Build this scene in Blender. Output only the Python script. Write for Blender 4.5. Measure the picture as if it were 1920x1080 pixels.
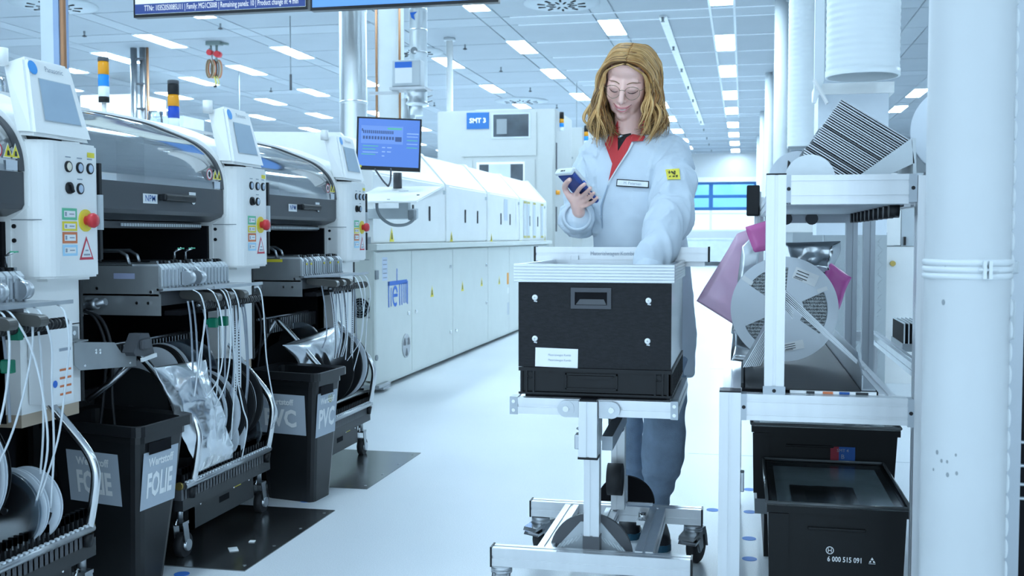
import bpy, bmesh, math, random
from mathutils import Vector, Matrix, Euler, noise as mnoise
random.seed(11)
scene = bpy.context.scene
for _o in list(bpy.data.objects):
    bpy.data.objects.remove(_o)
COL = scene.collection
PI = math.pi

# ------------------------------------------------------------------ camera
cam_data = bpy.data.cameras.new('camera')
cam_data.sensor_width = 36.0
cam_data.lens = 37.5
cam_data.clip_end = 200
cam_data.clip_start = 0.05
cam_data.dof.use_dof = True
cam_data.dof.focus_distance = 3.6
cam_data.dof.aperture_fstop = 7.5
cam = bpy.data.objects.new('camera', cam_data)
cam.location = (0, 0, 1.05)
cam.rotation_euler = (math.radians(90 - 2.748), 0, math.radians(12.2297))
COL.objects.link(cam)
scene.camera = cam

# ------------------------------------------------------------------ world: even daylight of the open hall
world = bpy.data.worlds.new('hall_daylight')
scene.world = world
world.use_nodes = True
_bg = world.node_tree.nodes['Background']
_bg.inputs[0].default_value = (0.60, 0.815, 1.0, 1)
_bg.inputs[1].default_value = 1.45
LAMP_COLOR = (0.63, 0.84, 1.0)
LAMP_STRENGTH = 31.0

vs = scene.view_settings
vs.view_transform = 'Standard'
vs.look = 'None'
vs.exposure = 0.50
vs.gamma = 1.0
vs.use_curve_mapping = False

# ------------------------------------------------------------------ materials
MATS = {}
def mat(name, color=(0.8, 0.8, 0.8), rough=0.5, metal=0.0, var=0.04, scale=6.0, bump=0.0, bscale=40.0,
        emit=None, estr=1.0, alpha=1.0, trans=0.0, ior=1.45, coat=0.0, spec=0.5, sss=0.0, aniso=None):
    """procedural principled material: base colour with a little noise variation, optional fine bump"""
    if name in MATS:
        return MATS[name]
    m = bpy.data.materials.new(name)
    m.use_nodes = True
    nt = m.node_tree
    b = nt.nodes['Principled BSDF']
    b.inputs['Roughness'].default_value = rough
    b.inputs['Metallic'].default_value = metal
    b.inputs['IOR'].default_value = ior
    b.inputs['Alpha'].default_value = alpha
    b.inputs['Transmission Weight'].default_value = trans
    b.inputs['Coat Weight'].default_value = coat
    b.inputs['Specular IOR Level'].default_value = spec
    if sss:
        b.inputs['Subsurface Weight'].default_value = sss
        b.inputs['Subsurface Radius'].default_value = (0.012, 0.005, 0.003)
    c4 = (color[0], color[1], color[2], 1)
    b.inputs['Base Color'].default_value = c4
    if var > 0 or bump > 0:
        tc = nt.nodes.new('ShaderNodeTexCoord')
    if var > 0:
        n = nt.nodes.new('ShaderNodeTexNoise')
        n.inputs['Scale'].default_value = scale
        n.inputs['Detail'].default_value = 5
        mp = nt.nodes.new('ShaderNodeMapping')
        if aniso:
            mp.inputs['Scale'].default_value = aniso
        nt.links.new(tc.outputs['Object'], mp.inputs[0])
        nt.links.new(mp.outputs[0], n.inputs['Vector'])
        r = nt.nodes.new('ShaderNodeValToRGB')
        r.color_ramp.elements[0].position = 0.3
        r.color_ramp.elements[1].position = 0.7
        r.color_ramp.elements[0].color = tuple(max(0, c * (1 - var)) for c in color) + (1,)
        r.color_ramp.elements[1].color = tuple(min(1, c * (1 + var)) for c in color) + (1,)
        nt.links.new(n.outputs['Fac'], r.inputs[0])
        nt.links.new(r.outputs[0], b.inputs['Base Color'])
    if bump > 0:
        n2 = nt.nodes.new('ShaderNodeTexNoise')
        n2.inputs['Scale'].default_value = bscale
        n2.inputs['Detail'].default_value = 4
        nt.links.new(tc.outputs['Object'], n2.inputs['Vector'])
        bp = nt.nodes.new('ShaderNodeBump')
        bp.inputs['Strength'].default_value = bump
        bp.inputs['Distance'].default_value = 0.01
        nt.links.new(n2.outputs['Fac'], bp.inputs['Height'])
        nt.links.new(bp.outputs[0], b.inputs['Normal'])
    if emit:
        b.inputs['Emission Color'].default_value = (emit[0], emit[1], emit[2], 1)
        b.inputs['Emission Strength'].default_value = estr
    MATS[name] = m
    return m

WHITE = mat('white_paint', (0.88, 0.89, 0.88), 0.38, var=0.02)
CREAM = mat('cream_paint', (0.70, 0.735, 0.70), 0.42, var=0.02)
CREAM2 = mat('cream_paint_deep', (0.66, 0.70, 0.665), 0.45, var=0.03)
LGREY = mat('light_grey_paint', (0.55, 0.60, 0.63), 0.45)
MGREY = mat('mid_grey_paint', (0.25, 0.28, 0.30), 0.45)
DGREY = mat('dark_grey_paint', (0.075, 0.08, 0.09), 0.42)
CHAR = mat('charcoal_panel', (0.055, 0.06, 0.068), 0.35)
BLACK = mat('black_plastic', (0.010, 0.011, 0.013), 0.38, var=0.1, spec=0.35)
BLACKM = mat('black_matt', (0.006, 0.006, 0.008), 0.7, var=0.1, spec=0.15)
RUBBER = mat('rubber', (0.022, 0.023, 0.026), 0.65, var=0.1)
ALU = mat('anodised_aluminium', (0.68, 0.70, 0.72), 0.34, 0.75, var=0.03, scale=30, aniso=(1, 1, 0.05))
ALUD = mat('dull_aluminium', (0.52, 0.55, 0.58), 0.36, 0.9, var=0.05, scale=20)
STEEL = mat('brushed_steel', (0.42, 0.44, 0.46), 0.33, 1.0, var=0.06, scale=14)
CHROME = mat('chrome', (0.72, 0.73, 0.74), 0.22, 1.0, var=0)
DUCT = mat('galvanised_duct', (0.72, 0.76, 0.78), 0.30, 0.9, var=0.06, scale=5)
COPPER = mat('copper_pipe', (0.42, 0.22, 0.12), 0.4, 0.7, var=0.08)
YELLOW = mat('yellow_print', (0.85, 0.72, 0.06), 0.45, var=0)
RED = mat('red_plastic', (0.60, 0.035, 0.045), 0.35, var=0.03)
REDP = mat('red_print', (0.62, 0.05, 0.08), 0.5, var=0)
GREENP = mat('green_print', (0.14, 0.55, 0.33), 0.5, var=0)
ORANGEP = mat('orange_print', (0.68, 0.20, 0.08), 0.5, var=0)
SKYP = mat('sky_print', (0.42, 0.72, 0.92), 0.5, var=0)
BLUEP = mat('blue_print', (0.03, 0.16, 0.62), 0.45, var=0)
NAVYP = mat('navy_print', (0.02, 0.10, 0.36), 0.45, var=0)
PAPER = mat('white_paper', (0.86, 0.88, 0.89), 0.6, var=0.01)
INK = mat('dark_ink', (0.03, 0.035, 0.04), 0.6, var=0)
GREYINK = mat('grey_ink', (0.32, 0.36, 0.42), 0.6, var=0)
GREENPL = mat('green_plastic', (0.0, 0.16, 0.09), 0.4, var=0.05)
AMBER = mat('amber_lens', (0.80, 0.33, 0.01), 0.25, var=0)
BLUEL = mat('blue_lens', (0.02, 0.28, 0.80), 0.25, var=0)
BLUED = mat('deep_blue_lens', (0.01, 0.07, 0.50), 0.25, var=0)
CLEARL = mat('white_lens', (0.85, 0.92, 0.95), 0.25, var=0)

# ------------------------------------------------------------------ mesh building
class MB:
    """collects shapes in world coordinates; build() links them as one mesh object"""
    def __init__(s):
        s.v = []; s.f = []; s.m = []; s.sm = []; s.mi = 0
    def add(s, vs_, fs, smooth=False):
        o = len(s.v)
        s.v.extend([tuple(p) for p in vs_])
        for f in fs:
            s.f.append(tuple(i + o for i in f)); s.m.append(s.mi); s.sm.append(smooth)
        return s
    def box(s, x0, x1, y0, y1, z0, z1):
        if x0 > x1: x0, x1 = x1, x0
        if y0 > y1: y0, y1 = y1, y0
        if z0 > z1: z0, z1 = z1, z0
        vs_ = [(x0,y0,z0),(x1,y0,z0),(x1,y1,z0),(x0,y1,z0),(x0,y0,z1),(x1,y0,z1),(x1,y1,z1),(x0,y1,z1)]
        return s.add(vs_, [(0,3,2,1),(4,5,6,7),(0,1,5,4),(1,2,6,5),(2,3,7,6),(3,0,4,7)])
    def obox(s, c, size, rot=None):
        """box with centre c, full size, rotation matrix/euler"""
        hx, hy, hz = [q / 2 for q in size]
        R = rot if isinstance(rot, Matrix) else (Euler(rot).to_matrix() if rot else Matrix.Identity(3))
        c = Vector(c)
        vs_ = [c + R @ Vector(p) for p in [(-hx,-hy,-hz),(hx,-hy,-hz),(hx,hy,-hz),(-hx,hy,-hz),(-hx,-hy,hz),(hx,-hy,hz),(hx,hy,hz),(-hx,hy,hz)]]
        return s.add(vs_, [(0,3,2,1),(4,5,6,7),(0,1,5,4),(1,2,6,5),(2,3,7,6),(3,0,4,7)])
    def rbox(s, x0, x1, y0, y1, z0, z1, r=0.005, seg=2):
        """box with rounded edges"""
        bm = bmesh.new()
        bmesh.ops.create_cube(bm, size=1)
        for v in bm.verts:
            v.co = Vector(((x0+x1)/2 + v.co.x*abs(x1-x0), (y0+y1)/2 + v.co.y*abs(y1-y0), (z0+z1)/2 + v.co.z*abs(z1-z0)))
        bmesh.ops.bevel(bm, geom=list(bm.edges), offset=r, segments=seg, affect='EDGES', profile=0.5)
        return s.frombm(bm)
    def frombm(s, bm, M=None, smooth=False):
        bm.verts.ensure_lookup_table(); bm.verts.index_update()
        vs_ = [(M @ v.co) if M else v.co.copy() for v in bm.verts]
        fs = [tuple(v.index for v in f.verts) for f in bm.faces]
        bm.free()
        return s.add(vs_, fs, smooth)
    def prism(s, poly, axis, a0, a1, smooth=False):
        """2D polygon extruded along axis: 'x' poly=(y,z), 'y' poly=(x,z), 'z' poly=(x,y)"""
        def mk(p, a):
            return {'x': (a, p[0], p[1]), 'y': (p[0], a, p[1]), 'z': (p[0], p[1], a)}[axis]
        n = len(poly)
        area = sum(poly[i][0]*poly[(i+1)%n][1] - poly[(i+1)%n][0]*poly[i][1] for i in range(n))
        pl = list(poly) if area > 0 else list(poly)[::-1]
        vs_ = [mk(p, a0) for p in pl] + [mk(p, a1) for p in pl]
        flip = (axis == 'y') != (a1 < a0)
        A = tuple(range(n)); B = tuple(range(n, 2*n))
        fs = [A[::-1], B] if not flip else [A, B[::-1]]
        s.add(vs_, fs)
        side = []
        for i in range(n):
            j = (i+1) % n
            q = (i, j, n+j, n+i)
            side.append(q if not flip else q[::-1])
        o = len(s.v) - 2*n
        for f in side:
            s.f.append(tuple(i+o for i in f)); s.m.append(s.mi); s.sm.append(smooth)
        return s
    def cyl(s, p0, p1, r0, r1=None, seg=16, caps=True, smooth=True):
        p0 = Vector(p0); p1 = Vector(p1); r1 = r0 if r1 is None else r1
        d = (p1 - p0).normalized()
        u = d.orthogonal().normalized(); w = d.cross(u)
        vs_ = []
        for p, r in ((p0, r0), (p1, r1)):
            for i in range(seg):
                a = 2*PI*i/seg
                vs_.append(p + (u*math.cos(a) + w*math.sin(a))*r)
        o = len(s.v)
        s.add(vs_, [(i, (i+1)%seg, seg+(i+1)%seg, seg+i) for i in range(seg)], smooth)
        if caps:
            s.f.append(tuple(o+i for i in range(seg))[::-1]); s.m.append(s.mi); s.sm.append(False)
            s.f.append(tuple(o+seg+i for i in range(seg))); s.m.append(s.mi); s.sm.append(False)
        return s
    def tube(s, pts, r, seg=8, caps=True, closed=False, smooth=True):
        """round tube along a list of points; r a number or a list"""
        P = [Vector(p) for p in pts]; n = len(P)
        rr = [r]*n if not isinstance(r, (list, tuple)) else r
        T = []
        for i in range(n):
            a = P[(i-1) % n] if (closed or i > 0) else P[i]
            b = P[(i+1) % n] if (closed or i < n-1) else P[i]
            T.append((b - a).normalized())
        u = T[0].orthogonal().normalized()
        vs_ = []
        for i in range(n):
            u = (u - T[i]*u.dot(T[i]))
            u = u.normalized() if u.length > 1e-6 else T[i].orthogonal().normalized()
            w = T[i].cross(u)
            for k in range(seg):
                a = 2*PI*k/seg
                vs_.append(P[i] + (u*math.cos(a) + w*math.sin(a))*rr[i])
        o = len(s.v)
        fs = []
        for i in range(n if closed else n-1):
            j = (i+1) % n
            for k in range(seg):
                l = (k+1) % seg
                fs.append((i*seg+k, i*seg+l, j*seg+l, j*seg+k))
        s.add(vs_, fs, smooth)
        if caps and not closed:
            s.f.append(tuple(o+k for k in range(seg))[::-1]); s.m.append(s.mi); s.sm.append(False)
            s.f.append(tuple(o+(n-1)*seg+k for k in range(seg))); s.m.append(s.mi); s.sm.append(False)
        return s
    def lathe(s, prof, origin, axis=(0,0,1), seg=24, smooth=True, a0=0, a1=2*PI):
        """profile [(r, h)] spun round axis through origin"""
        d = Vector(axis).normalized(); u = d.orthogonal().normalized(); w = d.cross(u); O = Vector(origin)
        full = abs(a1-a0-2*PI) < 1e-6
        k = seg if full else seg+1
        vs_ = []
        for r, h in prof:
            for i in range(k):
                a = a0 + (a1-a0)*i/seg
                vs_.append(O + d*h + (u*math.cos(a) + w*math.sin(a))*r)
        fs = []
        for j in range(len(prof)-1):
            for i in range(seg):
                l = (i+1) % k
                fs.append((j*k+i, j*k+l, (j+1)*k+l, (j+1)*k+i))
        return s.add(vs_, fs, smooth)
    def strip(s, pts, wvec, t=0.0006, smooth=True):
        """flat band along pts; wvec = width vector (or list), with a little thickness"""
        P = [Vector(p) for p in pts]; n = len(P)
        W = [Vector(wvec)]*n if not isinstance(wvec, list) else [Vector(w) for w in wvec]
        vs_ = []
        for i in range(n):
            tn = (P[min(i+1, n-1)] - P[max(i-1, 0)]).normalized()
            nn = tn.cross(W[i]).normalized()*t/2
            w = W[i]/2
            vs_ += [P[i]-w-nn, P[i]+w-nn, P[i]+w+nn, P[i]-w+nn]
        fs = []
        for i in range(n-1):
            for k in range(4):
                l = (k+1) % 4
                fs.append((i*4+k, i*4+l, (i+1)*4+l, (i+1)*4+k))
        fs += [(3,2,1,0), tuple(4*(n-1)+k for k in range(4))]
        return s.add(vs_, fs, smooth)
    def ell(s, c, r, seg=16, rings=10, rot=None):
        R = Euler(rot).to_matrix() if rot else Matrix.Identity(3)
        c = Vector(c); rx, ry, rz = (r, r, r) if not isinstance(r, (tuple, list)) else r
        vs_ = [c + R @ Vector((0,0,rz))]
        for j in range(1, rings):
            t = PI*j/rings
            for i in range(seg):
                a = 2*PI*i/seg
                vs_.append(c + R @ Vector((rx*math.sin(t)*math.cos(a), ry*math.sin(t)*math.sin(a), rz*math.cos(t))))
        vs_.append(c + R @ Vector((0,0,-rz)))
        fs = [(0, 1+i, 1+(i+1)%seg) for i in range(seg)]
        for j in range(rings-2):
            for i in range(seg):
                l = (i+1)%seg
                fs.append((1+j*seg+i, 1+(j+1)*seg+i, 1+(j+1)*seg+l, 1+j*seg+l))
        b = 1+(rings-2)*seg; e = len(vs_)-1
        fs += [(b+i, e, b+(i+1)%seg) for i in range(seg)]
        return s.add(vs_, fs, True)
    def build(s, name, mats, parent=None, loc=None, fixn=False, bevel=0):
        """link as one mesh object; vertices stay where they are in the world"""
        me = bpy.data.meshes.new(name)
        L = Vector(loc) if loc is not None else (parent_loc(parent) if parent else Vector((0,0,0)))
        me.from_pydata([Vector(p) - L for p in s.v], [], s.f)
        if not isinstance(mats, (list, tuple)):
            mats = [mats]
        for m_ in mats:
            me.materials.append(m_)
        me.polygons.foreach_set('material_index', s.m)
        me.polygons.foreach_set('use_smooth', s.sm)
        if fixn or bevel:
            bm = bmesh.new(); bm.from_mesh(me)
            if bevel:
                bmesh.ops.remove_doubles(bm, verts=bm.verts, dist=1e-5)
                ed = [e for e in bm.edges if len(e.link_faces) == 2 and e.calc_face_angle(0) > 0.6]
                bmesh.ops.bevel(bm, geom=ed, offset=bevel, segments=2, affect='EDGES', clamp_overlap=True)
            bmesh.ops.recalc_face_normals(bm, faces=bm.faces)
            bm.to_mesh(me); bm.free()
        me.update()
        o = bpy.data.objects.new(name, me)
        COL.objects.link(o)
        if parent:
            o.parent = parent
            if loc is not None:
                o.location = L - parent_loc(parent)
        else:
            o.location = L
        return o

def parent_loc(o):
    L = Vector((0,0,0))
    while o:
        L = L + o.location
        o = o.parent
    return L

def tag(o, label=None, cat=None, group=None, kind=None):
    if label: o['label'] = label
    if cat: o['category'] = cat
    if group: o['group'] = group
    if kind: o['kind'] = kind
    return o
def thing(name, label, cat, loc=(0,0,0), group=None):
    o = bpy.data.objects.new(name, None)
    o.empty_display_size = 0.05
    o.location = loc
    COL.objects.link(o)
    return tag(o, label, cat, group)
def struct(name, mb, m, label=None):
    o = mb.build(name, m)
    tag(o, label, None, None, 'structure')
    return o
def children(o):
    return [c for c in COL.objects if c.parent == o]
def copy_tree(o, parent=None, kids=None):
    c = o.copy(); COL.objects.link(c); c.parent = parent
    for ch in list(o.children):
        copy_tree(ch, c)
    return c

ORD = ['first','second','third','fourth','fifth','sixth','seventh','eighth','ninth','tenth','eleventh','twelfth',
       'thirteenth','fourteenth','fifteenth','sixteenth','seventeenth','eighteenth','nineteenth','twentieth']
def ordn(i):
    if i < 20: return ORD[i]
    tens = ['twent', 'thirt', 'fort'][(i+1)//10-2]
    return tens + 'ieth' if (i+1) % 10 == 0 else tens + 'y-' + ORD[(i+1) % 10-1]

_txtcache = {}
def text_mesh(txt, size, align='CENTER', bold=0.0, spacing=1.0):
    key = (txt, size, align, bold, spacing)
    if key in _txtcache: return _txtcache[key]
    cu = bpy.data.curves.new('lettering', 'FONT')
    cu.body = txt; cu.size = size; cu.align_x = align; cu.align_y = 'CENTER'
    cu.offset = bold; cu.space_character = spacing; cu.resolution_u = 2
    ob = bpy.data.objects.new('lettering_tmp', cu)
    COL.objects.link(ob)
    dg = bpy.context.evaluated_depsgraph_get()
    me = bpy.data.meshes.new_from_object(ob.evaluated_get(dg))
    vs_ = [v.co.copy() for v in me.vertices]; fs = [tuple(p.vertices) for p in me.polygons]
    bpy.data.objects.remove(ob); bpy.data.curves.remove(cu); bpy.data.meshes.remove(me)
    _txtcache[key] = (vs_, fs)
    return vs_, fs
def lettering(mb, txt, origin, right, up, size, align='CENTER', bold=0.0, sx=1.0, spacing=1.0):
    """flat lettering: origin = centre, right/up unit vectors"""
    vs_, fs = text_mesh(txt, size, align, bold, spacing)
    O = Vector(origin); R = Vector(right).normalized(); U = Vector(up).normalized()
    return mb.add([O + R*v.x*sx + U*v.y for v in vs_], fs)
def rect(mb, c, right, up, w, h, n=0.0):
    """flat rectangle; n offsets along its normal"""
    R = Vector(right).normalized(); U = Vector(up).normalized(); N = R.cross(U)
    C_ = Vector(c) + N*n
    return mb.add([C_-R*w/2-U*h/2, C_+R*w/2-U*h/2, C_+R*w/2+U*h/2, C_-R*w/2+U*h/2], [(0,1,2,3)])
def poly(mb, c, right, up, pts, n=0.0):
    R = Vector(right).normalized(); U = Vector(up).normalized(); N = R.cross(U)
    C_ = Vector(c) + N*n
    return mb.add([C_+R*a+U*b for a, b in pts], [tuple(range(len(pts)))])
def disc(mb, c, right, up, r, n=0.0, seg=20, r2=None):
    return poly(mb, c, right, up, [(r*math.cos(2*PI*i/seg), (r2 or r)*math.sin(2*PI*i/seg)) for i in range(seg)], n)
def smooth_path(pts, sub=6):
    """Catmull-Rom through pts"""
    P = [Vector(p) for p in pts]; out = []
    for i in range(len(P)-1):
        p0 = P[max(i-1,0)]; p1 = P[i]; p2 = P[i+1]; p3 = P[min(i+2,len(P)-1)]
        for k in range(sub):
            t = k/sub
            out.append(0.5*((2*p1) + (p2-p0)*t + (2*p0-5*p1+4*p2-p3)*t*t + (3*p1-p0-3*p2+p3)*t**3))
    out.append(P[-1])
    return out
XP, XN, YP, YN, ZP = Vector((1,0,0)), Vector((-1,0,0)), Vector((0,1,0)), Vector((0,-1,0)), Vector((0,0,1))
# =================================================================== THE HALL
def floor_material():
    m = bpy.data.materials.new('pale_resin_floor'); m.use_nodes = True
    nt = m.node_tree; b = nt.nodes['Principled BSDF']
    tc = nt.nodes.new('ShaderNodeTexCoord')
    n = nt.nodes.new('ShaderNodeTexNoise'); n.inputs['Scale'].default_value = 260; n.inputs['Detail'].default_value = 3
    n2 = nt.nodes.new('ShaderNodeTexNoise'); n2.inputs['Scale'].default_value = 0.9; n2.inputs['Detail'].default_value = 5
    r = nt.nodes.new('ShaderNodeValToRGB')
    r.color_ramp.elements[0].position = 0.36; r.color_ramp.elements[0].color = (0.655, 0.685, 0.71, 1)
    r.color_ramp.elements[1].position = 0.55; r.color_ramp.elements[1].color = (0.745, 0.775, 0.80, 1)
    nt.links.new(tc.outputs['Object'], n.inputs['Vector']); nt.links.new(tc.outputs['Object'], n2.inputs['Vector'])
    nt.links.new(n.outputs['Fac'], r.inputs[0])
    mx = nt.nodes.new('ShaderNodeMixRGB'); mx.blend_type = 'MULTIPLY'; mx.inputs[0].default_value = 0.35
    r2 = nt.nodes.new('ShaderNodeValToRGB')
    r2.color_ramp.elements[0].position = 0.35; r2.color_ramp.elements[0].color = (0.84, 0.88, 0.92, 1)
    r2.color_ramp.elements[1].position = 0.65; r2.color_ramp.elements[1].color = (1, 1, 1, 1)
    nt.links.new(n2.outputs['Fac'], r2.inputs[0])
    nt.links.new(r.outputs[0], mx.inputs[1]); nt.links.new(r2.outputs[0], mx.inputs[2])
    nt.links.new(mx.outputs[0], b.inputs['Base Color'])
    b.inputs['Roughness'].default_value = 0.34
    b.inputs['Specular IOR Level'].default_value = 0.32
    return m
FLOOR = floor_material()
mb = MB(); mb.box(-22, 7.5, -3.5, 39.8, -0.1, 0.0)
floor = struct('floor', mb, FLOOR)
# flush tile joints: thin grooves in the resin floor, only faintly seen
mb = MB()
for y in (5.2, 8.6, 12.0, 15.4, 18.8, 22.2, 25.6): mb.box(-0.25, 7.4, y-0.004, y+0.004, 0.0, 0.0008)
for x in (0.62,): mb.box(x-0.004, x+0.004, 2.0, 39, 0.0, 0.0008)
j = mb.build('floor_joint', mat('joint_grey', (0.55, 0.60, 0.64), 0.5), floor)
# blue adhesive dots that mark the parking lanes
mb_dot = mat('blue_floor_dot', (0.05, 0.22, 0.70), 0.5)
for i, (x, y) in enumerate([(0.03, 3.52), (0.03, 3.76), (0.035, 4.13), (0.035, 4.5), (-0.105, 4.13), (-1.70, 2.985), (-1.69, 3.93)]):
    mb = MB(); mb.cyl((x, y, 0), (x, y, 0.0012), 0.024, seg=20)
    o = mb.build('floor_marker', mb_dot, floor)

# ---- walls
WALLM = mat('wall_paint', (0.55, 0.58, 0.60), 0.6, var=0.03, scale=0.6)
WALLD = mat('wall_paint_grey', (0.62, 0.65, 0.68), 0.6, var=0.03, scale=0.6)
CEILM = mat('ceiling_panel_paint', (0.385, 0.43, 0.47), 0.7, var=0.025, scale=1.5)
CEILB = mat('ceiling_band_paint', (0.43, 0.48, 0.52), 0.7, var=0.02, scale=1.5)
TBAR = mat('ceiling_rail_white', (0.80, 0.86, 0.90), 0.5, var=0)
YB = 39.8
WX0, WX1, WZ0, WZ1 = -3.9, 0.45, 1.26, 3.05
mb = MB()
mb.box(-22, WX0, YB, YB+0.2, 0, 4.1); mb.box(WX1, 7.5, YB, YB+0.2, 0, 4.1)
mb.box(WX0, WX1, YB, YB+0.2, 0, WZ0); mb.box(WX0, WX1, YB, YB+0.2, WZ1, 4.1)
struct('wall_back', mb, WALLM)
mb = MB(); mb.box(-22.2, -22, -3, YB, 0, 4.14); struct('wall_left', mb, WALLD)
mb = MB(); mb.box(7.5, 7.7, -3, YB, 0, 4.14); struct('wall_right', mb, WALLD)
mb = MB(); mb.box(-3.9, 7.4, YB-0.03, YB, 0, 0.12); struct('baseboard_back', mb, LGREY)
mb = MB(); mb.box(-4.0, 0.55, YB-0.06, YB, WZ1, WZ1+0.17); struct('trim_1', mb, mat('window_head', (0.75, 0.8, 0.84), 0.5))
# low bench wall / radiators in front of the end wall
mb = MB(); mb.box(-3.9, 1.6, YB-0.5, YB-0.05, 0.15, 0.95); struct('trim_2', mb, mat('radiator_cover', (0.62, 0.70, 0.76), 0.5))
mb = MB(); mb.box(-3.9, 1.6, YB-0.55, YB-0.02, 0.95, 1.0); struct('trim_3', mb, mat('sill_white', (0.74, 0.8, 0.84), 0.5))

def tinted_glass(name, col, rough=0.05, mixf=0.12, fres=0.75):
    m = bpy.data.materials.new(name); m.use_nodes = True
    nt = m.node_tree; nt.nodes.remove(nt.nodes['Principled BSDF'])
    out = nt.nodes['Material Output']
    t = nt.nodes.new('ShaderNodeBsdfTransparent'); t.inputs[0].default_value = (*col, 1)
    g = nt.nodes.new('ShaderNodeBsdfGlossy'); g.inputs['Roughness'].default_value = rough; g.inputs[0].default_value = (1, 1, 1, 1)
    fr = nt.nodes.new('ShaderNodeLayerWeight'); fr.inputs[0].default_value = 0.35
    mth = nt.nodes.new('ShaderNodeMath'); mth.operation = 'MULTIPLY_ADD'
    mth.inputs[1].default_value = fres; mth.inputs[2].default_value = mixf
    mth.use_clamp = True
    nt.links.new(fr.outputs['Fresnel'], mth.inputs[0])
    mx = nt.nodes.new('ShaderNodeMixShader')
    nt.links.new(mth.outputs[0], mx.inputs[0]); nt.links.new(t.outputs[0], mx.inputs[1]); nt.links.new(g.outputs[0], mx.inputs[2])
    nt.links.new(mx.outputs[0], out.inputs[0])
    MATS[name] = m
    return m
PANE_BLUE = tinted_glass('blue_window_film', (0.46, 0.74, 0.97), 0.1, 0.02)
PANE_CLEAR = tinted_glass('frosted_pane', (0.95, 1.0, 1.0), 0.2, 0.02)
win = thing('window_1', 'wide end-wall window with blue upper panes and white lower panes', None, ((WX0+WX1)/2, YB, WZ0))
win['kind'] = 'structure'
FRB = mat('blue_window_frame', (0.02, 0.13, 0.36), 0.5)
FRW = mat('white_window_frame', (0.72, 0.82, 0.9), 0.5)
mullx = [WX0, -2.80, -1.18, 0.43]
for k, (z0, z1, fm) in enumerate([(2.53, WZ1, FRB), (2.08, 2.53, FRB), (WZ0, 2.08, FRW)]):
    for a in range(3):
        mb = MB(); mb.box(mullx[a]+0.06, mullx[a+1]-0.06, YB+0.08, YB+0.09, z0+0.03, z1-0.03)
        mb.build('pane', PANE_BLUE if k < 2 else PANE_CLEAR, win)
for x in mullx:
    mb = MB(); mb.box(x-0.075, x+0.075, YB+0.04, YB+0.12, 2.05, WZ1); mb.build('mullion', FRB, win)
    mb = MB(); mb.box(x-0.05, x+0.05, YB+0.04, YB+0.12, WZ0, 2.05); mb.build('mullion', FRW, win)
for z in (WZ1-0.03, 2.53, 2.08):
    mb = MB(); mb.box(WX0, WX1, YB+0.03, YB+0.13, z-0.06, z+0.05); mb.build('transom', FRB, win)
for z in (WZ0+0.02, 1.90):
    mb = MB(); mb.box(WX0, WX1, YB+0.03, YB+0.13, z-0.03, z+0.03); mb.build('transom', FRW, win)

# ---- ceiling: bays of 6.29 m (four rows of panels and one plain band), strips for lamps between wide panels
CZ = 4.1
ceil = MB(); ceil.box(-22, 7.5, -2.5, YB, CZ+0.02, CZ+0.15)
ceiling = struct('ceiling', ceil, CEILB)
lampx = [-0.31-1.588*k for k in range(4)] + [-7.31-1.588*k for k in range(6)] + [1.28, 2.42, 3.55, 5.1]
lampx.sort()
rows = []
for bay in range(-3, 5):
    y0 = 15.2 + 6.29*bay
    for r_ in range(4):
        rows.append((y0 + 1.43*r_, y0 + 1.43*(r_+1)))
    rows.append((y0 + 5.72, y0 + 6.29))      # plain band
rows = [r_ for r_ in rows if r_[0] > -2.5 and r_[1] < YB+1.5]
strips = MB(); nvis = 0
pm = {}
for (y0, y1) in rows:
    y1c = min(y1, YB)
    edges = [-15.6] + [x for lx in lampx if lx > -15.5 for x in (lx-0.155, lx+0.155)] + [6.5]
    for a in range(0, len(edges)-1):
        x0, x1 = edges[a], edges[a+1]
        if y1 > 13.0 and x1 - x0 > 0.5 and -13.5 < (x0+x1)/2 < 4.6 and y1-y0 > 1:
            key = (round(x1-x0, 3), round(y1c-y0, 3))
            if key not in pm:
                t = MB(); w, d = x1-x0-0.028, y1c-y0-0.03
                t.box(-w/2, w/2, -d/2, d/2, 0, 0.02)
                me_o = t.build('ceiling_panel', CEILM); pm[key] = me_o.data
                bpy.data.objects.remove(me_o)
            o = bpy.data.objects.new('ceiling_panel', pm[key]); COL.objects.link(o); o.parent = ceiling
            o.location = ((x0+x1)/2, (y0+y1c)/2, CZ + random.uniform(0, 0.003)); nvis += 1
        else:
            strips.box(x0+0.012, x1-0.012, y0+0.014, y1c-0.014, CZ, CZ+0.02)
so = strips.build('ceiling_strip_panel', CEILB, ceiling); so['kind'] = 'stuff'
# white support rails of the grid over the walkway
for (y0, y1) in rows:
    if 13 < y0 < YB:
        mb = MB(); mb.box(-3.2, 0.95, y0-0.022, y0+0.022, CZ-0.008, CZ+0.01); mb.build('ceiling_rail', TBAR, ceiling)
for x in (-0.47, -0.15):
    mb = MB(); mb.box(x-0.016, x+0.016, 13, 28, CZ-0.008, CZ+0.01); mb.build('ceiling_rail', TBAR, ceiling)
# soffit along the column row on the right of the walkway
mb = MB(); mb.box(0.50, 0.75, 9, YB, CZ-0.05, CZ); mb.build('soffit', CEILB, ceiling)
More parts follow.
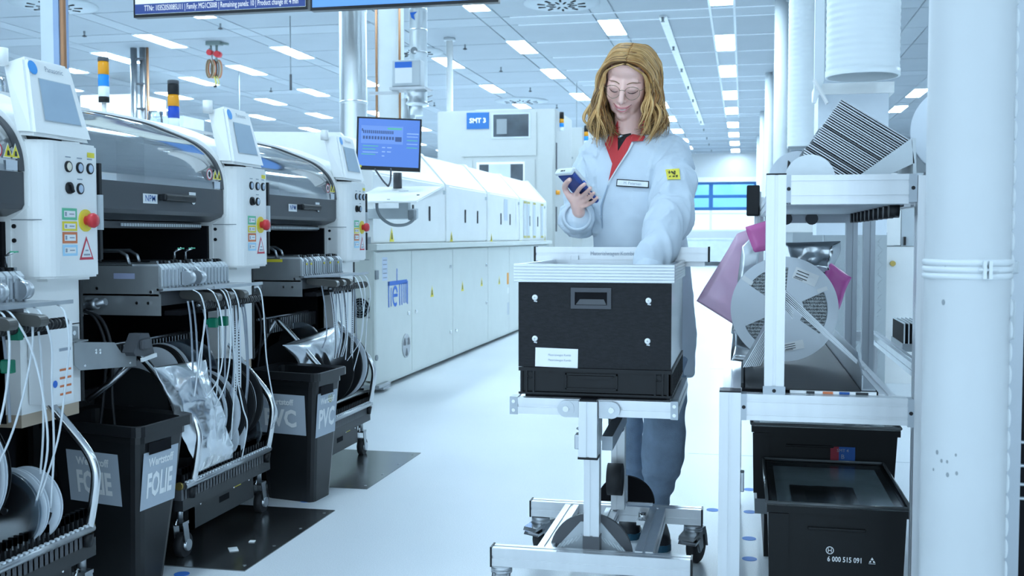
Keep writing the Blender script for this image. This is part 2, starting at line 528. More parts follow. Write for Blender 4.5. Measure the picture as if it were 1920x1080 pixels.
# slim light track with small heads
trk = thing('ceiling_track', 'narrow white ceiling track with small dark sensor heads, right of the person', 'ceiling track', (-1.12, 27, CZ-0.02))
mb = MB(); mb.box(-1.175, -1.065, 15.0, 29.5, CZ-0.025, CZ-0.004); mb.build('rail', mat('track_white', (0.86, 0.89, 0.90), 0.5), trk)
for y in (15.0, 17.3, 19.6, 21.9, 24.0, 26.3, 28.5, 30.6, 33.2, 35.4, 38.0):
    mb = MB(); mb.cyl((-1.12, y, CZ-0.08), (-1.12, y, CZ-0.02), 0.014, 0.022, seg=8); mb.cyl((-1.12, y, CZ-0.085), (-1.12, y, CZ-0.078), 0.028, seg=8)
    mb.build('sensor_head', MGREY, trk)

# ---- lamps
LAMPM = mat('lamp_diffuser', (1, 1, 1), 0.5, var=0, emit=LAMP_COLOR, estr=LAMP_STRENGTH)
LAMPF = mat('lamp_frame', (0.75, 0.83, 0.9), 0.5, var=0)
lamp_cache = {}
def lamp(x, y, ln, w, label):
    root = thing('ceiling_light', label, 'ceiling light', (x, y, CZ), 'recessed ceiling lights')
    key = (ln, w)
    if key not in lamp_cache:
        f = MB()
        f.box(-w/2-0.015, -w/2, -ln/2-0.015, ln/2+0.015, -0.012, 0.03); f.box(w/2, w/2+0.015, -ln/2-0.015, ln/2+0.015, -0.012, 0.03)
        f.box(-w/2, w/2, -ln/2-0.015, -ln/2, -0.012, 0.03); f.box(-w/2, w/2, ln/2, ln/2+0.015, -0.012, 0.03)
        a = f.build('frame', LAMPF); d = MB(); d.box(-w/2, w/2, -ln/2, ln/2, -0.008, 0.006); b = d.build('diffuser', LAMPM)
        lamp_cache[key] = (a.data, b.data)
        bpy.data.objects.remove(a); bpy.data.objects.remove(b)
    for nm, me in zip(('frame', 'diffuser'), lamp_cache[key]):
        o = bpy.data.objects.new(nm, me); COL.objects.link(o); o.parent = root
    return root
# rows of lamps: x, list of y centres (in view, plus unseen near and extra far ones added for light), row description
LROWS = [
 (-0.31, [10.9, 13.75, 17.25, 20.2, 23.6, 26.5, 29.8, 32.7, 35.7, 38.7], 1.36, 'row right of the ceiling track'),
 (-1.89, [8.6, 11.6, 15.65, 18.6, 21.7, 25.0, 28.0, 31.2, 34.3, 37.1], 1.12, 'row behind the head of the person'),
 (-3.50, [7.5, 10.5, 13.55, 16.95, 19.8, 23.15, 26.3, 29.4, 32.5, 35.6], 1.14, 'row below the blue hanging display'),
 (-5.08, [9.0, 12.0, 18.2, 21.55, 24.35, 27.4, 30.5, 33.6, 36.7], 1.14, 'row behind the white pole'),
 (-7.32, [9.5, 13.2, 16.65, 20.1, 23.4, 26.9, 30.2, 33.4, 36.6], 1.14, 'row left of the bright steel duct'),
 (-8.90, [8.5, 11.8, 15.25, 18.2, 21.3, 25.3, 29.0, 32.2, 35.4], 1.12, 'row above the middle placement machine'),
 (-10.45, [9.0, 12.6, 16.5, 19.3, 22.55, 25.35, 30.5, 33.6, 36.8], 1.12, 'row left of the hanging cable reel'),
 (-12.05, [11.0, 14.4, 17.3, 21.15, 25.4, 28.6, 31.8, 35.0], 1.12, 'row above the near signal towers'),
 (-13.65, [12.5, 16.0, 19.5, 23.0, 26.3, 29.6, 33.0], 1.12, 'leftmost row'),
 (3.57, [10.4, 15.8, 24.1, 27.0, 31.0], 1.3, 'row right of the big white ducts'),
]
for x, ys, ln, desc in LROWS:
    for k, y in enumerate(ys):
        lamp(x, y, ln, 0.285, 'ceiling light, %s from the front in the %s' % (ORD[k], desc))
# unseen lamps added to light the foreground, in line with rows in view
for x, nm_ in ((3.57, 'right'), (-1.89, 'middle'), (-5.08, 'left')):
    for k, y in enumerate((-1.2, 2.2, 5.6)):
        lamp(x, y, 1.2, 0.285, '%s added unseen ceiling light of the %s row over the near aisle' % (ORD[k], nm_))

# round air outlets with slots, sprinklers
AIRM = mat('air_outlet_grey', (0.50, 0.56, 0.60), 0.6)
for k, (x, y, r_, lab) in enumerate([(-8.9, 12.6, 0.55, 'round perforated air outlet beside the left white post'), (-5.35, 17.0, 0.5, 'round perforated air outlet behind the galvanised duct'),
                     (-2.35, 13.9, 0.5, 'round perforated air outlet above the person'), (-4.9, 23.6, 0.6, 'far round air outlet above the blue numbered machine')]):
    o = thing('air_outlet', lab, 'air outlet', (x, y, CZ-0.02))
    mb = MB(); mb.lathe([(0.0, CZ-0.035), (r_*0.5, CZ-0.035), (r_, CZ-0.012), (r_, CZ-0.001)], (x, y, 0), seg=28); mb.build('plate', AIRM, o)
    for i in range(20):
        a = 2*PI*i/20 + 0.1; q = r_*(0.3 + 0.25*(i % 2))
        mb = MB(); mb.obox((x + q*math.cos(a), y + q*math.sin(a), CZ-0.036), (0.10, 0.025, 0.012), (0, 0, a)); mb.build('slot', BLACKM, o)
spr = MB()
for k, (px, py) in enumerate([(-9.6, 14.3), (-7.35, 14.2), (-4.55, 14.4), (-4.35, 16.55), (-4.3, 18.9), (-4.3, 21.6), (-4.25, 24.5), (-6.9, 23.5), (-9.5, 20.5)]):
    o = thing('sprinkler_head', 'small dark ceiling sprinkler, %s counted from the near left' % ORD[k], 'sprinkler', (px, py, CZ-0.1))
    mb = MB(); mb.cyl((px, py, CZ-0.06), (px, py, CZ), 0.014, seg=8); mb.build('stem', MGREY, o)
    mb = MB(); mb.lathe([(0.0, CZ-0.09), (0.034, CZ-0.078), (0.037, CZ-0.072), (0.014, CZ-0.06)], (px, py, 0), seg=10); mb.build('deflector', DGREY, o)
# =================================================================== PLACEMENT MACHINES
GLASS = tinted_glass('smoked_hood_glass', (0.66, 0.69, 0.72), 0.06, 0.05, 0.42)
CLEARCAP = tinted_glass('clear_plastic_cap', (0.82, 0.90, 0.95), 0.15, 0.22)
SCREEN = mat('dull_screen', (0.36, 0.47, 0.58), 0.18, var=0.10, scale=4, coat=0.4)
INTER = mat('machine_interior', (0.34, 0.37, 0.39), 0.5)
INTERL = mat('machine_interior_light', (0.40, 0.44, 0.47), 0.4, 0.3)
BLUED_ = mat('blue_sticker', (0.06, 0.33, 0.78), 0.4, var=0)
IVORY = mat('ivory_button', (0.80, 0.75, 0.62), 0.4, var=0)
LENSB = mat('button_lens_blue', (0.46, 0.56, 0.70), 0.25, var=0)
PITCH = 1.107
HOODP = [(-2.62, 1.535), (-2.40, 1.515), (-2.27, 1.492), (-2.158, 1.467), (-2.076, 1.438), (-1.981, 1.400), (-1.930, 1.368), (-1.893, 1.330), (-1.872, 1.290), (-1.863, 1.255), (-1.86, 1.22)]
_hp = smooth_path([(x, 0, z) for x, z in HOODP], 4)
HOODP = [(p.x, p.z) for p in _hp]
HOODL = [(-1.86, 1.22), (-1.86, 1.135), (-1.868, 1.122), (-1.915, 1.104), (-2.05, 1.10)]

def shell(mb, prof, y0, y1, t, smooth=True):
    """thin curved sheet with profile (x,z) swept along y, thickness t inwards"""
    n = len(prof); inn = []
    for i in range(n):
        a = prof[max(i-1, 0)]; b = prof[min(i+1, n-1)]
        dx, dz = b[0]-a[0], b[1]-a[1]; l = math.hypot(dx, dz)
        inn.append((prof[i][0] + dz/l*t, prof[i][1] - dx/l*t))
    if not smooth:
        mb.prism(list(prof) + inn[::-1], 'y', y0, y1, False); return mb
    for pr, fl in ((prof, False), (inn, True)):          # outer and inner skins keep their own normals
        vs_ = [(x, y, z) for y in (y0, y1) for x, z in pr]
        fs = [(i, i+1, n+i+1, n+i) for i in range(n-1)]
        mb.add(vs_, fs if fl else [f[::-1] for f in fs], True)
    for y, fl in ((y0, False), (y1, True)):
        vs_ = [(x, y, z) for x, z in prof] + [(x, y, z) for x, z in inn]
        fs = [(i, i+1, n+i+1, n+i) for i in range(n-1)]
        mb.add(vs_, fs if not fl else [f[::-1] for f in fs], False)
    return mb

def signal_tower(parent_or_none, x, y, z0, segs, r, label, pole=0.0):
    """segs: list of (height, material); returns thing"""
    t = thing('signal_tower', label, 'signal light', (x, y, z0))
    if pole > 0:
        mb = MB(); mb.cyl((x, y, z0), (x, y, z0+pole), r*0.45, seg=12); mb.build('pole', WHITE, t)
    z = z0 + pole
    for h, m_ in segs:
        mb = MB(); mb.lathe([(0, z), (r, z), (r, z+h*0.93), (r*0.94, z+h*0.95), (r*0.94, z+h), (0, z+h)], (x, y, 0), seg=20)
        mb.build('lens' if m_ not in (BLACK, DGREY) else 'cap', m_, t)
        z += h
    return t

def placement_machine(dy, label):
    root = thing('placement_machine', label, 'machine', (-2.5, 3.3+dy, 0))
    P = lambda mb, name, m_, par=root, **k: mb.build(name, m_, par, **k)
    Y0, Y1 = 2.768+dy, 3.856+dy
    # chassis with arched side frame
    mb = MB()
    arch = [(x+0.012 if x > -2.0 else x, z+0.012) for x, z in HOODP] + [(-1.85, 1.13), (-1.905, 1.095), (-1.905, 0.95), (-3.25, 0.95), (-3.25, 1.44), (-3.0, 1.52)]
    mb.prism(arch, 'y', 3.60+dy, Y1)
    mb.box(-3.25, -2.62, Y0, 3.60+dy, 0.95, 1.52)
    P(mb, 'chassis', WHITE)
    mb = MB(); mb.prism([(-2.66, 1.545), (-2.62, 1.55), (-2.4, 1.53), (-2.4, 1.516), (-2.62, 1.535), (-2.66, 1.53)], 'y', Y0, 3.60+dy); P(mb, 'hood_hinge', WHITE)
    # dark interior
    mb = MB(); mb.box(-2.62, -2.52, Y0, 3.60+dy, 0.0, 1.50); mb.box(-2.52, -1.95, Y0, 3.60+dy, 1.095, 1.10); P(mb, 'interior_back', INTER)
    mb = MB(); mb.box(-2.45, -2.25, Y0+0.05, 3.55+dy, 1.25, 1.30); mb.box(-2.20, -2.10, Y0+0.05, 3.55+dy, 1.18, 1.22); mb.box(-2.40, -2.05, Y0+0.45, Y0+0.62, 1.20, 1.42); P(mb, 'gantry', INTERL)
    mb = MB(); mb.box(-2.52, -2.36, Y0, 3.60+dy, 0.0, 1.09); mb.box(-2.36, -1.92, 3.585+dy, 3.600+dy, 0.55, 1.09); mb.box(-3.25, -2.10, 3.60+dy, Y1, 0.0, 0.95); mb.box(-3.25, -2.52, Y0, 3.60+dy, 0.0, 0.95); P(mb, 'lower_housing', BLACKM)
    # hood: window, charcoal front, dark edge bands
    mb = MB(); shell(mb, HOODP, 2.785+dy, 3.575+dy, 0.006); P(mb, 'hood_window', GLASS)
    mb = MB(); shell(mb, HOODL, 2.765+dy, 3.598+dy, 0.012, False); hood = P(mb, 'hood_panel', CHAR)
    for y0, y1 in ((2.765, 2.785), (3.575, 3.598)):
        mb = MB(); shell(mb, [(x+0.003, z+0.003) for x, z in HOODP], y0+dy, y1+dy, 0.02); mb.build('hood_edge', CHAR, hood)
    hx = -1.8595
    mb = MB(); rect(mb, (hx, 3.104+dy, 1.172), YP, ZP, 0.086, 0.031, 0.001); q = mb.build('name_plate', PAPER, hood)
    mb = MB(); lettering(mb, 'NPM', (hx+0.0016, 3.104+dy, 1.172), YP, ZP, 0.029, bold=0.0002, sx=1.0, spacing=1.08); mb.build('plate_lettering', NAVYP, hood)
    mb = MB(); mb.rbox(-1.858, -1.838, 3.15+dy, 3.165+dy, 1.168, 1.188, 0.003); mb.rbox(-1.858, -1.838, 3.32+dy, 3.335+dy, 1.168, 1.188, 0.003)
    mb.rbox(-1.846, -1.826, 3.145+dy, 3.345+dy, 1.166, 1.190, 0.006); mb.build('hood_handle', BLACK, hood)
    mb = MB(); mb.cyl((hx, 3.372+dy, 1.173), (hx+0.006, 3.372+dy, 1.173), 0.012, seg=16); mb.build('hood_lock', CHROME, hood)
    mb = MB(); rect(mb, (hx, 3.372+dy, 1.198), YP, ZP, 0.046, 0.010, 0.001); mb.build('hood_label', PAPER, hood)
    # stickers on the window: prohibition disc and two warning triangles
    sx_ = lambda z: -1.8595 if z < 1.25 else -1.864
    mb = MB(); disc(mb, (-1.863, 3.494+dy, 1.272), YP, ZP, 0.021, 0.004); st = P(mb, 'prohibition_sticker', PAPER)
    mb = MB()
    for i in range(20):
        a0, a1 = 2*PI*i/20, 2*PI*(i+1)/20
        poly(mb, (-1.863, 3.494+dy, 1.272), YP, ZP, [(0.021*math.cos(a0), 0.021*math.sin(a0)), (0.021*math.cos(a1), 0.021*math.sin(a1)), (0.017*math.cos(a1), 0.017*math.sin(a1)), (0.017*math.cos(a0), 0.017*math.sin(a0))], 0.005)
    mb.build('sticker_ring', REDP, st)
    mb = MB(); poly(mb, (-1.863, 3.494+dy, 1.272), YP, ZP, [(-0.008, -0.006), (0.005, -0.012), (0.009, 0.004), (0.0, 0.011), (-0.007, 0.008)], 0.005); mb.build('sticker_mark', INK, st)
    for yy in (3.538, 3.567):
        mb = MB(); poly(mb, (-1.864, yy+dy, 1.272), YP, ZP, [(-0.019, -0.018), (0.019, -0.018), (0.0, 0.022)], 0.004); st = P(mb, 'warning_sticker', PAPER)
        mb = MB(); poly(mb, (-1.864, yy+dy, 1.272), YP, ZP, [(-0.0155, -0.0155), (0.0155, -0.0155), (0.0, 0.0175)], 0.005); mb.build('sticker_field', YELLOW, st)
        mb = MB(); poly(mb, (-1.864, yy+dy, 1.268), YP, ZP, [(-0.005, -0.008), (0.006, -0.008), (0.003, 0.004), (-0.003, 0.006)], 0.006); mb.build('sticker_mark', INK, st)
    mb = MB(); rect(mb, (-1.861, 3.55+dy, 1.236), YP, ZP, 0.045, 0.026, 0.003); P(mb, 'notice_sticker', mat('faint_notice', (0.55, 0.60, 0.66), 0.5))
    # grille under the hood and light-curtain strip
    mb = MB()
    mb.box(-1.96, -1.945, 2.78+dy, 3.585+dy, 1.078, 1.10); P(mb, 'hood_grille', CHAR)
    mb = MB()
    for k in range(34):
        y = 3.06+dy + k*0.0152
        mb.box(-1.938, -1.934, y, y+0.0085, 1.084, 1.094)
    P(mb, 'sensor_window', mat('pale_sensor', (0.62, 0.68, 0.72), 0.3))
    # ---- operator column
    z0, z1 = 0.937, 1.308
    pl = [(-2.35, 3.603), (-1.86, 3.603)] + [(-1.855+0.055*math.sin(a), 3.658-0.055*math.cos(a)) for a in [PI/2*i/6 for i in range(7)]] + [(-1.80, 3.825)] + [(-1.815+0.015*math.cos(a), 3.83+0.015*math.sin(a)) for a in [PI/2*i/3 for i in range(1, 4)]] + [(-2.35, 3.845)]
    mb = MB(); mb.prism([(x, y+dy) for x, y in pl], 'z', z0, z1); col_ = P(mb, 'operator_column', WHITE, bevel=0.006)
    mb = MB(); mb.box(-1.905, -1.812, 3.6015+dy, 3.6035+dy, 1.094, 1.0965); mb.build('seam', MGREY, col_)
    for z in (1.078, 1.040):
        mb = MB(); mb.cyl((-1.895, 3.599+dy, z), (-1.895, 3.604+dy, z), 0.006, seg=10); mb.build('screw', BLACK, col_)
    mb = MB(); mb.box(-1.845, -1.80, 3.846+dy, 3.858+dy, 0.985, 1.26); mb.build('edge_strip', BLACK, col_)
    mb = MB(); mb.box(-1.84, -1.797, 3.845+dy, 3.8595+dy, 1.07, 1.17); mb.build('edge_clip', LGREY, col_)
    fx = -1.80
    mb = MB(); rect(mb, (fx, 3.806+dy, 1.279), YP, ZP, 0.034, 0.014, 0.001); mb.build('asset_label', YELLOW, col_)
    for k, (y, z, m_) in enumerate([(3.702, 1.241, IVORY), (3.753, 1.241, LENSB), (3.800, 1.241, LENSB), (3.753, 1.183, LENSB)]):
        if k == 0 and dy > -1: m_ = LENSB
        mb = MB(); mb.lathe([(0.0155, 0), (0.0155, 0.004), (0.0122, 0.006), (0.0122, 0.003)], (fx, y+dy, z), (1, 0, 0), seg=20); bt = mb.build('push_button', BLACK, col_)
        mb = MB(); mb.lathe([(0.0, 0.0065), (0.0105, 0.0058), (0.0122, 0.004)], (fx, y+dy, z), (1, 0, 0), seg=20); mb.build('button_lens', m_, bt)
        mb = MB(); rect(mb, (fx, y+dy, z+0.026), YP, ZP, 0.024, 0.003, 0.0008); mb.build('button_caption', GREYINK, bt)
    mb = MB(); mb.lathe([(0.016, 0), (0.016, 0.006), (0.0, 0.008)], (fx, 3.704+dy, 1.183), (1, 0, 0), seg=20); mb.obox((fx+0.010, 3.704+dy, 1.183), (0.006, 0.008, 0.026), (0.5, 0, 0)); mb.build('selector_knob', BLACK, col_)
    for (za, zb, m_) in ((1.096, 1.128, GREENP), (1.066, 1.092, YELLOW), (1.032, 1.063, ORANGEP), (0.998, 1.028, SKYP)):
        mb = MB(); rect(mb, (fx, 3.704+dy, (za+zb)/2), YP, ZP, 0.066, zb-za, 0.001); st = mb.build('instruction_sticker', m_, col_)
        mb = MB(); rect(mb, (fx, 3.704+dy, (za+zb)/2), YP, ZP, 0.050, (zb-za)*0.55, 0.0016); mb.build('sticker_field', PAPER, st)
        mb = MB(); rect(mb, (fx, 3.686+dy, (za+zb)/2), YP, ZP, 0.008, (zb-za)*0.35, 0.0022); rect(mb, (fx, 3.712+dy, (za+zb)/2), YP, ZP, 0.022, 0.003, 0.0022); mb.build('sticker_print', GREYINK, st)
    mb = MB(); mb.cyl((fx, 3.775+dy, 1.0955), (fx+0.004, 3.775+dy, 1.0955), 0.031, seg=28); es = mb.build('emergency_stop', YELLOW, col_)
    mb = MB(); mb.lathe([(0.013, 0.004), (0.013, 0.014), (0.020, 0.018), (0.021, 0.028), (0.017, 0.035), (0.008, 0.038), (0, 0.0385)], (fx, 3.775+dy, 1.0955), (1, 0, 0), seg=24); mb.build('mushroom_head', RED, es)
    tri = [(-0.033, -0.033), (0.033, -0.033), (0.0, 0.033)]
    mb = MB(); poly(mb, (fx, 3.778+dy, 1.019), YP, ZP, tri, 0.001); tr = mb.build('triangle_sign', REDP, col_)
    mb = MB(); poly(mb, (fx, 3.778+dy, 1.019), YP, ZP, [(-0.024, -0.026), (0.024, -0.026), (0.0, 0.021)], 0.0016); mb.build('sign_field', PAPER, tr)
    mb = MB(); rect(mb, (fx, 3.778+dy, 1.0), YP, ZP, 0.030, 0.005, 0.0022); rect(mb, (fx, 3.778+dy, 1.012), YP, ZP, 0.014, 0.004, 0.0022); mb.build('sign_print', GREYINK, tr)
    # leg below the column
    mb = MB(); mb.box(-1.95, -1.872, 3.585+dy, 3.845+dy, 0.575, 0.936); mb.box(-1.95, -1.84, 3.66+dy, 3.85+dy, 0.928, 0.9365); P(mb, 'column_leg', WHITE)
    mb = MB(); mb.box(-1.951, -1.8705, 3.584+dy, 3.846+dy, 0.800, 0.803); mb.box(-2.10, -1.868, 3.846+dy, 3.858+dy, 0.575, 0.936); P(mb, 'leg_seam', BLACK)
    mb = MB(); mb.box(-1.948, -1.875, 3.588+dy, 3.84+dy, 0.54, 0.575); P(mb, 'leg_foot', mat('beige_foot', (0.50, 0.40, 0.30), 0.6))
    # ---- tilted touch panel
    fb, ft = (-1.795, 1.312), (-1.850, 1.528)
    V = [(fb[0], 3.555, fb[1]), (fb[0], 3.815, fb[1]), (ft[0], 3.795, ft[1]), (ft[0], 3.60, ft[1]),
         (-1.865, 3.575, 1.318), (-1.865, 3.80, 1.318), (-1.925, 3.785, 1.510), (-1.925, 3.605, 1.510)]
    mb = MB(); mb.add([(x, y+dy, z) for x, y, z in V], [(0,1,2,3), (5,4,7,6), (1,0,4,5), (3,2,6,7), (0,3,7,4), (2,1,5,6)])
    tp = P(mb, 'touch_panel', WHITE, bevel=0.010)
    def onface(u, v, n=0.001):
        a = Vector((fb[0], 3.555+0.26*u, fb[1])); b = Vector((ft[0], 3.60+0.195*u, ft[1]))
        p = a.lerp(b, v) + Vector((0.97, 0, 0.247))*n; return (p.x, p.y+dy, p.z)
    mb = MB(); mb.add([onface(.20, .20), onface(.86, .20), onface(.86, .74), onface(.20, .74)], [(0,1,2,3)]); mb.build('bezel', LGREY, tp)
    mb = MB(); mb.add([onface(.215, .215, .0018), onface(.845, .215, .0018), onface(.845, .73, .0018), onface(.215, .73, .0018)], [(0,1,2,3)]); mb.build('screen', SCREEN, tp)
    mb = MB(); c = Vector(onface(.115, .855)); disc(mb, c, YP, Vector((-0.247, 0, 0.97)), 0.019, 0.001); mb.build('round_sticker', BLUED_, tp)
    mb = MB(); lettering(mb, 'Panasonic', onface(.56, .87, .0015), YP, Vector((-0.247, 0, 0.97)), 0.021, sx=0.95); mb.build('brand_lettering', GREYINK, tp)
    mb = MB(); mb.box(-1.90, -1.83, 3.62+dy, 3.72+dy, 1.300, 1.322); P(mb, 'panel_hinge', BLACK)
    mb = MB(); mb.cyl((-1.91, 3.585+dy, 1.50), (-1.91, 3.585+dy, 1.545), 0.018, seg=12); mb.build('panel_knob', WHITE, tp)
    # clear cap on the roof
    cy = 3.493+dy; cx = -2.72
    mb = MB(); mb.lathe([(0.030, 1.52), (0.030, 1.575), (0.034, 1.58), (0.034, 1.64), (0.0, 1.645)], (cx, cy, 0), seg=20); P(mb, 'roof_cap', CLEARCAP)
    return root
placement_machine(-PITCH, 'white placement machine nearest the camera, cut by the left edge')
placement_machine(0, 'white placement machine in the middle, behind the foil bin')
placement_machine(PITCH, 'white placement machine farthest from the camera, beside the oven')

# signal towers behind the hoods
signal_tower(None, -2.74, 4.80, 1.552, [(0.03, DGREY), (0.05, CLEARL), (0.057, BLUED), (0.057, AMBER), (0.052, BLACK), (0.018, DGREY)], 0.0275, 'signal tower with black, amber, blue and clear segments behind the middle hood')
signal_tower(None, -2.99, 4.60, 1.521, [(0.026, BLACK), (0.05, CLEARL), (0.055, BLUEL), (0.062, AMBER), (0.02, DGREY)], 0.0255, 'signal tower with amber, sky blue and white segments on a thin pole', pole=0.17)
# =================================================================== FEEDER CARTS, FEEDERS, REELS, TAPES
FEEDM = mat('feeder_alu', (0.72, 0.76, 0.79), 0.38, 0.45, var=0.06, scale=20)
FEEDD = mat('feeder_dark', (0.20, 0.22, 0.24), 0.4, 0.6, var=0.06, scale=20)
TAPEW = mat('white_tape', (0.74, 0.79, 0.83), 0.5, var=0.02)
TAPEG = mat('grey_tape', (0.30, 0.34, 0.40), 0.4, var=0.04)
TAPEB = mat('dark_cable', (0.03, 0.032, 0.036), 0.5)
REELW = mat('white_reel_plastic', (0.70, 0.76, 0.82), 0.4, var=0.02)
REELB = mat('black_reel_plastic', (0.012, 0.013, 0.015), 0.4, var=0.1)
REELC = tinted_glass('clear_reel_plastic', (0.78, 0.85, 0.90), 0.25, 0.25)
STEEL2 = mat('satin_steel', (0.34, 0.36, 0.37), 0.40, 0.45, var=0.08, scale=10)
TRAYM = mat('cart_charcoal', (0.028, 0.030, 0.033), 0.45, var=0.1)

def flange(mb, c, R, y0, y1, hub=0.32, ring=0.78, spokes=3, wide=0.55, ph=0.3, seg=48):
    """reel flange: disc with spokes*1 windows, axis along Y"""
    cx, cz = c
    def inwin(a):
        if spokes == 0: return False
        return ((a - ph) % (2*PI/spokes)) < (2*PI/spokes)*wide
    for i in range(seg):
        a0, a1 = 2*PI*i/seg, 2*PI*(i+1)/seg
        bands = [(0.10*R, R)] if not inwin((a0+a1)/2) else [(0.10*R, hub*R), (ring*R, R)]
        for r0, r1 in bands:
            p = [(cx+r0*math.cos(a0), cz+r0*math.sin(a0)), (cx+r1*math.cos(a0), cz+r1*math.sin(a0)), (cx+r1*math.cos(a1), cz+r1*math.sin(a1)), (cx+r0*math.cos(a1), cz+r0*math.sin(a1))]
            vs_ = [(x, y0, z) for x, z in p] + [(x, y1, z) for x, z in p]
            mb.add(vs_, [(0,1,2,3), (7,6,5,4), (1,5,6,2), (0,3,7,4)])
    return mb
_reelcache = {}
def reel(x, y, z, R, w, m_, label, tape=None, spokes=3, fill=0.75, group='component reels in the feeder carts', wide=0.55):
    key = (R, w, m_.name, spokes, fill, tape.name if tape else '', wide)
    root = thing('component_reel', label, 'reel', (x, y, z), group)
    if key not in _reelcache:
        a = MB(); flange(a, (0, 0), R, -w/2, -w/2+0.0018, spokes=spokes, wide=wide); flange(a, (0, 0), R, w/2-0.0018, w/2, spokes=spokes, wide=wide)
        t = MB(); t.cyl((0, -w/2+0.002, 0), (0, w/2-0.002, 0), R*fill, seg=32)
        A = a.build('flange', m_); T = t.build('wound_tape', tape or TAPEB)
        _reelcache[key] = (A.data, T.data); bpy.data.objects.remove(A); bpy.data.objects.remove(T)
    ang = random.uniform(0, 2)
    for nm, me in zip(('flange', 'wound_tape'), _reelcache[key]):
        o = bpy.data.objects.new(nm, me); COL.objects.link(o); o.parent = root; o.rotation_euler = (0, ang, 0)
    return root

def caster(mb_w, mb_f, x, y, r=0.040, top=0.125, swing=0.02):
    """twin plate caster at floor point; wheel turned slightly"""
    mb_w.cyl((x-0.013, y+swing, r), (x+0.013, y+swing, r), r, seg=24)
    mb_f.prism([(y-0.012, top-0.01), (y+0.02, top-0.01), (y+swing+0.014, r-0.01), (y+swing-0.014, r-0.01)], 'x', x-0.019, x-0.016)
    mb_f.prism([(y-0.012, top-0.01), (y+0.02, top-0.01), (y+swing+0.014, r-0.01), (y+swing-0.014, r-0.01)], 'x', x+0.016, x+0.019)
    mb_f.box(x-0.02, x+0.02, y-0.016, y+0.024, top-0.014, top-0.004)
    mb_f.cyl((x, y, top-0.006), (x, y, top+0.06), 0.012, seg=12)
    mb_f.cyl((x-0.021, y+swing, r), (x+0.021, y+swing, r), 0.008, seg=10)

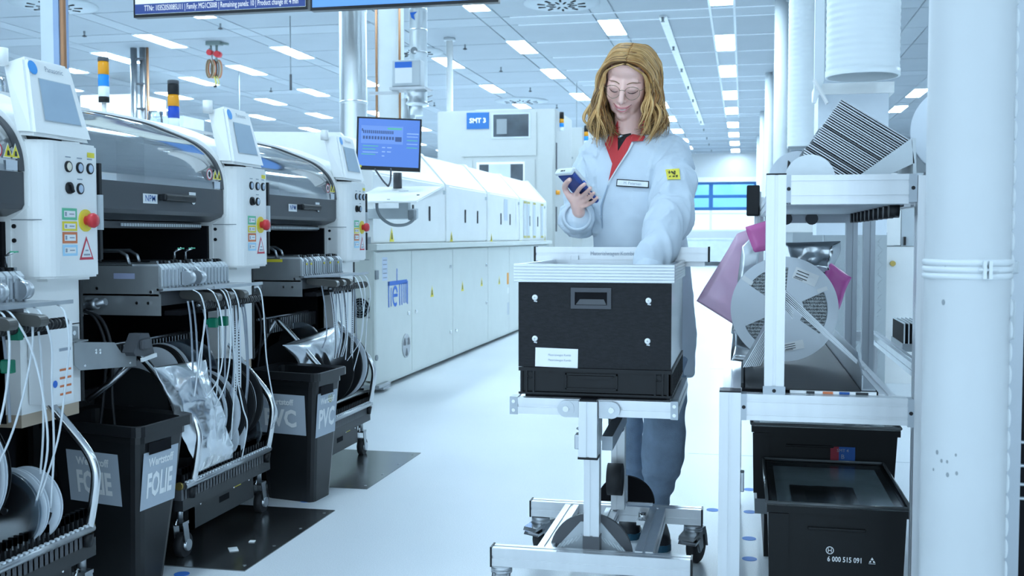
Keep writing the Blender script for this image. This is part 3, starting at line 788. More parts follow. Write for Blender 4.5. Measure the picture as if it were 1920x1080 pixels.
CARTN = ['nearest feeder cart', 'middle feeder cart', 'farthest feeder cart']
def feeder_cart(ci, dy, label):
    root = thing('feeder_cart', label, 'feeder cart', (-2.0, 3.35+dy, 0))
    P = lambda mb, name, m_, par=root, **k: mb.build(name, m_, par, **k)
    # tray and under-frame
    mb = MB(); mb.box(-2.32, -1.755, 3.10+dy, 3.66+dy, 0.205, 0.225); mb.box(-2.32, -2.30, 3.10+dy, 3.66+dy, 0.225, 0.50)
    mb.box(-1.765, -1.735, 3.06+dy, 3.70+dy, 0.175, 0.225); P(mb, 'tray', TRAYM)
    mb = MB(); mb.box(-1.80, -1.785, 3.21+dy, 3.66+dy, 0.075, 0.18); mb.box(-2.30, -1.785, 3.21+dy, 3.225+dy, 0.075, 0.18); fp = P(mb, 'front_plate', TRAYM)
    mb = MB(); rect(mb, (-1.785, 3.53+dy, 0.158), YP, ZP, 0.06, 0.022, 0.001); mb.build('yellow_label', YELLOW, fp)
    mb = MB(); rect(mb, (-1.785, 3.43+dy, 0.130), YP, ZP, 0.075, 0.022, 0.001); mb.build('grip_slot', BLACKM, fp)
    for y in (3.26, 3.50, 3.62):
        mb = MB(); mb.cyl((-1.785, y+dy, 0.15), (-1.782, y+dy, 0.15), 0.004, seg=8); mb.build('screw', CHROME, fp)
    # comb: bar, dark fingers, pale tooth tops
    mb = MB(); mb.cyl((-1.718, 3.04+dy, 0.262), (-1.718, 3.66+dy, 0.262), 0.011, seg=10); P(mb, 'comb_bar', STEEL)
    mb = MB()
    for k in range(30):
        y = 3.05+dy+k*0.0205
        mb.box(-1.722, -1.712, y, y+0.010, 0.269, 0.276)
    P(mb, 'comb_tooth_tops', TAPEW)
    mb = MB()
    for k in range(30):
        y = 3.055+dy+k*0.0205
        mb.box(-1.735, -1.728, y, y+0.006, 0.215, 0.315); mb.box(-1.75, -1.728, y, y+0.006, 0.295, 0.315)
    P(mb, 'comb_fingers', BLACK)
    mb = MB(); mb.box(-1.76, -1.728, 3.04+dy, 3.67+dy, 0.215, 0.25); P(mb, 'comb_rail', DGREY)
    # upper comb at the back of the reel bay
    mb = MB()
    for k in range(28): mb.box(-1.99, -1.96, 3.08+dy+k*0.02, 3.084+dy+k*0.02, 0.64, 0.70)
    mb.cyl((-2.0, 3.05+dy, 0.70), (-2.0, 3.66+dy, 0.70), 0.006, seg=8); P(mb, 'rear_comb', STEEL)
    # chrome rails
    for yy in (3.10, 3.65):
        pts = [(-1.935, yy+dy, 0.700), (-1.85, yy+dy, 0.615), (-1.77, yy+dy, 0.530), (-1.725, yy+dy, 0.478), (-1.704, yy+dy, 0.440), (-1.698, yy+dy, 0.40), (-1.708, yy+dy, 0.33), (-1.722, yy+dy, 0.262)]
        mb = MB(); mb.tube(smooth_path(pts, 5), 0.0125, seg=14); h = P(mb, 'rail', CHROME)
        mb = MB(); mb.cyl((-1.724, yy+dy, 0.25), (-1.730, yy+dy, 0.215), 0.015, seg=12); mb.build('rail_foot', BLACK, h)
        mb = MB(); mb.tube([(-1.935, yy+dy, 0.700), (-1.99, yy+dy, 0.62), (-2.05, yy+dy, 0.53)], 0.011, seg=10); mb.build('rail_strut', STEEL, h)
    mb = MB(); mb.cyl((-1.735, 3.035+dy, 0.262), (-1.735, 3.045+dy, 0.262), 0.013, seg=12); mb.cyl((-1.735, 3.665+dy, 0.262), (-1.735, 3.68+dy, 0.262), 0.013, seg=12); P(mb, 'brass_knob', mat('brass', (0.45, 0.33, 0.10), 0.4, 0.8))
    # casters
    for yy in (3.135, 3.715):
        w, f = MB(), MB(); caster(w, f, -1.79, yy+dy)
        c = P(f, 'caster', STEEL); w.build('wheel', RUBBER, c)
        h = MB(); h.cyl((-1.812, yy+0.02+dy, 0.04), (-1.768, yy+0.02+dy, 0.04), 0.019, seg=16); h.build('wheel_hub', ALUD, c)
        b = MB(); b.tube([(-1.79, yy-0.01+dy, 0.125), (-1.785, yy-0.03+dy, 0.135), (-1.78, yy-0.045+dy, 0.12)], 0.004, seg=6); b.box(-1.80, -1.765, yy-0.01+dy, yy+0.03+dy, 0.172, 0.185); b.build('caster_bracket', CHROME, c)
    # feeder bank carrier: side plate facing the camera, carrying beam, front shelf
    mb = MB(); mb.box(-2.24, -1.805, 3.055+dy, 3.061+dy, 0.862, 0.957); mb.box(-2.10, -1.80, 3.055+dy, 3.06+dy, 0.80, 0.868); sp = P(mb, 'side_plate', STEEL2)
    for x, z in ((-2.20, 0.88), (-1.83, 0.875), (-2.02, 0.885), (-1.88, 0.84), (-1.84, 0.84), (-2.03, 0.95)):
        mb = MB(); mb.cyl((x, 3.050+dy, z), (x, 3.056+dy, z), 0.005, seg=8); mb.build('screw', CHROME, sp)
    mb = MB()
    if ci == 1: rect(mb, (-1.925, 3.054+dy, 0.925), XP, ZP, 0.075, 0.018)
    else: rect(mb, (-1.935, 3.054+dy, 0.950), XP, ZP, 0.10, 0.012)
    mb.build('side_label', mat('lilac_label', (0.40, 0.44, 0.62), 0.5) if ci == 1 else YELLOW, sp)
    mb = MB(); mb.box(-2.24, -1.81, 3.062+dy, 3.52+dy, 0.83, 0.874); P(mb, 'carrying_beam', DGREY)
    mb = MB(); mb.prism([(-1.812, 3.055+dy), (-1.79, 3.055+dy), (-1.685, 3.19+dy), (-1.685, 3.545+dy), (-1.812, 3.545+dy)], 'z', 0.879, 0.886)
    mb.box(-1.69, -1.683, 3.19+dy, 3.545+dy, 0.879, 0.889); P(mb, 'front_shelf', ALUD)
    # frame handle on top of the near plates
    mb = MB()
    for y in (3.07, 3.13):
        mb.tube([(-2.16, y+dy, 0.958), (-2.16, y+dy, 1.005), (-1.95, y+dy, 1.005), (-1.925, y+dy, 0.99), (-1.915, y+dy, 0.958)], 0.006, seg=8)
        mb.cyl((-2.06, y+dy, 0.958), (-2.06, y+dy, 1.005), 0.005, seg=8)
    mb.box(-2.2, -1.9, 3.06+dy, 3.15+dy, 0.956, 0.962); P(mb, 'grip_frame', STEEL)
    # pneumatic coupling below the plate, two dark hoses
    mb = MB(); mb.box(-2.13, -2.07, 3.00+dy, 3.05+dy, 0.795, 0.855); mb.cyl((-2.07, 3.02+dy, 0.825), (-1.97, 3.02+dy, 0.845), 0.012, seg=12); mb.cyl((-2.03, 3.02+dy, 0.833), (-2.0, 3.02+dy, 0.839), 0.018, seg=12); P(mb, 'air_coupling', ALUD)
    mb = MB()
    for k in (0, 1):
        mb.tube(smooth_path([(-2.05, 3.02+dy, 0.815), (-2.0+0.02*k, 3.01+dy, 0.79), (-1.96+0.02*k, 3.0+dy, 0.70), (-1.97+0.03*k, 3.0+dy, 0.55), (-1.99+0.06*k, 3.0+dy, 0.42)], 6), 0.005, seg=6)
    P(mb, 'air_hose', TAPEB)
    # rows of black guide rollers
    mb = MB(); mb.cyl((-1.690, 3.09+dy, 0.832), (-1.690, 3.53+dy, 0.832), 0.004, seg=6); rr = P(mb, 'roller_rod', STEEL)
    for k in range(14):
        y = 3.10+dy+k*0.0302
        mb = MB(); mb.lathe([(0.006, 0), (0.0145, 0.001), (0.0145, 0.009), (0.009, 0.0115), (0.0145, 0.014), (0.0145, 0.023), (0.006, 0.024)], (-1.690, y, 0.832), (0, 1, 0), seg=14); mb.build('guide_roller', BLACK, rr)
    mb = MB(); mb.box(-1.80, -1.745, 3.08+dy, 3.53+dy, 0.80, 0.815); P(mb, 'roller_beam', BLACKM)
    # dull paddle arms that lead the tape away
    arms = [3.12, 3.22, 3.33] if ci == 0 else ([3.17, 3.26, 3.36] if ci == 1 else [3.10, 3.18, 3.26])
    for y in arms:
        mb = MB(); L = 0.15 if ci == 0 else 0.11
        pl = [(0.014*math.cos(a)+L, 0.014*math.sin(a)) for a in [-PI/2+PI*i/8 for i in range(9)]] + [(0.014*math.cos(a), 0.014*math.sin(a)) for a in [PI/2+PI*i/8 for i in range(9)]]
        mb.prism([(-1.785+a, 0.862+b-a*0.08) for a, b in pl], 'y', y+dy, y+0.03+dy); P(mb, 'guide_arm', mat('grey_brown_arm', (0.10, 0.10, 0.095), 0.35, 0.3))
    return root

for ci, lab in enumerate(['charcoal feeder cart with chrome rails, cut by the left edge', 'charcoal feeder cart with chrome rails and a foil bag in front', 'charcoal feeder cart with chrome rails behind the PVC bin']):
    dy = (ci-1)*PITCH
    feeder_cart(ci, dy, lab)
    # feeders standing side by side on the carrying beam
    nf = 19
    for k in range(nf):
        y = 3.068 + dy + k*0.0238
        gap = (ci == 0 and k in (0, 1, 2)) or (ci == 2 and k in (5, 11, 15))
        kind = 'drum' if (ci == 0 and k in (13, 17)) or (ci == 1 and k in (5, 8)) else ('led' if ci == 2 and k in (1, 3, 9, 12, 16) else 'plain')
        dark = gap
        f = thing('tape_feeder', '%s slim tape feeder, %s from the near end of the %s' % ({'drum': 'silver drum-fronted', 'led': 'dark lamp-tipped', 'plain': 'dark grey' if dark else 'silver'}[kind], ORD[k], CARTN[ci]), 'tape feeder', (-2.0, y+0.01, 0.8745), 'feeders on the ' + CARTN[ci])
        m_ = FEEDD if dark or kind == 'led' else FEEDM
        zt = 0.963 + random.uniform(-0.002, 0.002)
        mb = MB(); mb.prism([(-2.23, 0.875), (-1.808, 0.875), (-1.803, 0.885), (-1.803, zt-0.012), (-1.815, zt), (-2.23, zt)], 'y', y+0.002, y+0.0195); mb.build('body', m_, f)
        mb = MB(); mb.box(-2.18, -1.82, y+0.006, y+0.015, zt, zt+0.006); mb.box(-1.845, -1.822, y+0.005, y+0.017, zt, zt+0.010); mb.build('top_rail', BLACK if k % 3 else STEEL, f)
        mb = MB(); mb.box(-1.8035, -1.7985, y+0.006, y+0.0155, 0.892, zt-0.018); mb.box(-1.80, -1.794, y+0.007, y+0.0145, 0.886, 0.893); mb.build('front_plate', ALUD if not dark else STEEL, f)
        if kind == 'drum':
            mb = MB(); mb.cyl((-1.785, y-0.004, 0.915), (-1.785, y+0.026, 0.915), 0.024, seg=20); mb.build('take_up_drum', ALUD, f)
            mb = MB(); mb.tube([(-1.83, y+0.01, zt), (-1.83, y+0.01, 1.0), (-1.822, y+0.01, 1.006), (-1.805, y+0.01, 1.012)], 0.004, seg=6); mb.build('release_lever', CHROME, f)
            mb = MB(); mb.obox((-1.806, y+0.01, 1.012), (0.02, 0.008, 0.004)); mb.build('lever_tip', mat('green_tip', (0.10, 0.45, 0.28), 0.4, var=0), f)
            mb = MB(); mb.strip([(-1.80, y+0.01, 0.955), (-1.775, y+0.01, 0.935), (-1.765, y+0.01, 0.92)], (0, 0.012, 0)); mb.build('cover_tape', TAPEW, f)
        if kind == 'led':
            mb = MB(); mb.cyl((-1.799, y+0.0105, 0.935), (-1.795, y+0.0105, 0.935), 0.0045, seg=10); mb.build('status_lamp', YELLOW, f)

# ---- reels
def reels_for(ci):
    dy = (ci-1)*PITCH
    n = 0
    def R_(*a, **k):
        nonlocal n
        x, y, z, R, w, m_, txt = a
        reel(x, y+dy, z, R, w, m_, '%s reel, %s placed in the %s' % (txt, ORD[n], CARTN[ci]), **k); n += 1
    if ci == 0:
        R_(-1.895, 3.13, 0.475, 0.165, 0.010, REELB, 'black', spokes=0); R_(-1.895, 3.155, 0.480, 0.165, 0.010, REELB, 'black', spokes=0)
        R_(-1.895, 3.18, 0.470, 0.165, 0.010, REELB, 'large black', spokes=0); R_(-1.89, 3.215, 0.478, 0.165, 0.010, REELB, 'large black', spokes=0)
        R_(-1.895, 3.25, 0.472, 0.165, 0.010, REELB, 'large black', spokes=0); R_(-1.885, 3.29, 0.485, 0.165, 0.012, REELB, 'large black', spokes=0)
        R_(-1.885, 3.315, 0.482, 0.172, 0.012, REELW, 'large white', spokes=0); R_(-1.895, 3.35, 0.480, 0.165, 0.012, REELB, 'large black', spokes=0)
        R_(-2.0, 3.06, 0.60, 0.10, 0.012, REELC, 'clear plastic', spokes=0); R_(-2.0, 3.19, 0.62, 0.10, 0.012, REELC, 'clear plastic', spokes=0)
        R_(-1.81, 3.03, 0.395, 0.115, 0.010, REELW, 'white spoked', spokes=3); R_(-1.80, 3.075, 0.345, 0.088, 0.010, REELW, 'small white spoked', spokes=3)
        R_(-1.79, 3.235, 0.352, 0.088, 0.012, REELC, 'small clear', spokes=0); R_(-1.79, 3.255, 0.350, 0.088, 0.012, REELW, 'small white', spokes=3, wide=0.35)
        R_(-1.80, 3.42, 0.365, 0.10, 0.012, REELC, 'clear', spokes=0); R_(-1.80, 3.45, 0.366, 0.10, 0.012, REELW, 'white', spokes=0); R_(-1.795, 3.50, 0.362, 0.098, 0.012, REELW, 'white', spokes=3, wide=0.3)
    elif ci == 1:
        R_(-1.94, 3.11, 0.49, 0.135, 0.012, REELB, 'large black', spokes=0); R_(-1.92, 3.215, 0.59, 0.092, 0.012, REELW, 'white', spokes=0, tape=REELW); R_(-1.915, 3.235, 0.585, 0.105, 0.010, REELB, 'black', spokes=0)
        R_(-1.93, 3.275, 0.58, 0.11, 0.012, REELW, 'white', spokes=3, wide=0.4); R_(-1.92, 3.34, 0.57, 0.12, 0.012, REELC, 'clear', spokes=0); R_(-1.92, 3.43, 0.57, 0.12, 0.012, REELC, 'grey clear', spokes=0)
        R_(-1.87, 3.30, 0.45, 0.155, 0.010, REELB, 'black', spokes=0); R_(-1.865, 3.325, 0.45, 0.15, 0.010, REELW, 'white', spokes=0); R_(-1.86, 3.36, 0.445, 0.15, 0.010, REELB, 'black', spokes=0)
        R_(-1.85, 3.39, 0.44, 0.15, 0.012, REELW, 'white', spokes=0); R_(-1.845, 3.43, 0.44, 0.15, 0.012, REELB, 'black', spokes=0); R_(-1.85, 3.50, 0.455, 0.155, 0.012, REELB, 'black', spokes=0)
        R_(-1.845, 3.52, 0.455, 0.142, 0.010, REELW, 'white rimmed', spokes=2, wide=0.85); R_(-1.84, 3.55, 0.46, 0.15, 0.010, REELB, 'black', spokes=0)
        R_(-1.80, 3.40, 0.352, 0.088, 0.012, REELW, 'small white spoked', spokes=3, wide=0.5); R_(-1.80, 3.455, 0.350, 0.088, 0.012, REELW, 'small white', spokes=3, wide=0.5)
        R_(-1.79, 3.58, 0.345, 0.08, 0.012, REELC, 'small clear', spokes=0)
    else:
        R_(-1.90, 3.16, 0.44, 0.165, 0.012, REELB, 'black', spokes=0); R_(-1.90, 3.22, 0.45, 0.165, 0.012, REELB, 'black', spokes=0); R_(-1.93, 3.33, 0.57, 0.10, 0.012, REELC, 'clear', spokes=0)
        R_(-1.88, 3.42, 0.45, 0.17, 0.012, REELB, 'black', spokes=0); R_(-1.87, 3.50, 0.46, 0.17, 0.012, REELB, 'black', spokes=0); R_(-1.865, 3.545, 0.46, 0.172, 0.010, REELW, 'white rimmed', spokes=2, wide=0.85); R_(-1.86, 3.57, 0.455, 0.165, 0.010, REELB, 'black', spokes=0)
for ci in range(3): reels_for(ci)

# ---- tapes running out of the feeders and hanging down
def hanging_tape(ci, k, pts, m_, w, label, perf=False):
    dy = (ci-1)*PITCH
    P_ = smooth_path([(x, y+dy, z) for x, y, z in pts], 6)
    t = tag(MB().strip(P_, (0.25*w, 0.97*w, 0), 0.0012).build('carrier_tape', m_, loc=P_[0]), label, 'tape', 'tapes hanging from the feeder carts')
    if perf:
        mb = MB()
        for i in range(2, len(P_)*3-4):
            a = i/3; j = int(a); f = a-j
            if j+1 < len(P_):
                p = P_[j].lerp(P_[j+1], f); mb.obox(p+Vector((0.001, -0.003, 0)), (0.003, 0.003, 0.005))
        mb.build('sprocket_holes', TAPEB, t)
    return t
rt = random.Random(5)
specs = {
 0: [(3.02, 3.10, .22, 'w'), (3.05, 3.06, .26, 'w'), (3.085, 3.02, .35, 'w'), (3.11, 3.16, .30, 'w'), (3.13, 3.07, .40, 'g'), (3.15, 3.15, .38, 'g'), (3.18, 3.10, .52, 'w'), (3.20, 3.25, .33, 'w'), (3.23, 3.30, .36, 'g'),
     (3.27, 3.20, .50, 'w'), (3.30, 3.42, .38, 'w'), (3.33, 3.36, .60, 'g'), (3.36, 3.26, .48, 'w'), (3.40, 3.48, .36, 'w'), (3.46, 3.47, .45, 'w'), (3.49, 3.44, .40, 'w')],
 1: [(3.08, 3.10, .52, 'w'), (3.10, 3.13, .55, 'g'), (3.13, 3.16, .55, 'g'), (3.17, 3.14, .50, 'w'), (3.19, 3.23, .50, 'g'), (3.20, 3.16, .52, 'w'), (3.235, 3.20, .45, 'w'), (3.26, 3.38, .28, 'w'), (3.285, 3.27, .46, 'w'), (3.31, 3.34, .30, 'w'),
     (3.34, 3.35, .50, 'g'), (3.37, 3.38, .48, 'g'), (3.405, 3.42, .42, 'p'), (3.43, 3.45, .42, 'p'), (3.46, 3.48, .40, 'g'), (3.48, 3.49, .40, 'g'), (3.50, 3.62, .34, 'w')],
 2: [(3.10, 3.11, .58, 'g'), (3.19, 3.25, .52, 'p'), (3.215, 3.26, .54, 'w'), (3.245, 3.25, .54, 'g'), (3.27, 3.28, .54, 'g'), (3.31, 3.29, .52, 'w'), (3.335, 3.335, .52, 'p'), (3.36, 3.35, .50, 'w'), (3.385, 3.38, .50, 'w'), (3.42, 3.42, .44, 'w'), (3.445, 3.45, .46, 'p'), (3.47, 3.52, .40, 'g'), (3.49, 3.55, .42, 'w')],
}
for ci in range(3):
    for k, (y0, y1, zb, kd) in enumerate(specs[ci]):
        m_ = TAPEG if kd == 'g' else TAPEW
        w = 0.019 if kd == 'p' else (0.006 if kd == 'w' else 0.008)
        b = rt.uniform(-0.02, 0.03)
        if kd == 'w' and k % 3 != 2:
            pts = [(-1.700, y0, 0.882), (-1.672, y0, 0.862), (-1.655+b*0.3, y0+(y1-y0)*0.2, 0.79), (-1.665+b, y0+(y1-y0)*0.45, 0.68), (-1.68+b, y0+(y1-y0)*0.75, (0.68+zb)/2), (-1.715, y1, zb)]
        else:
            pts = [(-1.730, y0, 0.845), (-1.724, y0, 0.81), (-1.722+b*0.2, y0+(y1-y0)*0.3, 0.74), (-1.724+b*0.4, y0+(y1-y0)*0.7, (0.70+zb)/2), (-1.735, y1, zb)]
        if ci == 1 and k in (7, 16): pts = [(-1.700, y0, 0.882), (-1.672, y0, 0.862), (-1.66, y0, 0.79), (-1.665, y0+0.03, 0.62)] + [(-1.675, y1-0.02, 0.47), (-1.668, y1, 0.40), (-1.70, y1+0.02, zb)]
        hanging_tape(ci, k, pts, m_, w, '%s tape strip, %s from the near end below the %s' % ({'w': 'thin white', 'g': 'thin grey', 'p': 'punched white'}[kd], ORD[k], CARTN[ci]), kd == 'p')
# green clips gripping tapes
GC = [(0, 3.06, 0.79), (0, 3.04, 0.72), (0, 3.21, 0.80), (0, 3.20, 0.735), (0, 3.33, 0.82), (0, 3.30, 0.745), (1, 3.19, 0.77), (1, 3.26, 0.77)]
for k, (ci, y, z) in enumerate(GC):
    dy = (ci-1)*PITCH
    mb = MB(); mb.rbox(-1.705, -1.675, y+dy-0.009, y+dy+0.009, z-0.016, z+0.016, 0.003); mb.box(-1.712, -1.705, y+dy-0.006, y+dy+0.006, z-0.006, z+0.010)
    tag(mb.build('tape_clip', GREENPL, loc=(-1.69, y+dy, z)), 'small green plastic tape clip, %s from the left of the image' % ORD[k], 'clip', 'green tape clips')

# ---- crumpled foil bags
FOIL = mat('silver_foil', (0.72, 0.75, 0.78), 0.24, 0.93, var=0.08, scale=6)
def crumple(name, label, cat, corners, nu, nv, amp, m_, thick=0.012, seed=1, folds=None, bulge=0.0):
    """pillow-like sheet over four corner points (tl,tr,br,bl), creased by noise; front and back skins"""
    tl, tr, br, bl = [Vector(c) for c in corners]
    nrm = (tr-tl).cross(bl-tl).normalized()
    if nrm.x - nrm.y < 0: nrm = -nrm
    rnd = random.Random(seed); off = Vector((rnd.uniform(0, 50), rnd.uniform(0, 50), rnd.uniform(0, 50)))
    vs_, fs = [], []
    def ridge(p, s): return 1 - 2*abs(mnoise.noise(p*s + off))
    for side in (1, -1):
        for j in range(nv+1):
            for i in range(nu+1):
                u, v = i/nu, j/nv
                e = min(u, 1-u, v, 1-v)
                wob = 0.035*math.sin(v*7+seed)*(1 if i in (0, nu) else 0.6)*(tr-tl).length
                p = tl.lerp(tr, u).lerp(bl.lerp(br, u), v)
                p = p + (tr-tl).normalized()*wob*(1 if u > 0.5 else -0.6)*abs(u-0.5)*1.2
                d = (ridge(p, 5)*0.7 + ridge(p, 11)*0.35 + ridge(p, 24)*0.15)*amp*(0.35 + min(1, e*6)*0.65)
                puff = bulge*math.sin(PI*u)**0.7*math.sin(PI*v)**0.7
                vs_.append(p + nrm*(d*0.9 + side*(thick/2*min(1, e*8)+0.0004) + (puff if side > 0 else 0)))
        o = 0 if side == 1 else (nu+1)*(nv+1)
        for j in range(nv):
            for i in range(nu):
                a = o + j*(nu+1)+i
                q = (a, a+nu+1, a+nu+2, a+1)
                fs.append(q if side == 1 else q[::-1])
    n1 = (nu+1)*(nv+1)
    bd = [i for i in range(nu+1)] + [j*(nu+1)+nu for j in range(1, nv+1)] + [nv*(nu+1)+i for i in range(nu-1, -1, -1)] + [j*(nu+1) for j in range(nv-1, 0, -1)]
    for a, b in zip(bd, bd[1:]+bd[:1]): fs.append((a, b, n1+b, n1+a))
    mb = MB(); mb.add(vs_, fs, True)
    c = (tl+tr+br+bl)/4
    o = mb.build(name, m_, loc=(c.x, c.y, min(tl.z, tr.z, br.z, bl.z)), fixn=True)
    return tag(o, label, cat)
crumple('foil_bag', 'crumpled silver foil bag hanging in front of the middle feeder cart', 'foil bag', [(-1.770, 2.955, 0.650), (-1.755, 3.245, 0.640), (-1.712, 3.350, 0.292), (-1.715, 3.115, 0.290)], 56, 70, 0.027, FOIL, 0.02, 3, bulge=0.02)
crumple('foil_bag', 'smooth silver foil bag lying over reels behind the PVC bin', 'foil bag', [(-1.85, 4.08, 0.605), (-1.80, 4.55, 0.645), (-1.77, 4.68, 0.475), (-1.80, 4.20, 0.475)], 36, 26, 0.005, FOIL, 0.015, 8, bulge=0.03)

# white information box hung behind the tapes of the nearest cart
ib = thing('document_box', 'white document holder with orange stripes behind the nearest tapes', 'document holder', (-1.86, 2.60, 0.55))
mb = MB(); mb.box(-1.868, -1.80, 2.505, 2.60, 0.60, 0.82); mb.build('holder', PAPER, ib)
mb = MB()
for k in range(4): rect(mb, (-1.80, 2.565, 0.69-0.022*k), YP, ZP, 0.05, 0.006, 0.001)
mb.build('orange_print', ORANGEP, ib)
mb = MB(); disc(mb, (-1.80, 2.52, 0.655), YP, ZP, 0.010, 0.001); mb.build('round_mark', BLUEP, ib)
mb = MB()
rect(mb, (-1.80, 2.565, 0.745), YP, ZP, 0.05, 0.008, 0.001)
mb.build('fine_print', GREYINK, ib)

# steel bracket arm with black gripper on the leg of the nearest machine
br = thing('bracket_arm', 'brushed steel bracket arm with a black gripper above the foil bin', 'bracket', (-1.85, 2.75, 0.65))
mb = MB(); mb.prism([(2.655, 0.755), (2.85, 0.735), (2.885, 0.700), (2.965, 0.690), (2.965, 0.650), (2.68, 0.672), (2.655, 0.69)], 'x', -1.836, -1.832)
mb.prism([(2.655, 0.80), (2.72, 0.793), (2.72, 0.745), (2.655, 0.752)], 'x', -1.868, -1.864); mb.box(-1.866, -1.832, 2.656, 2.72, 0.752, 0.756); mb.build('plate', STEEL2, br)
for y, z in ((2.675, 0.778), (2.70, 0.776), (2.755, 0.722), (2.755, 0.714), (2.775, 0.720), (2.775, 0.712), (2.70, 0.683), (2.93, 0.664)):
    mb = MB(); x = -1.866 if z > 0.77 else -1.834; mb.cyl((x, y, z), (x+0.004, y, z), 0.004 if z < 0.77 else 0.007, seg=10); mb.build('bolt', CHROME, br)
mb = MB(); mb.prism([(2.90, 0.70), (2.94, 0.755), (2.985, 0.752), (3.01, 0.70), (3.02, 0.676), (2.91, 0.688)], 'x', -1.84, -1.80); mb.rbox(-1.80, -1.785, 2.93, 2.98, 0.705, 0.735, 0.004); mb.build('gripper', DGREY, br)
mb = MB(); mb.obox((-1.795, 2.975, 0.677), (0.006, 0.085, 0.012), (0.09, 0, 0)); mb.build('gripper_label', PAPER, br)
mb = MB(); mb.tube([(-1.84, 2.95, 0.66), (-1.90, 2.93, 0.60), (-1.96, 2.90, 0.55)], 0.010, seg=8); mb.build('arm_strut', STEEL, br)

# ---- steel plates on the floor in front of the carts
PLATE = mat('dark_floor_plate', (0.24, 0.25, 0.255), 0.20, 0.9, var=0.15, scale=3)
for k, (a, b) in enumerate([(3.05, 3.81), (4.165, 4.925)]):
    p = thing('floor_plate', ['dark steel floor plate under the caster of the middle cart', 'dark steel floor plate beyond the PVC bin'][k], 'floor plate', (-1.9, (a+b)/2, 0))
    mb = MB(); mb.box(-2.30, -1.52, a, b, 0, 0.003); mb.build('sheet', PLATE, p)
    for i in range(4):
        mb = MB(); mb.cyl((-1.545, a+0.05+i*(b-a-0.1)/3, 0.003), (-1.545, a+0.05+i*(b-a-0.1)/3, 0.0042), 0.006, seg=10); mb.build('screw', STEEL, p)
mb = MB(); mb.obox((-1.66, 3.25, 0.0045), (0.03, 0.045, 0.002), (0, 0, 0.6)); tag(mb.build('paper_scrap', PAPER, loc=(-1.66, 3.25, 0.0035)), 'small white paper scrap on the near dark floor plate', 'paper scrap')
mb = MB(); mb.obox((-1.64, 3.35, 0.0045), (0.02, 0.022, 0.002), (0, 0, 0.2)); tag(mb.build('paper_scrap', PAPER, loc=(-1.64, 3.35, 0.0035)), 'tiny square paper scrap farther on the near floor plate', 'paper scrap')

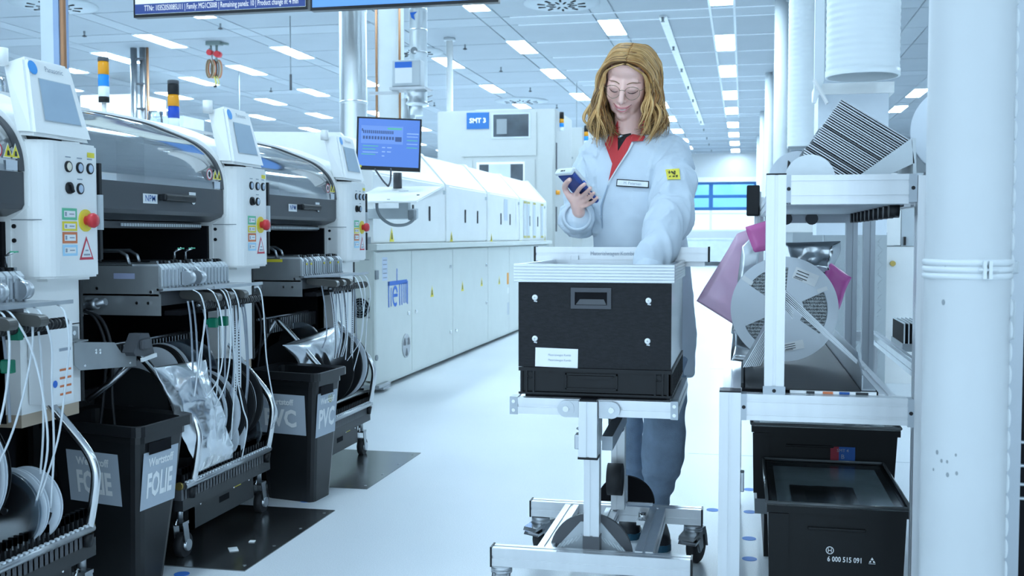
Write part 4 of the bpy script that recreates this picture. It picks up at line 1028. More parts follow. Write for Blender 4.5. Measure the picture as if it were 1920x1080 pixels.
# ---- waste bins
BINM = mat('bin_black', (0.012, 0.013, 0.015), 0.36, var=0.12)
BINL = mat('bin_label_grey', (0.44, 0.50, 0.57), 0.5, var=0.02)
def waste_bin(label, B, yaw, h, W, D, tw, td, word, sub):
    """B = front right rim corner (x,y); W,D rim size; tw,td taper per side"""
    c, s_ = math.cos(yaw), math.sin(yaw)
    yr = yaw*0.35; u = Vector((c, s_, 0)); v = Vector((-math.sin(yr), math.cos(yr), 0))
    Bv = Vector((B[0], B[1], 0))
    ctr = Bv - u*W/2 + v*D/2
    root = thing('waste_bin', label, 'bin', ctr)
    def pt(a, b, z): return ctr + u*a + v*b + ZP*z
    def ring(hw, hd, z, r=0.03):
        out = []
        for sx, sy, a0 in ((1, -1, -PI/2), (1, 1, 0), (-1, 1, PI/2), (-1, -1, PI)):
            for i in range(4):
                a = a0 + PI/2*i/3
                out.append(pt(sx*(hw-r) + r*math.cos(a), sy*(hd-r) + r*math.sin(a), z))
        return out
    def loft(mb, rings, cap0=False, cap1=False):
        n = len(rings[0]); vs_ = [p for r_ in rings for p in r_]; fs = []
        for j in range(len(rings)-1):
            for i in range(n): fs.append((j*n+i, j*n+(i+1)%n, (j+1)*n+(i+1)%n, (j+1)*n+i))
        if cap0: fs.append(tuple(range(n))[::-1])
        if cap1: fs.append(tuple((len(rings)-1)*n+i for i in range(n)))
        mb.add(vs_, fs); return mb
    HW, HD = W/2, D/2
    mb = MB()
    bw, bd = HW-0.022, HD-0.022
    loft(mb, [ring(bw-tw, bd-td, 0.0), ring(bw, bd, h-0.05), ring(bw-0.003, bd-0.003, h-0.02), ring(bw-0.004, bd-0.004, h-0.05), ring(bw-tw-0.004, bd-td-0.004, 0.006)], True, True)
    mb.build('body', BINM, root)
    mb = MB(); loft(mb, [ring(bw-0.004, bd-0.004, h-0.055), ring(bw+0.004, bd+0.004, h-0.055), ring(bw+0.004, bd+0.004, h-0.035), ring(HW, HD, h-0.030), ring(HW, HD, h), ring(HW-0.006, HD-0.006, h+0.002), ring(bw-0.006, bd-0.006, h-0.006), ring(bw-0.006, bd-0.006, h-0.055)]); rim = mb.build('rim', BINM, root)
    # grip under the rim on the right side
    mb = MB(); q = pt(bw+0.0045, -0.02, h-0.075)
    rect(mb, q, v, ZP, 0.11, 0.035, 0.0); mb.build('grip_recess', BLACKM, root)
    def face(front, a, t):
        # point on the tapered face: a across, t height
        f = t/(h-0.05)
        if front: return pt(a, -(bd-td+td*f)-0.0015, t)
        return pt(bw-tw+tw*f+0.0015, a, t)
    for front in (True, False):
        R_ = u if front else v
        span = (0.155 if front else 0.115)
        z0, z1 = h*0.47, h*0.77
        z0, z1 = (h-0.25, h-0.09) if front else (h-0.26, h-0.085)
        cc = face(front, (-0.022 if word == 'PVC' else 0.0) if front else -0.005, (z0+z1)/2)
        up = (face(front, 0, z1)-face(front, 0, z0)).normalized()
        mb = MB(); rect(mb, cc, R_, up, (span*1.55 if word == 'PVC' else span*1.35) if front else span*1.5, z1-z0); lb = mb.build('label_sheet', BINL, root)
        nn = R_.cross(up)
        hh = z1-z0
        mb = MB(); lettering(mb, word, cc+nn*0.0012-up*hh*0.12, R_, up, hh*0.58, bold=0.0035, sx=(0.60 if len(word) > 4 else 0.92)*(1 if front else 0.82)); mb.build('word_lettering', PAPER, lb)
        mb = MB(); lettering(mb, 'Wertstoff', cc+nn*0.0012+up*hh*0.30, R_, up, hh*0.20, bold=0.0012, sx=1.0 if front else 0.85); mb.build('small_lettering', PAPER, lb)
    if sub:
        mb = MB(); cc = face(False, 0.02, h-0.115)
        n_ = 18
        for i in range(n_):
            a0, a1 = 2*PI*i/n_, 2*PI*(i+1)/n_
            poly(mb, cc, v, ZP, [(0.017*math.cos(a0), 0.017*math.sin(a0)), (0.017*math.cos(a1), 0.017*math.sin(a1)), (0.014*math.cos(a1), 0.014*math.sin(a1)), (0.014*math.cos(a0), 0.014*math.sin(a0))], 0.001)
        poly(mb, cc, v, ZP, [(-0.004, -0.009), (0.003, -0.009), (0.006, 0.002), (0.0, 0.010), (-0.006, 0.002)], 0.001)
        mb.build('round_mark', mat('olive_print', (0.40, 0.38, 0.05), 0.5, var=0), root)
    return root
fb_ = waste_bin('black waste bin labelled FOLIE on two sides', (-1.692, 2.745), math.radians(-13), 0.50, 0.42, 0.285, 0.05, 0.05, 'FOLIE', False)
waste_bin('black waste bin labelled PVC on two sides', (-1.60, 3.835), math.radians(-12), 0.52, 0.34, 0.28, 0.035, 0.035, 'PVC', True)
mb = MB()
rc = Vector((-1.86, 2.93, 0.33))
crumple('film_scrap', 'clear film scraps inside the black FOLIE bin', 'film scrap', [(-1.98, 3.02, 0.405), (-1.76, 3.03, 0.41), (-1.76, 2.90, 0.395), (-1.96, 2.90, 0.39)], 16, 12, 0.02, mat('clear_film', (0.62, 0.68, 0.72), 0.25, 0.2), 0.01, 12)
# =================================================================== REFLOW OVEN
oven = thing('reflow_oven', 'long cream reflow oven with stepped white hoods and a blue logo', 'oven', (-3.0, 9.9, 0))
P = lambda mb, name, m_, par=oven, **k: mb.build(name, m_, par, **k)
OX = -2.40
mb = MB(); mb.box(-3.75, OX-0.02, 6.73, 13.3, 0.085, 0.955); P(mb, 'base_cabinet', CREAM2)
mb = MB(); mb.prism([(OX+0.035, 0.963), (OX+0.035, 1.000), (OX-0.02, 1.004), (-3.76, 1.004), (-3.76, 0.955), (OX-0.02, 0.955)], 'y', 6.70, 13.3); P(mb, 'worktop', CREAM)
dy_ = [6.76, 7.56, 8.704, 9.98, 10.94, 12.1, 13.28]
for a, b in zip(dy_, dy_[1:]):
    mb = MB(); mb.box(OX-0.02, OX, a+0.004, b-0.004, 0.055, 0.948); P(mb, 'door_panel', CREAM, bevel=0.004)
mb = MB(); mb.box(OX-0.03, OX+0.002, 6.735, 6.757, 0.05, 0.955); P(mb, 'corner_post', CREAM2)
for z in (0.30, 0.795):
    mb = MB(); mb.box(OX-0.005, OX+0.012, 6.745, 6.80, z-0.03, z+0.03) if z > 0.5 else mb.cyl((OX, 6.76, z-0.06), (OX+0.012, 6.76, z-0.06), 0.02, seg=12); P(mb, 'door_hinge', MGREY)
mb = MB(); mb.prism([(OX-0.08, 0.02), (OX-0.005, 0.035), (OX-0.005, 0.06), (OX-0.08, 0.08)], 'y', 6.75, 13.28); P(mb, 'skirt', CREAM2)
for y in (6.95, 8.3, 9.6, 10.9, 12.2):
    mb = MB(); mb.cyl((OX-0.14, y, 0), (OX-0.14, y, 0.09), 0.04, seg=12); mb.cyl((OX-0.14, y, 0), (OX-0.14, y, 0.02), 0.06, seg=12); P(mb, 'machine_foot', DGREY)
mb = MB(); mb.box(OX-0.10, OX+0.03, 6.74, 6.98, 0.035, 0.055); mb.box(OX-0.02, OX+0.04, 6.80, 6.95, 0.02, 0.036); P(mb, 'kick_bracket', STEEL)
# near end face: fan grille and panel seam
fan = thing('x', None, None); bpy.data.objects.remove(fan)
mb = MB(); mb.cyl((-2.494, 6.73, 0.575), (-2.494, 6.722, 0.575), 0.066, seg=28); fan = P(mb, 'cooling_fan', BLACKM)
for r_ in (0.022, 0.038, 0.054):
    mb = MB(); mb.tube([(-2.494+r_*math.cos(2*PI*i/20), 6.718, 0.575+r_*math.sin(2*PI*i/20)) for i in range(20)], 0.002, seg=5, closed=True); mb.build('grille_ring', MGREY, fan)
for i in range(4):
    mb = MB(); a = PI/4*i; mb.tube([(-2.494-0.066*math.cos(a), 6.719, 0.575-0.066*math.sin(a)), (-2.494+0.066*math.cos(a), 6.719, 0.575+0.066*math.sin(a))], 0.002, seg=5); mb.build('grille_spoke', MGREY, fan)
for sx in (-1, 1):
    for sz in (-1, 1):
        mb = MB(); mb.cyl((-2.494+sx*0.062, 6.73, 0.575+sz*0.062), (-2.494+sx*0.062, 6.724, 0.575+sz*0.062), 0.006, seg=8); mb.build('fan_screw', STEEL, fan)
mb = MB(); mb.box(-3.7, OX-0.03, 6.7255, 6.731, 0.895, 0.899); P(mb, 'end_seam', MGREY)
# blue logo on the first door: lower-case letters under a bar with an antenna stroke
LX = OX+0.0015
def logo_rect(mb, y, z, w, h): rect(mb, (LX, y, z), YP, ZP, w, h)
mb = MB()
for (y, z, w, h) in [(7.23, 0.725, 0.43, 0.030), (7.035, 0.650, 0.022, 0.18), (7.215, 0.775, 0.016, 0.10), (7.275, 0.640, 0.020, 0.16), (7.325, 0.640, 0.020, 0.16), (7.375, 0.645, 0.020, 0.15), (7.42, 0.645, 0.020, 0.15), (7.455, 0.645, 0.022, 0.17), (7.085, 0.63, 0.016, 0.13)]:
    logo_rect(mb, y, z, w, h)
for i in range(18):
    a0, a1 = math.radians(20+i*17), math.radians(20+(i+1)*17)
    if i < 17:
        ro, ri = (0.062, 0.075), (0.040, 0.050)
        poly(mb, (LX, 7.175, 0.632), YP, ZP, [(ro[0]*math.cos(a0), ro[1]*math.sin(a0)), (ro[0]*math.cos(a1), ro[1]*math.sin(a1)), (ri[0]*math.cos(a1), ri[1]*math.sin(a1)), (ri[0]*math.cos(a0), ri[1]*math.sin(a0))])
logo_rect(mb, 7.185, 0.637, 0.09, 0.022)
P(mb, 'blue_logo', BLUEP)
def warn_tri(mb, mk, y, z, s, x):
    poly(mb, (x, y, z), YP, ZP, [(-s, -s), (s, -s), (0, s)], 0.001)
    poly(mk, (x, y, z-0.15*s), YP, ZP, [(-s*0.25, -s*0.5), (s*0.3, -s*0.5), (s*0.1, s*0.4), (-s*0.15, s*0.4)], 0.002)
for (y, z, s, x) in [(8.09, 0.621, 0.045, OX), (9.023, 0.621, 0.045, OX), (9.724, 0.63, 0.042, OX), (10.464, 0.615, 0.042, OX), (7.162, 1.065, 0.05, -2.418), (8.733, 1.055, 0.045, -2.418), (10.201, 1.045, 0.045, -2.418), (11.612, 1.04, 0.045, -2.418), (13.1, 1.04, 0.045, -2.418)]:
    a, b = MB(), MB(); warn_tri(a, b, y, z, s, x); w_ = P(a, 'warning_triangle', YELLOW); b.build('triangle_mark', INK, w_)
mb = MB(); rect(mb, (OX, 10.862, 0.615), YP, ZP, 0.09, 0.12, 0.001); P(mb, 'orange_label', mat('orange_label', (0.85, 0.35, 0.03), 0.5))
mb = MB(); rect(mb, (OX, 10.88, 0.49), YP, ZP, 0.08, 0.06, 0.001); P(mb, 'paper_label', PAPER)
mb = MB(); rect(mb, (OX, 10.88, 0.30), YP, ZP, 0.10, 0.13, 0.001); P(mb, 'grey_label', LGREY)
mb = MB(); rect(mb, (OX, 6.955, 0.83), YP, ZP, 0.11, 0.16, 0.001); nt_ = P(mb, 'notice_sheet', mat('notice_lilac', (0.62, 0.70, 0.82), 0.5))
mb = MB()
for k in range(5): rect(mb, (OX, 6.955, 0.89-0.03*k), YP, ZP, 0.08, 0.006, 0.002)
mb.build('notice_print', GREYINK, nt_)
mb = MB(); mb.cyl((OX, 7.416, 0.257), (OX+0.006, 7.416, 0.257), 0.088, seg=24); vf = P(mb, 'door_vent', STEEL)
mb = MB()
for i in range(3):
    a = 2*PI*i/3+0.5
    poly(mb, (OX+0.007, 7.416, 0.257), YP, ZP, [(0.02*math.cos(a-0.4), 0.02*math.sin(a-0.4)), (0.075*math.cos(a-0.45), 0.075*math.sin(a-0.45)), (0.078*math.cos(a), 0.078*math.sin(a)), (0.075*math.cos(a+0.45), 0.075*math.sin(a+0.45)), (0.02*math.cos(a+0.4), 0.02*math.sin(a+0.4))])
mb.build('vent_blade', DGREY, vf)
for y, z in ((7.47, 0.49), (7.655, 0.49), (8.62, 0.80), (8.62, 0.25), (8.80, 0.25), (9.9, 0.78), (9.9, 0.42)):
    mb = MB(); mb.cyl((OX, y, z), (OX+0.012, y, z), 0.014, seg=12); P(mb, 'door_latch', CHROME)
# hoods
HS = [(6.76, 8.60), (8.60, 10.06), (10.06, 11.58), (11.58, 13.15)]
prof = [(-2.42, 1.008), (-2.42, 1.478), (-2.65, 1.735), (-3.5, 1.76), (-3.5, 1.008)]
for k, (a, b) in enumerate(HS):
    mb = MB(); mb.prism(prof, 'y', a+0.045, b-0.045); hd = P(mb, 'oven_hood', WHITE, bevel=0.01)
    for e in (a, b-0.045):
        mb = MB(); mb.prism([(-2.412, 1.008), (-2.412, 1.484), (-2.646, 1.748), (-3.5, 1.772), (-3.5, 1.008)], 'y', e, e+0.045); mb.build('hood_rib', WHITE, hd)
    for y in ({0: (7.66, 8.09), 1: (9.196, 9.644), 2: (10.626, 11.058), 3: (12.126, 12.617)}[k]):
        mb = MB(); mb.rbox(-2.42, -2.414, y-0.018, y+0.018, 1.174, 1.29, 0.005); mb.build('grip_slot', BLACK, hd)
    mb = MB(); mb.box(-2.42, -2.405, b-0.11, b-0.08, 1.40, 1.43); mb.build('hood_latch', LGREY, hd)
    if k == 2:
        mb = MB(); rect(mb, (-2.42, 10.85, 1.33), YP, ZP, 0.16, 0.22, 0.003); mb.build('posted_sheet', mat('notice_lilac', (0.62, 0.70, 0.82), 0.5), hd)
        for yy in (11.25, 11.4):
            mb = MB(); rect(mb, (-2.42, yy, 1.31), YP, ZP, 0.10, 0.24, 0.003); mb.build('posted_sheet', PAPER, hd)
    if k == 3:
        for yy in (11.85, 12.05, 12.4, 12.9):
            mb = MB(); rect(mb, (-2.42, yy, 1.24), YP, ZP, 0.16, 0.36, 0.003); sh = mb.build('posted_sheet', mat('sheet_grey', (0.62, 0.68, 0.72), 0.5), hd)
            mb = MB(); rect(mb, (-2.42, yy, 1.44), YP, ZP, 0.17, 0.025, 0.004); rect(mb, (-2.42, yy, 1.05), YP, ZP, 0.17, 0.025, 0.004); mb.build('yellow_corner', mat('dull_yellow', (0.55, 0.48, 0.15), 0.5), sh)
mb = MB(); mb.box(-3.45, -2.44, 6.762, 6.80, 1.008, 1.45); P(mb, 'inlet_face', CREAM)
mb = MB(); mb.box(-3.0, -2.10, 6.74, 6.765, 1.17, 1.235); P(mb, 'inlet_bar', LGREY)

# keyboard console on the near end of the oven
con = thing('operator_console', 'white sloping keyboard console with a cable loop at the near oven end', 'console', (-2.2, 6.4, 1.0))
mb = MB(); mb.prism([(6.62, 1.375), (6.05, 1.262), (6.05, 1.250), (6.62, 1.335)], 'x', -2.33, -1.885); mb.build('shelf', WHITE, con, bevel=0.006)
mb = MB(); mb.box(-2.30, -2.10, 6.45, 6.74, 1.165, 1.23); mb.box(-2.12, -2.06, 6.42, 6.48, 1.165, 1.34); mb.build('support_arm', LGREY, con)
mb = MB(); mb.rbox(-2.055, -2.015, 6.40, 6.46, 1.155, 1.22, 0.006); mb.build('junction_box', MGREY, con)
mb = MB(); mb.tube(smooth_path([(-2.22, 6.30, 1.29), (-2.22, 6.30, 1.22), (-2.19, 6.30, 1.165), (-2.13, 6.32, 1.125), (-2.06, 6.36, 1.125), (-2.02, 6.40, 1.155), (-2.025, 6.41, 1.185)], 6), 0.010, seg=8); mb.build('cable', MGREY, con)
mb = MB(); mb.rbox(-2.09, -2.07, 6.10, 6.13, 1.262, 1.275, 0.002); mb.rbox(-1.95, -1.935, 6.25, 6.27, 1.300, 1.308, 0.002); mb.build('shelf_stop', BLACK, con)
mb = MB(); mb.cyl((-2.17, 6.55, 1.36), (-2.17, 6.55, 1.46), 0.028, seg=12); mb.tube(smooth_path([(-2.235, 6.30, 1.47), (-2.20, 6.35, 1.40), (-2.175, 6.38, 1.365)], 5), 0.006, seg=6); mb.tube(smooth_path([(-2.13, 6.30, 1.47), (-2.15, 6.35, 1.40), (-2.175, 6.38, 1.365)], 5), 0.006, seg=6); mb.build('monitor_stalk', DGREY, con)
# monitor
def screen_material():
    m = bpy.data.materials.new('blue_ui_screen'); m.use_nodes = True
    nt = m.node_tree; b = nt.nodes['Principled BSDF']
    b.inputs['Base Color'].default_value = (0.02, 0.03, 0.05, 1); b.inputs['Roughness'].default_value = 0.25
    b.inputs['Emission Color'].default_value = (0.06, 0.19, 0.70, 1); b.inputs['Emission Strength'].default_value = 0.75
    return m
UIB = screen_material()
mon = thing('monitor', 'flat black-rimmed monitor with a blue screen above the oven console', 'monitor', (-2.12, 6.3, 1.45))
tlm, trm, brm, blm = Vector((-2.348, 6.30, 1.795)), Vector((-1.955, 6.38, 1.777)), Vector((-1.962, 6.36, 1.452)), Vector((-2.352, 6.28, 1.470))
def onm(u, v, n=0.0):
    p = tlm.lerp(trm, u).lerp(blm.lerp(brm, u), v); nn = (trm-tlm).cross(blm-tlm).normalized()
    nn = nn if nn.y < 0 else -nn
    return p + nn*n
mb = MB(); mb.add([onm(0,0), onm(1,0), onm(1,1), onm(0,1), onm(0,0,-0.03), onm(1,0,-0.03), onm(1,1,-0.03), onm(0,1,-0.03)], [(3,2,1,0), (4,5,6,7), (0,1,5,4), (1,2,6,5), (2,3,7,6), (3,0,4,7)]); mb.build('bezel', BLACK, mon, fixn=True)
mb = MB(); mb.add([onm(.03,.03,.001), onm(.975,.03,.001), onm(.975,.93,.001), onm(.03,.93,.001)], [(3,2,1,0)]); sc_ = mb.build('screen', UIB, mon)
def ui(rects, m_, nm):
    mb = MB(); n_ = .0015 if nm == 'ui_panel' else .0022
    for u0, u1, v0, v1 in rects: mb.add([onm(u0,v0,n_), onm(u1,v0,n_), onm(u1,v1,n_), onm(u0,v1,n_)], [(3,2,1,0)])
    mb.build(nm, m_, sc_)
def emis(name, col, s=0.8):
    return mat(name, (0.02, 0.02, 0.02), 0.4, var=0, emit=col, estr=s)
ui([(.07,.72,.16,.50)], emis('ui_light_blue', (0.12, 0.28, 0.78), 0.8), 'ui_panel')
ui([(.10+.03*i,.12+.03*i,.25,.31) for i in range(16)] + [(.10+.045*i,.13+.045*i,.36,.42) for i in range(11)] + [(.60,.70,.36,.45), (.08,.10,.22,.27)], emis('ui_dark', (0.03, 0.08, 0.28), 0.7), 'ui_cells')
ui([(.48,.70,.19,.225), (.10,.34,.54,.555), (.10,.30,.60,.615), (.08,.30,.70,.715), (.78,.95,.41,.425), (.78,.95,.55,.565)], emis('ui_green', (0.08, 0.45, 0.38), 0.8), 'ui_bars')
ui([(.78,.96,.28,.30), (.78,.95,.34,.355), (.78,.95,.48,.495), (.40,.45,.56,.58), (.48,.55,.56,.58), (.40,.45,.64,.66), (.48,.54,.64,.66), (.40,.44,.72,.74), (.10,.34,.66,.675)], emis('ui_pale', (0.25, 0.45, 0.95), 0.8), 'ui_lines')
mb = MB(); mb.add([onm(.02,.92,.003), onm(.09,.92,.003), onm(.09,.965,.003), onm(.02,.965,.003)], [(3,2,1,0)]); mb.build('yellow_label', YELLOW, mon)
# telephone-like handset on the oven corner
hs = thing('handset', 'grey handset in a cradle on the near oven corner', 'handset', (-2.47, 6.6, 1.0))
mb = MB(); mb.prism([(6.60, 1.004), (6.68, 1.004), (6.68, 1.05), (6.60, 1.035)], 'x', -2.49, -2.40); mb.build('cradle', MGREY, hs)
mb = MB(); mb.tube(smooth_path([(-2.45, 6.64, 1.05), (-2.445, 6.63, 1.10), (-2.46, 6.64, 1.15), (-2.49, 6.65, 1.155)], 4), 0.016, seg=8); mb.build('receiver', DGREY, hs)

# =================================================================== MACHINES FARTHER BACK
FARC = mat('far_machine_cream', (0.48, 0.50, 0.49), 0.5, var=0.02)
def cabinet(name, label, cat, x0, x1, y0, y1, z1, m_=FARC):
    t = thing(name, label, cat, ((x0+x1)/2, (y0+y1)/2, 0))
    mb = MB(); mb.box(x0, x1, y0, y1, 0.0, z1); mb.build('body', m_, t, bevel=0.01)
    return t
DKGLASS = mat('dark_window', (0.06, 0.075, 0.09), 0.12, var=0.3, scale=5)
s3 = cabinet('inspection_machine', 'tall cream machine with a blue SMT 3 sign and dark window', 'machine', -4.07, -2.45, 14.0, 15.4, 2.745)
def fr(t, name, x0, x1, z0, z1, m_, y=14.0, d=0.012):
    mb = MB(); mb.box(x0, x1, y-d, y, z0, z1); return mb.build(name, m_, t)
dp = fr(s3, 'upper_door', -3.72, -2.70, 2.13, 2.70, FARC, d=0.014)
fr(s3, 'blue_sign', -3.655, -3.345, 2.495, 2.715, mat('sign_blue', (0.025, 0.14, 0.40), 0.5, var=0), d=0.022)
mb = MB(); lettering(mb, 'SMT 3', (-3.50, 13.976, 2.605), XP, ZP, 0.088, bold=0.003); mb.build('sign_lettering', PAPER, s3)
fr(s3, 'window_frame', -3.31, -2.78, 2.36, 2.70, LGREY, d=0.02); fr(s3, 'window_glass', -3.285, -2.805, 2.385, 2.68, DKGLASS, d=0.024)
mb = MB(); mb.box(-3.24, -3.10, 13.972, 13.975, 2.42, 2.62); mb.build('painted_glint', MGREY, s3)  # grey box paints a reflection on the dark glass
fr(s3, 'lower_door', -3.55, -2.72, 0.9, 2.08, FARC, d=0.014); fr(s3, 'lower_window_frame', -3.52, -2.86, 1.70, 2.05, WHITE, d=0.018); fr(s3, 'lower_window', -3.48, -2.88, 1.72, 2.02, DKGLASS, d=0.022)
fr(s3, 'window_blind', -3.35, -3.05, 1.72, 2.02, LGREY, d=0.024)
fr(s3, 'side_panel', -3.75, -3.58, 0.9, 2.08, FARC, d=0.012); fr(s3, 'side_panel', -2.69, -2.48, 0.9, 2.08, FARC, d=0.012)
mb = MB(); mb.box(-2.452, -2.44, 14.05, 14.12, 1.95, 2.30); mb.box(-2.452, -2.44, 14.05, 14.12, 1.12, 1.45); mb.build('side_slot', DGREY, s3)
mb = MB(); mb.cyl((-2.45, 14.08, 1.64), (-2.40, 14.08, 1.64), 0.03, seg=12); mb.build('orange_knob', mat('orange_label', (0.85, 0.35, 0.03), 0.5), s3)
mb = MB(); mb.prism([(-3.7, 2.75), (-2.9, 2.75), (-3.0, 2.79), (-3.6, 2.79)], 'y', 14.3, 14.9); mb.build('roof_vent', LGREY, s3)
signal_tower(None, -2.40, 14.22, 2.47, [(0.05, CLEARL), (0.055, BLUEL), (0.055, AMBER), (0.09, BLACK)], 0.030, 'small signal tower at the right edge of the SMT 3 machine')
m2_ = cabinet('back_machine', 'narrow cream machine partly hidden behind the person', 'machine', -3.2, -2.535, 17.0, 18.5, 2.80)
fr(m2_, 'vent_panel', -2.85, -2.68, 2.30, 2.33, MGREY, y=17.0); fr(m2_, 'vent_panel', -2.85, -2.68, 2.02, 2.05, MGREY, y=17.0)
mb = MB(); mb.box(-2.537, -2.525, 17.1, 17.5, 1.1, 2.3); mb.build('side_slot', MGREY, m2_)
signal_tower(None, -2.48, 17.06, 2.53, [(0.06, CLEARL), (0.07, BLUEL), (0.07, AMBER), (0.10, BLACK)], 0.036, 'small signal tower just left of the person on the narrow machine')
cb = cabinet('line_cabinet', 'plain cream cabinet behind the farthest placement machine', 'cabinet', -4.9, -3.80, 7.0, 8.2, 1.80)
cb2 = cabinet('line_cabinet', 'long cream cabinet joined to the oven inlet behind the touch panel', 'cabinet', -3.80, -2.75, 5.55, 6.70, 1.56)
cb3 = cabinet('line_cabinet', 'far pale cabinet behind the near signal tower', 'cabinet', -12.2, -11.0, 18.0, 19.0, 3.7, WHITE)
fr(cb3, 'door_panel', -11.9, -11.5, 0.5, 3.4, LGREY, y=18.0)
cb4 = cabinet('line_cabinet', 'far grey cabinet left of the ceiling conduits', 'cabinet', -10.9, -10.2, 18.2, 19.0, 3.3, LGREY)

# =================================================================== DUCTS, POSTS AND PIPES
d1 = thing('exhaust_duct', 'bright steel exhaust duct rising from the oven', 'duct', (-3.086, 8.2, 1.765))
mb = MB(); mb.cyl((-3.086, 8.2, 1.74), (-3.086, 8.2, 4.1), 0.11, seg=32, caps=False); mb.build('pipe', DUCT, d1)
for z in (2.129, 2.86, 3.6):
    mb = MB(); mb.lathe([(0.110, z-0.012), (0.1135, z-0.008), (0.1135, z+0.008), (0.110, z+0.012)], (-3.086, 8.2, 0), seg=32); mb.build('joint_ring', DUCT, d1)
c1 = thing('support_column', 'grey column with copper pipes beside the steel duct', 'column', (-3.06, 9.0, 0))
mb = MB(); mb.box(-3.150, -2.975, 9.0, 9.18, 0.0, 4.1); mb.build('column', mat('column_grey', (0.56, 0.60, 0.61), 0.5), c1)
for x in (-3.165, -2.952):
    mb = MB(); mb.cyl((x, 8.985, 1.0), (x, 8.985, 4.1), 0.011, seg=10); mb.build('copper_pipe', COPPER, c1)
d2 = thing('extraction_duct', 'slim galvanised duct with a damper and control box', 'duct', (-2.477, 8.0, 1.0))
mb = MB(); mb.cyl((-2.56, 8.0, 1.70), (-2.56, 8.0, 2.12), 0.055, seg=24); mb.cyl((-2.477, 8.0, 2.06), (-2.477, 8.0, 4.1), 0.069, seg=24); mb.build('pipe', DUCT, d2)
mb = MB(); mb.cyl((-2.50, 8.0, 1.99), (-2.50, 8.0, 2.10), 0.055, seg=24); mb.lathe([(0.07, 2.06), (0.092, 2.075), (0.092, 2.085), (0.08, 2.10), (0.08, 2.19), (0.092, 2.20), (0.07, 2.22)], (-2.49, 8.0, 0), seg=24); mb.build('damper', DUCT, d2)
for z in (2.642, 2.47, 2.80, 3.2):
    mb = MB(); mb.lathe([(0.069, z-0.01), (0.072, z-0.006), (0.072, z+0.006), (0.069, z+0.01)], (-2.477, 8.0, 0), seg=24); mb.build('joint_ring', DUCT, d2)
mb = MB(); disc(mb, (-2.49, 7.93, 2.48), XP, ZP, 0.028); mb.build('damper_dial', MGREY, d2)
mb = MB(); poly(mb, (-2.49, 7.93, 2.74), XP, ZP, [(-0.03, 0.03), (0.03, 0.035), (0.0, 0.01), (0.01, -0.03), (-0.02, -0.01)], 0.002); mb.build('blue_arrow', BLUEP, d2)
for k, z in enumerate((2.09, 2.13, 2.17)):
    mb = MB(); mb.tube([(-2.40, 7.99, z), (-2.36, 7.98, z+0.01)], 0.006, seg=6); mb.build('clamp_screw', STEEL, d2)
cbx = thing('control_box', 'grey wall box with a blue and white sign on the slim duct', 'control box', (-2.51, 7.85, 2.16))
mb = MB(); mb.rbox(-2.628, -2.40, 7.80, 7.92, 2.19, 2.39, 0.008); mb.build('housing', LGREY, cbx)
mb = MB(); mb.box(-2.60, -2.465, 7.797, 7.80, 2.215, 2.375); mb.build('sign', PAPER, cbx)
mb = MB(); mb.box(-2.60, -2.465, 7.795, 7.797, 2.33, 2.375); mb.build('sign_header', BLUEP, cbx)
mb = MB(); mb.box(-2.64, -2.36, 7.78, 7.95, 2.165, 2.185); mb.box(-2.83, -2.60, 7.86, 7.90, 2.145, 2.165); mb.build('bracket', STEEL, cbx)
lp = thing('wall_post', 'white post with a copper pipe behind the nearest machine', 'post', (-3.56, 5.0, 0))
mb = MB(); mb.box(-3.613, -3.535, 5.0, 5.1, 0, 4.1); mb.build('post', mat('post_white', (0.62, 0.69, 0.74), 0.5), lp)
mb = MB(); mb.box(-3.535, -3.503, 4.995, 5.08, 0, 4.1); mb.build('blue_grey_profile', mat('profile_blue_grey', (0.30, 0.40, 0.58), 0.45, 0.3), lp)
mb = MB(); mb.cyl((-3.481, 5.0, 0.6), (-3.481, 5.0, 4.1), 0.016, seg=14); mb.build('copper_pipe', COPPER, lp)
wp = thing('ceiling_pole', 'slim white pole reaching the ceiling behind the SMT 3 machine', 'pole', (-4.15, 16.0, 0))
mb = MB(); mb.cyl((-4.45, 16.0, 0), (-4.45, 16.0, 4.1), 0.05, seg=18); mb.build('tube', WHITE, wp)
mb = MB(); mb.cyl((-4.45, 16.0, 4.06), (-4.45, 16.0, 4.1), 0.09, seg=18); mb.build('collar', LGREY, wp)
cp = thing('conduit_group', 'grey and copper conduits dropping from the ceiling left of the reel', 'conduit', (-9.6, 15.74, 1.5))
for x, r_, m_ in ((-9.68, 0.055, STEEL), (-9.52, 0.05, STEEL), (-9.435, 0.022, COPPER)):
    mb = MB(); mb.cyl((x, 15.74, 1.2), (x, 15.74, 4.1), r_, seg=14); mb.build('conduit', m_, cp)
for z in (3.9, 3.5, 3.1, 2.8):
    mb = MB(); mb.box(-9.60, -9.46, 15.67, 15.69, z, z+0.03); mb.build('clamp', DGREY, cp)
bl = thing('cable_balancer', 'red and brown cable bundle hanging from a ceiling bracket', 'cable reel', (-8.12, 15.48, 3.4))
mb = MB(); mb.box(-8.24, -8.0, 15.42, 15.54, 4.04, 4.1); mb.tube([(-8.0, 15.48, 4.07), (-7.88, 15.48, 4.05)], 0.02, seg=6); mb.tube([(-8.18, 15.48, 4.05), (-8.16, 15.48, 3.86)], 0.014, seg=6); mb.tube([(-8.08, 15.48, 4.05), (-8.09, 15.48, 3.8)], 0.02, seg=6); mb.build('bracket', mat('green_grey', (0.22, 0.28, 0.27), 0.5), bl)
mb = MB(); mb.cyl((-8.19, 15.43, 3.93), (-8.19, 15.53, 3.93), 0.045, seg=14); mb.build('drum', RED, bl)
mb = MB(); mb.cyl((-8.06, 15.43, 3.90), (-8.06, 15.53, 3.90), 0.05, seg=14); mb.build('drum', RED, bl)
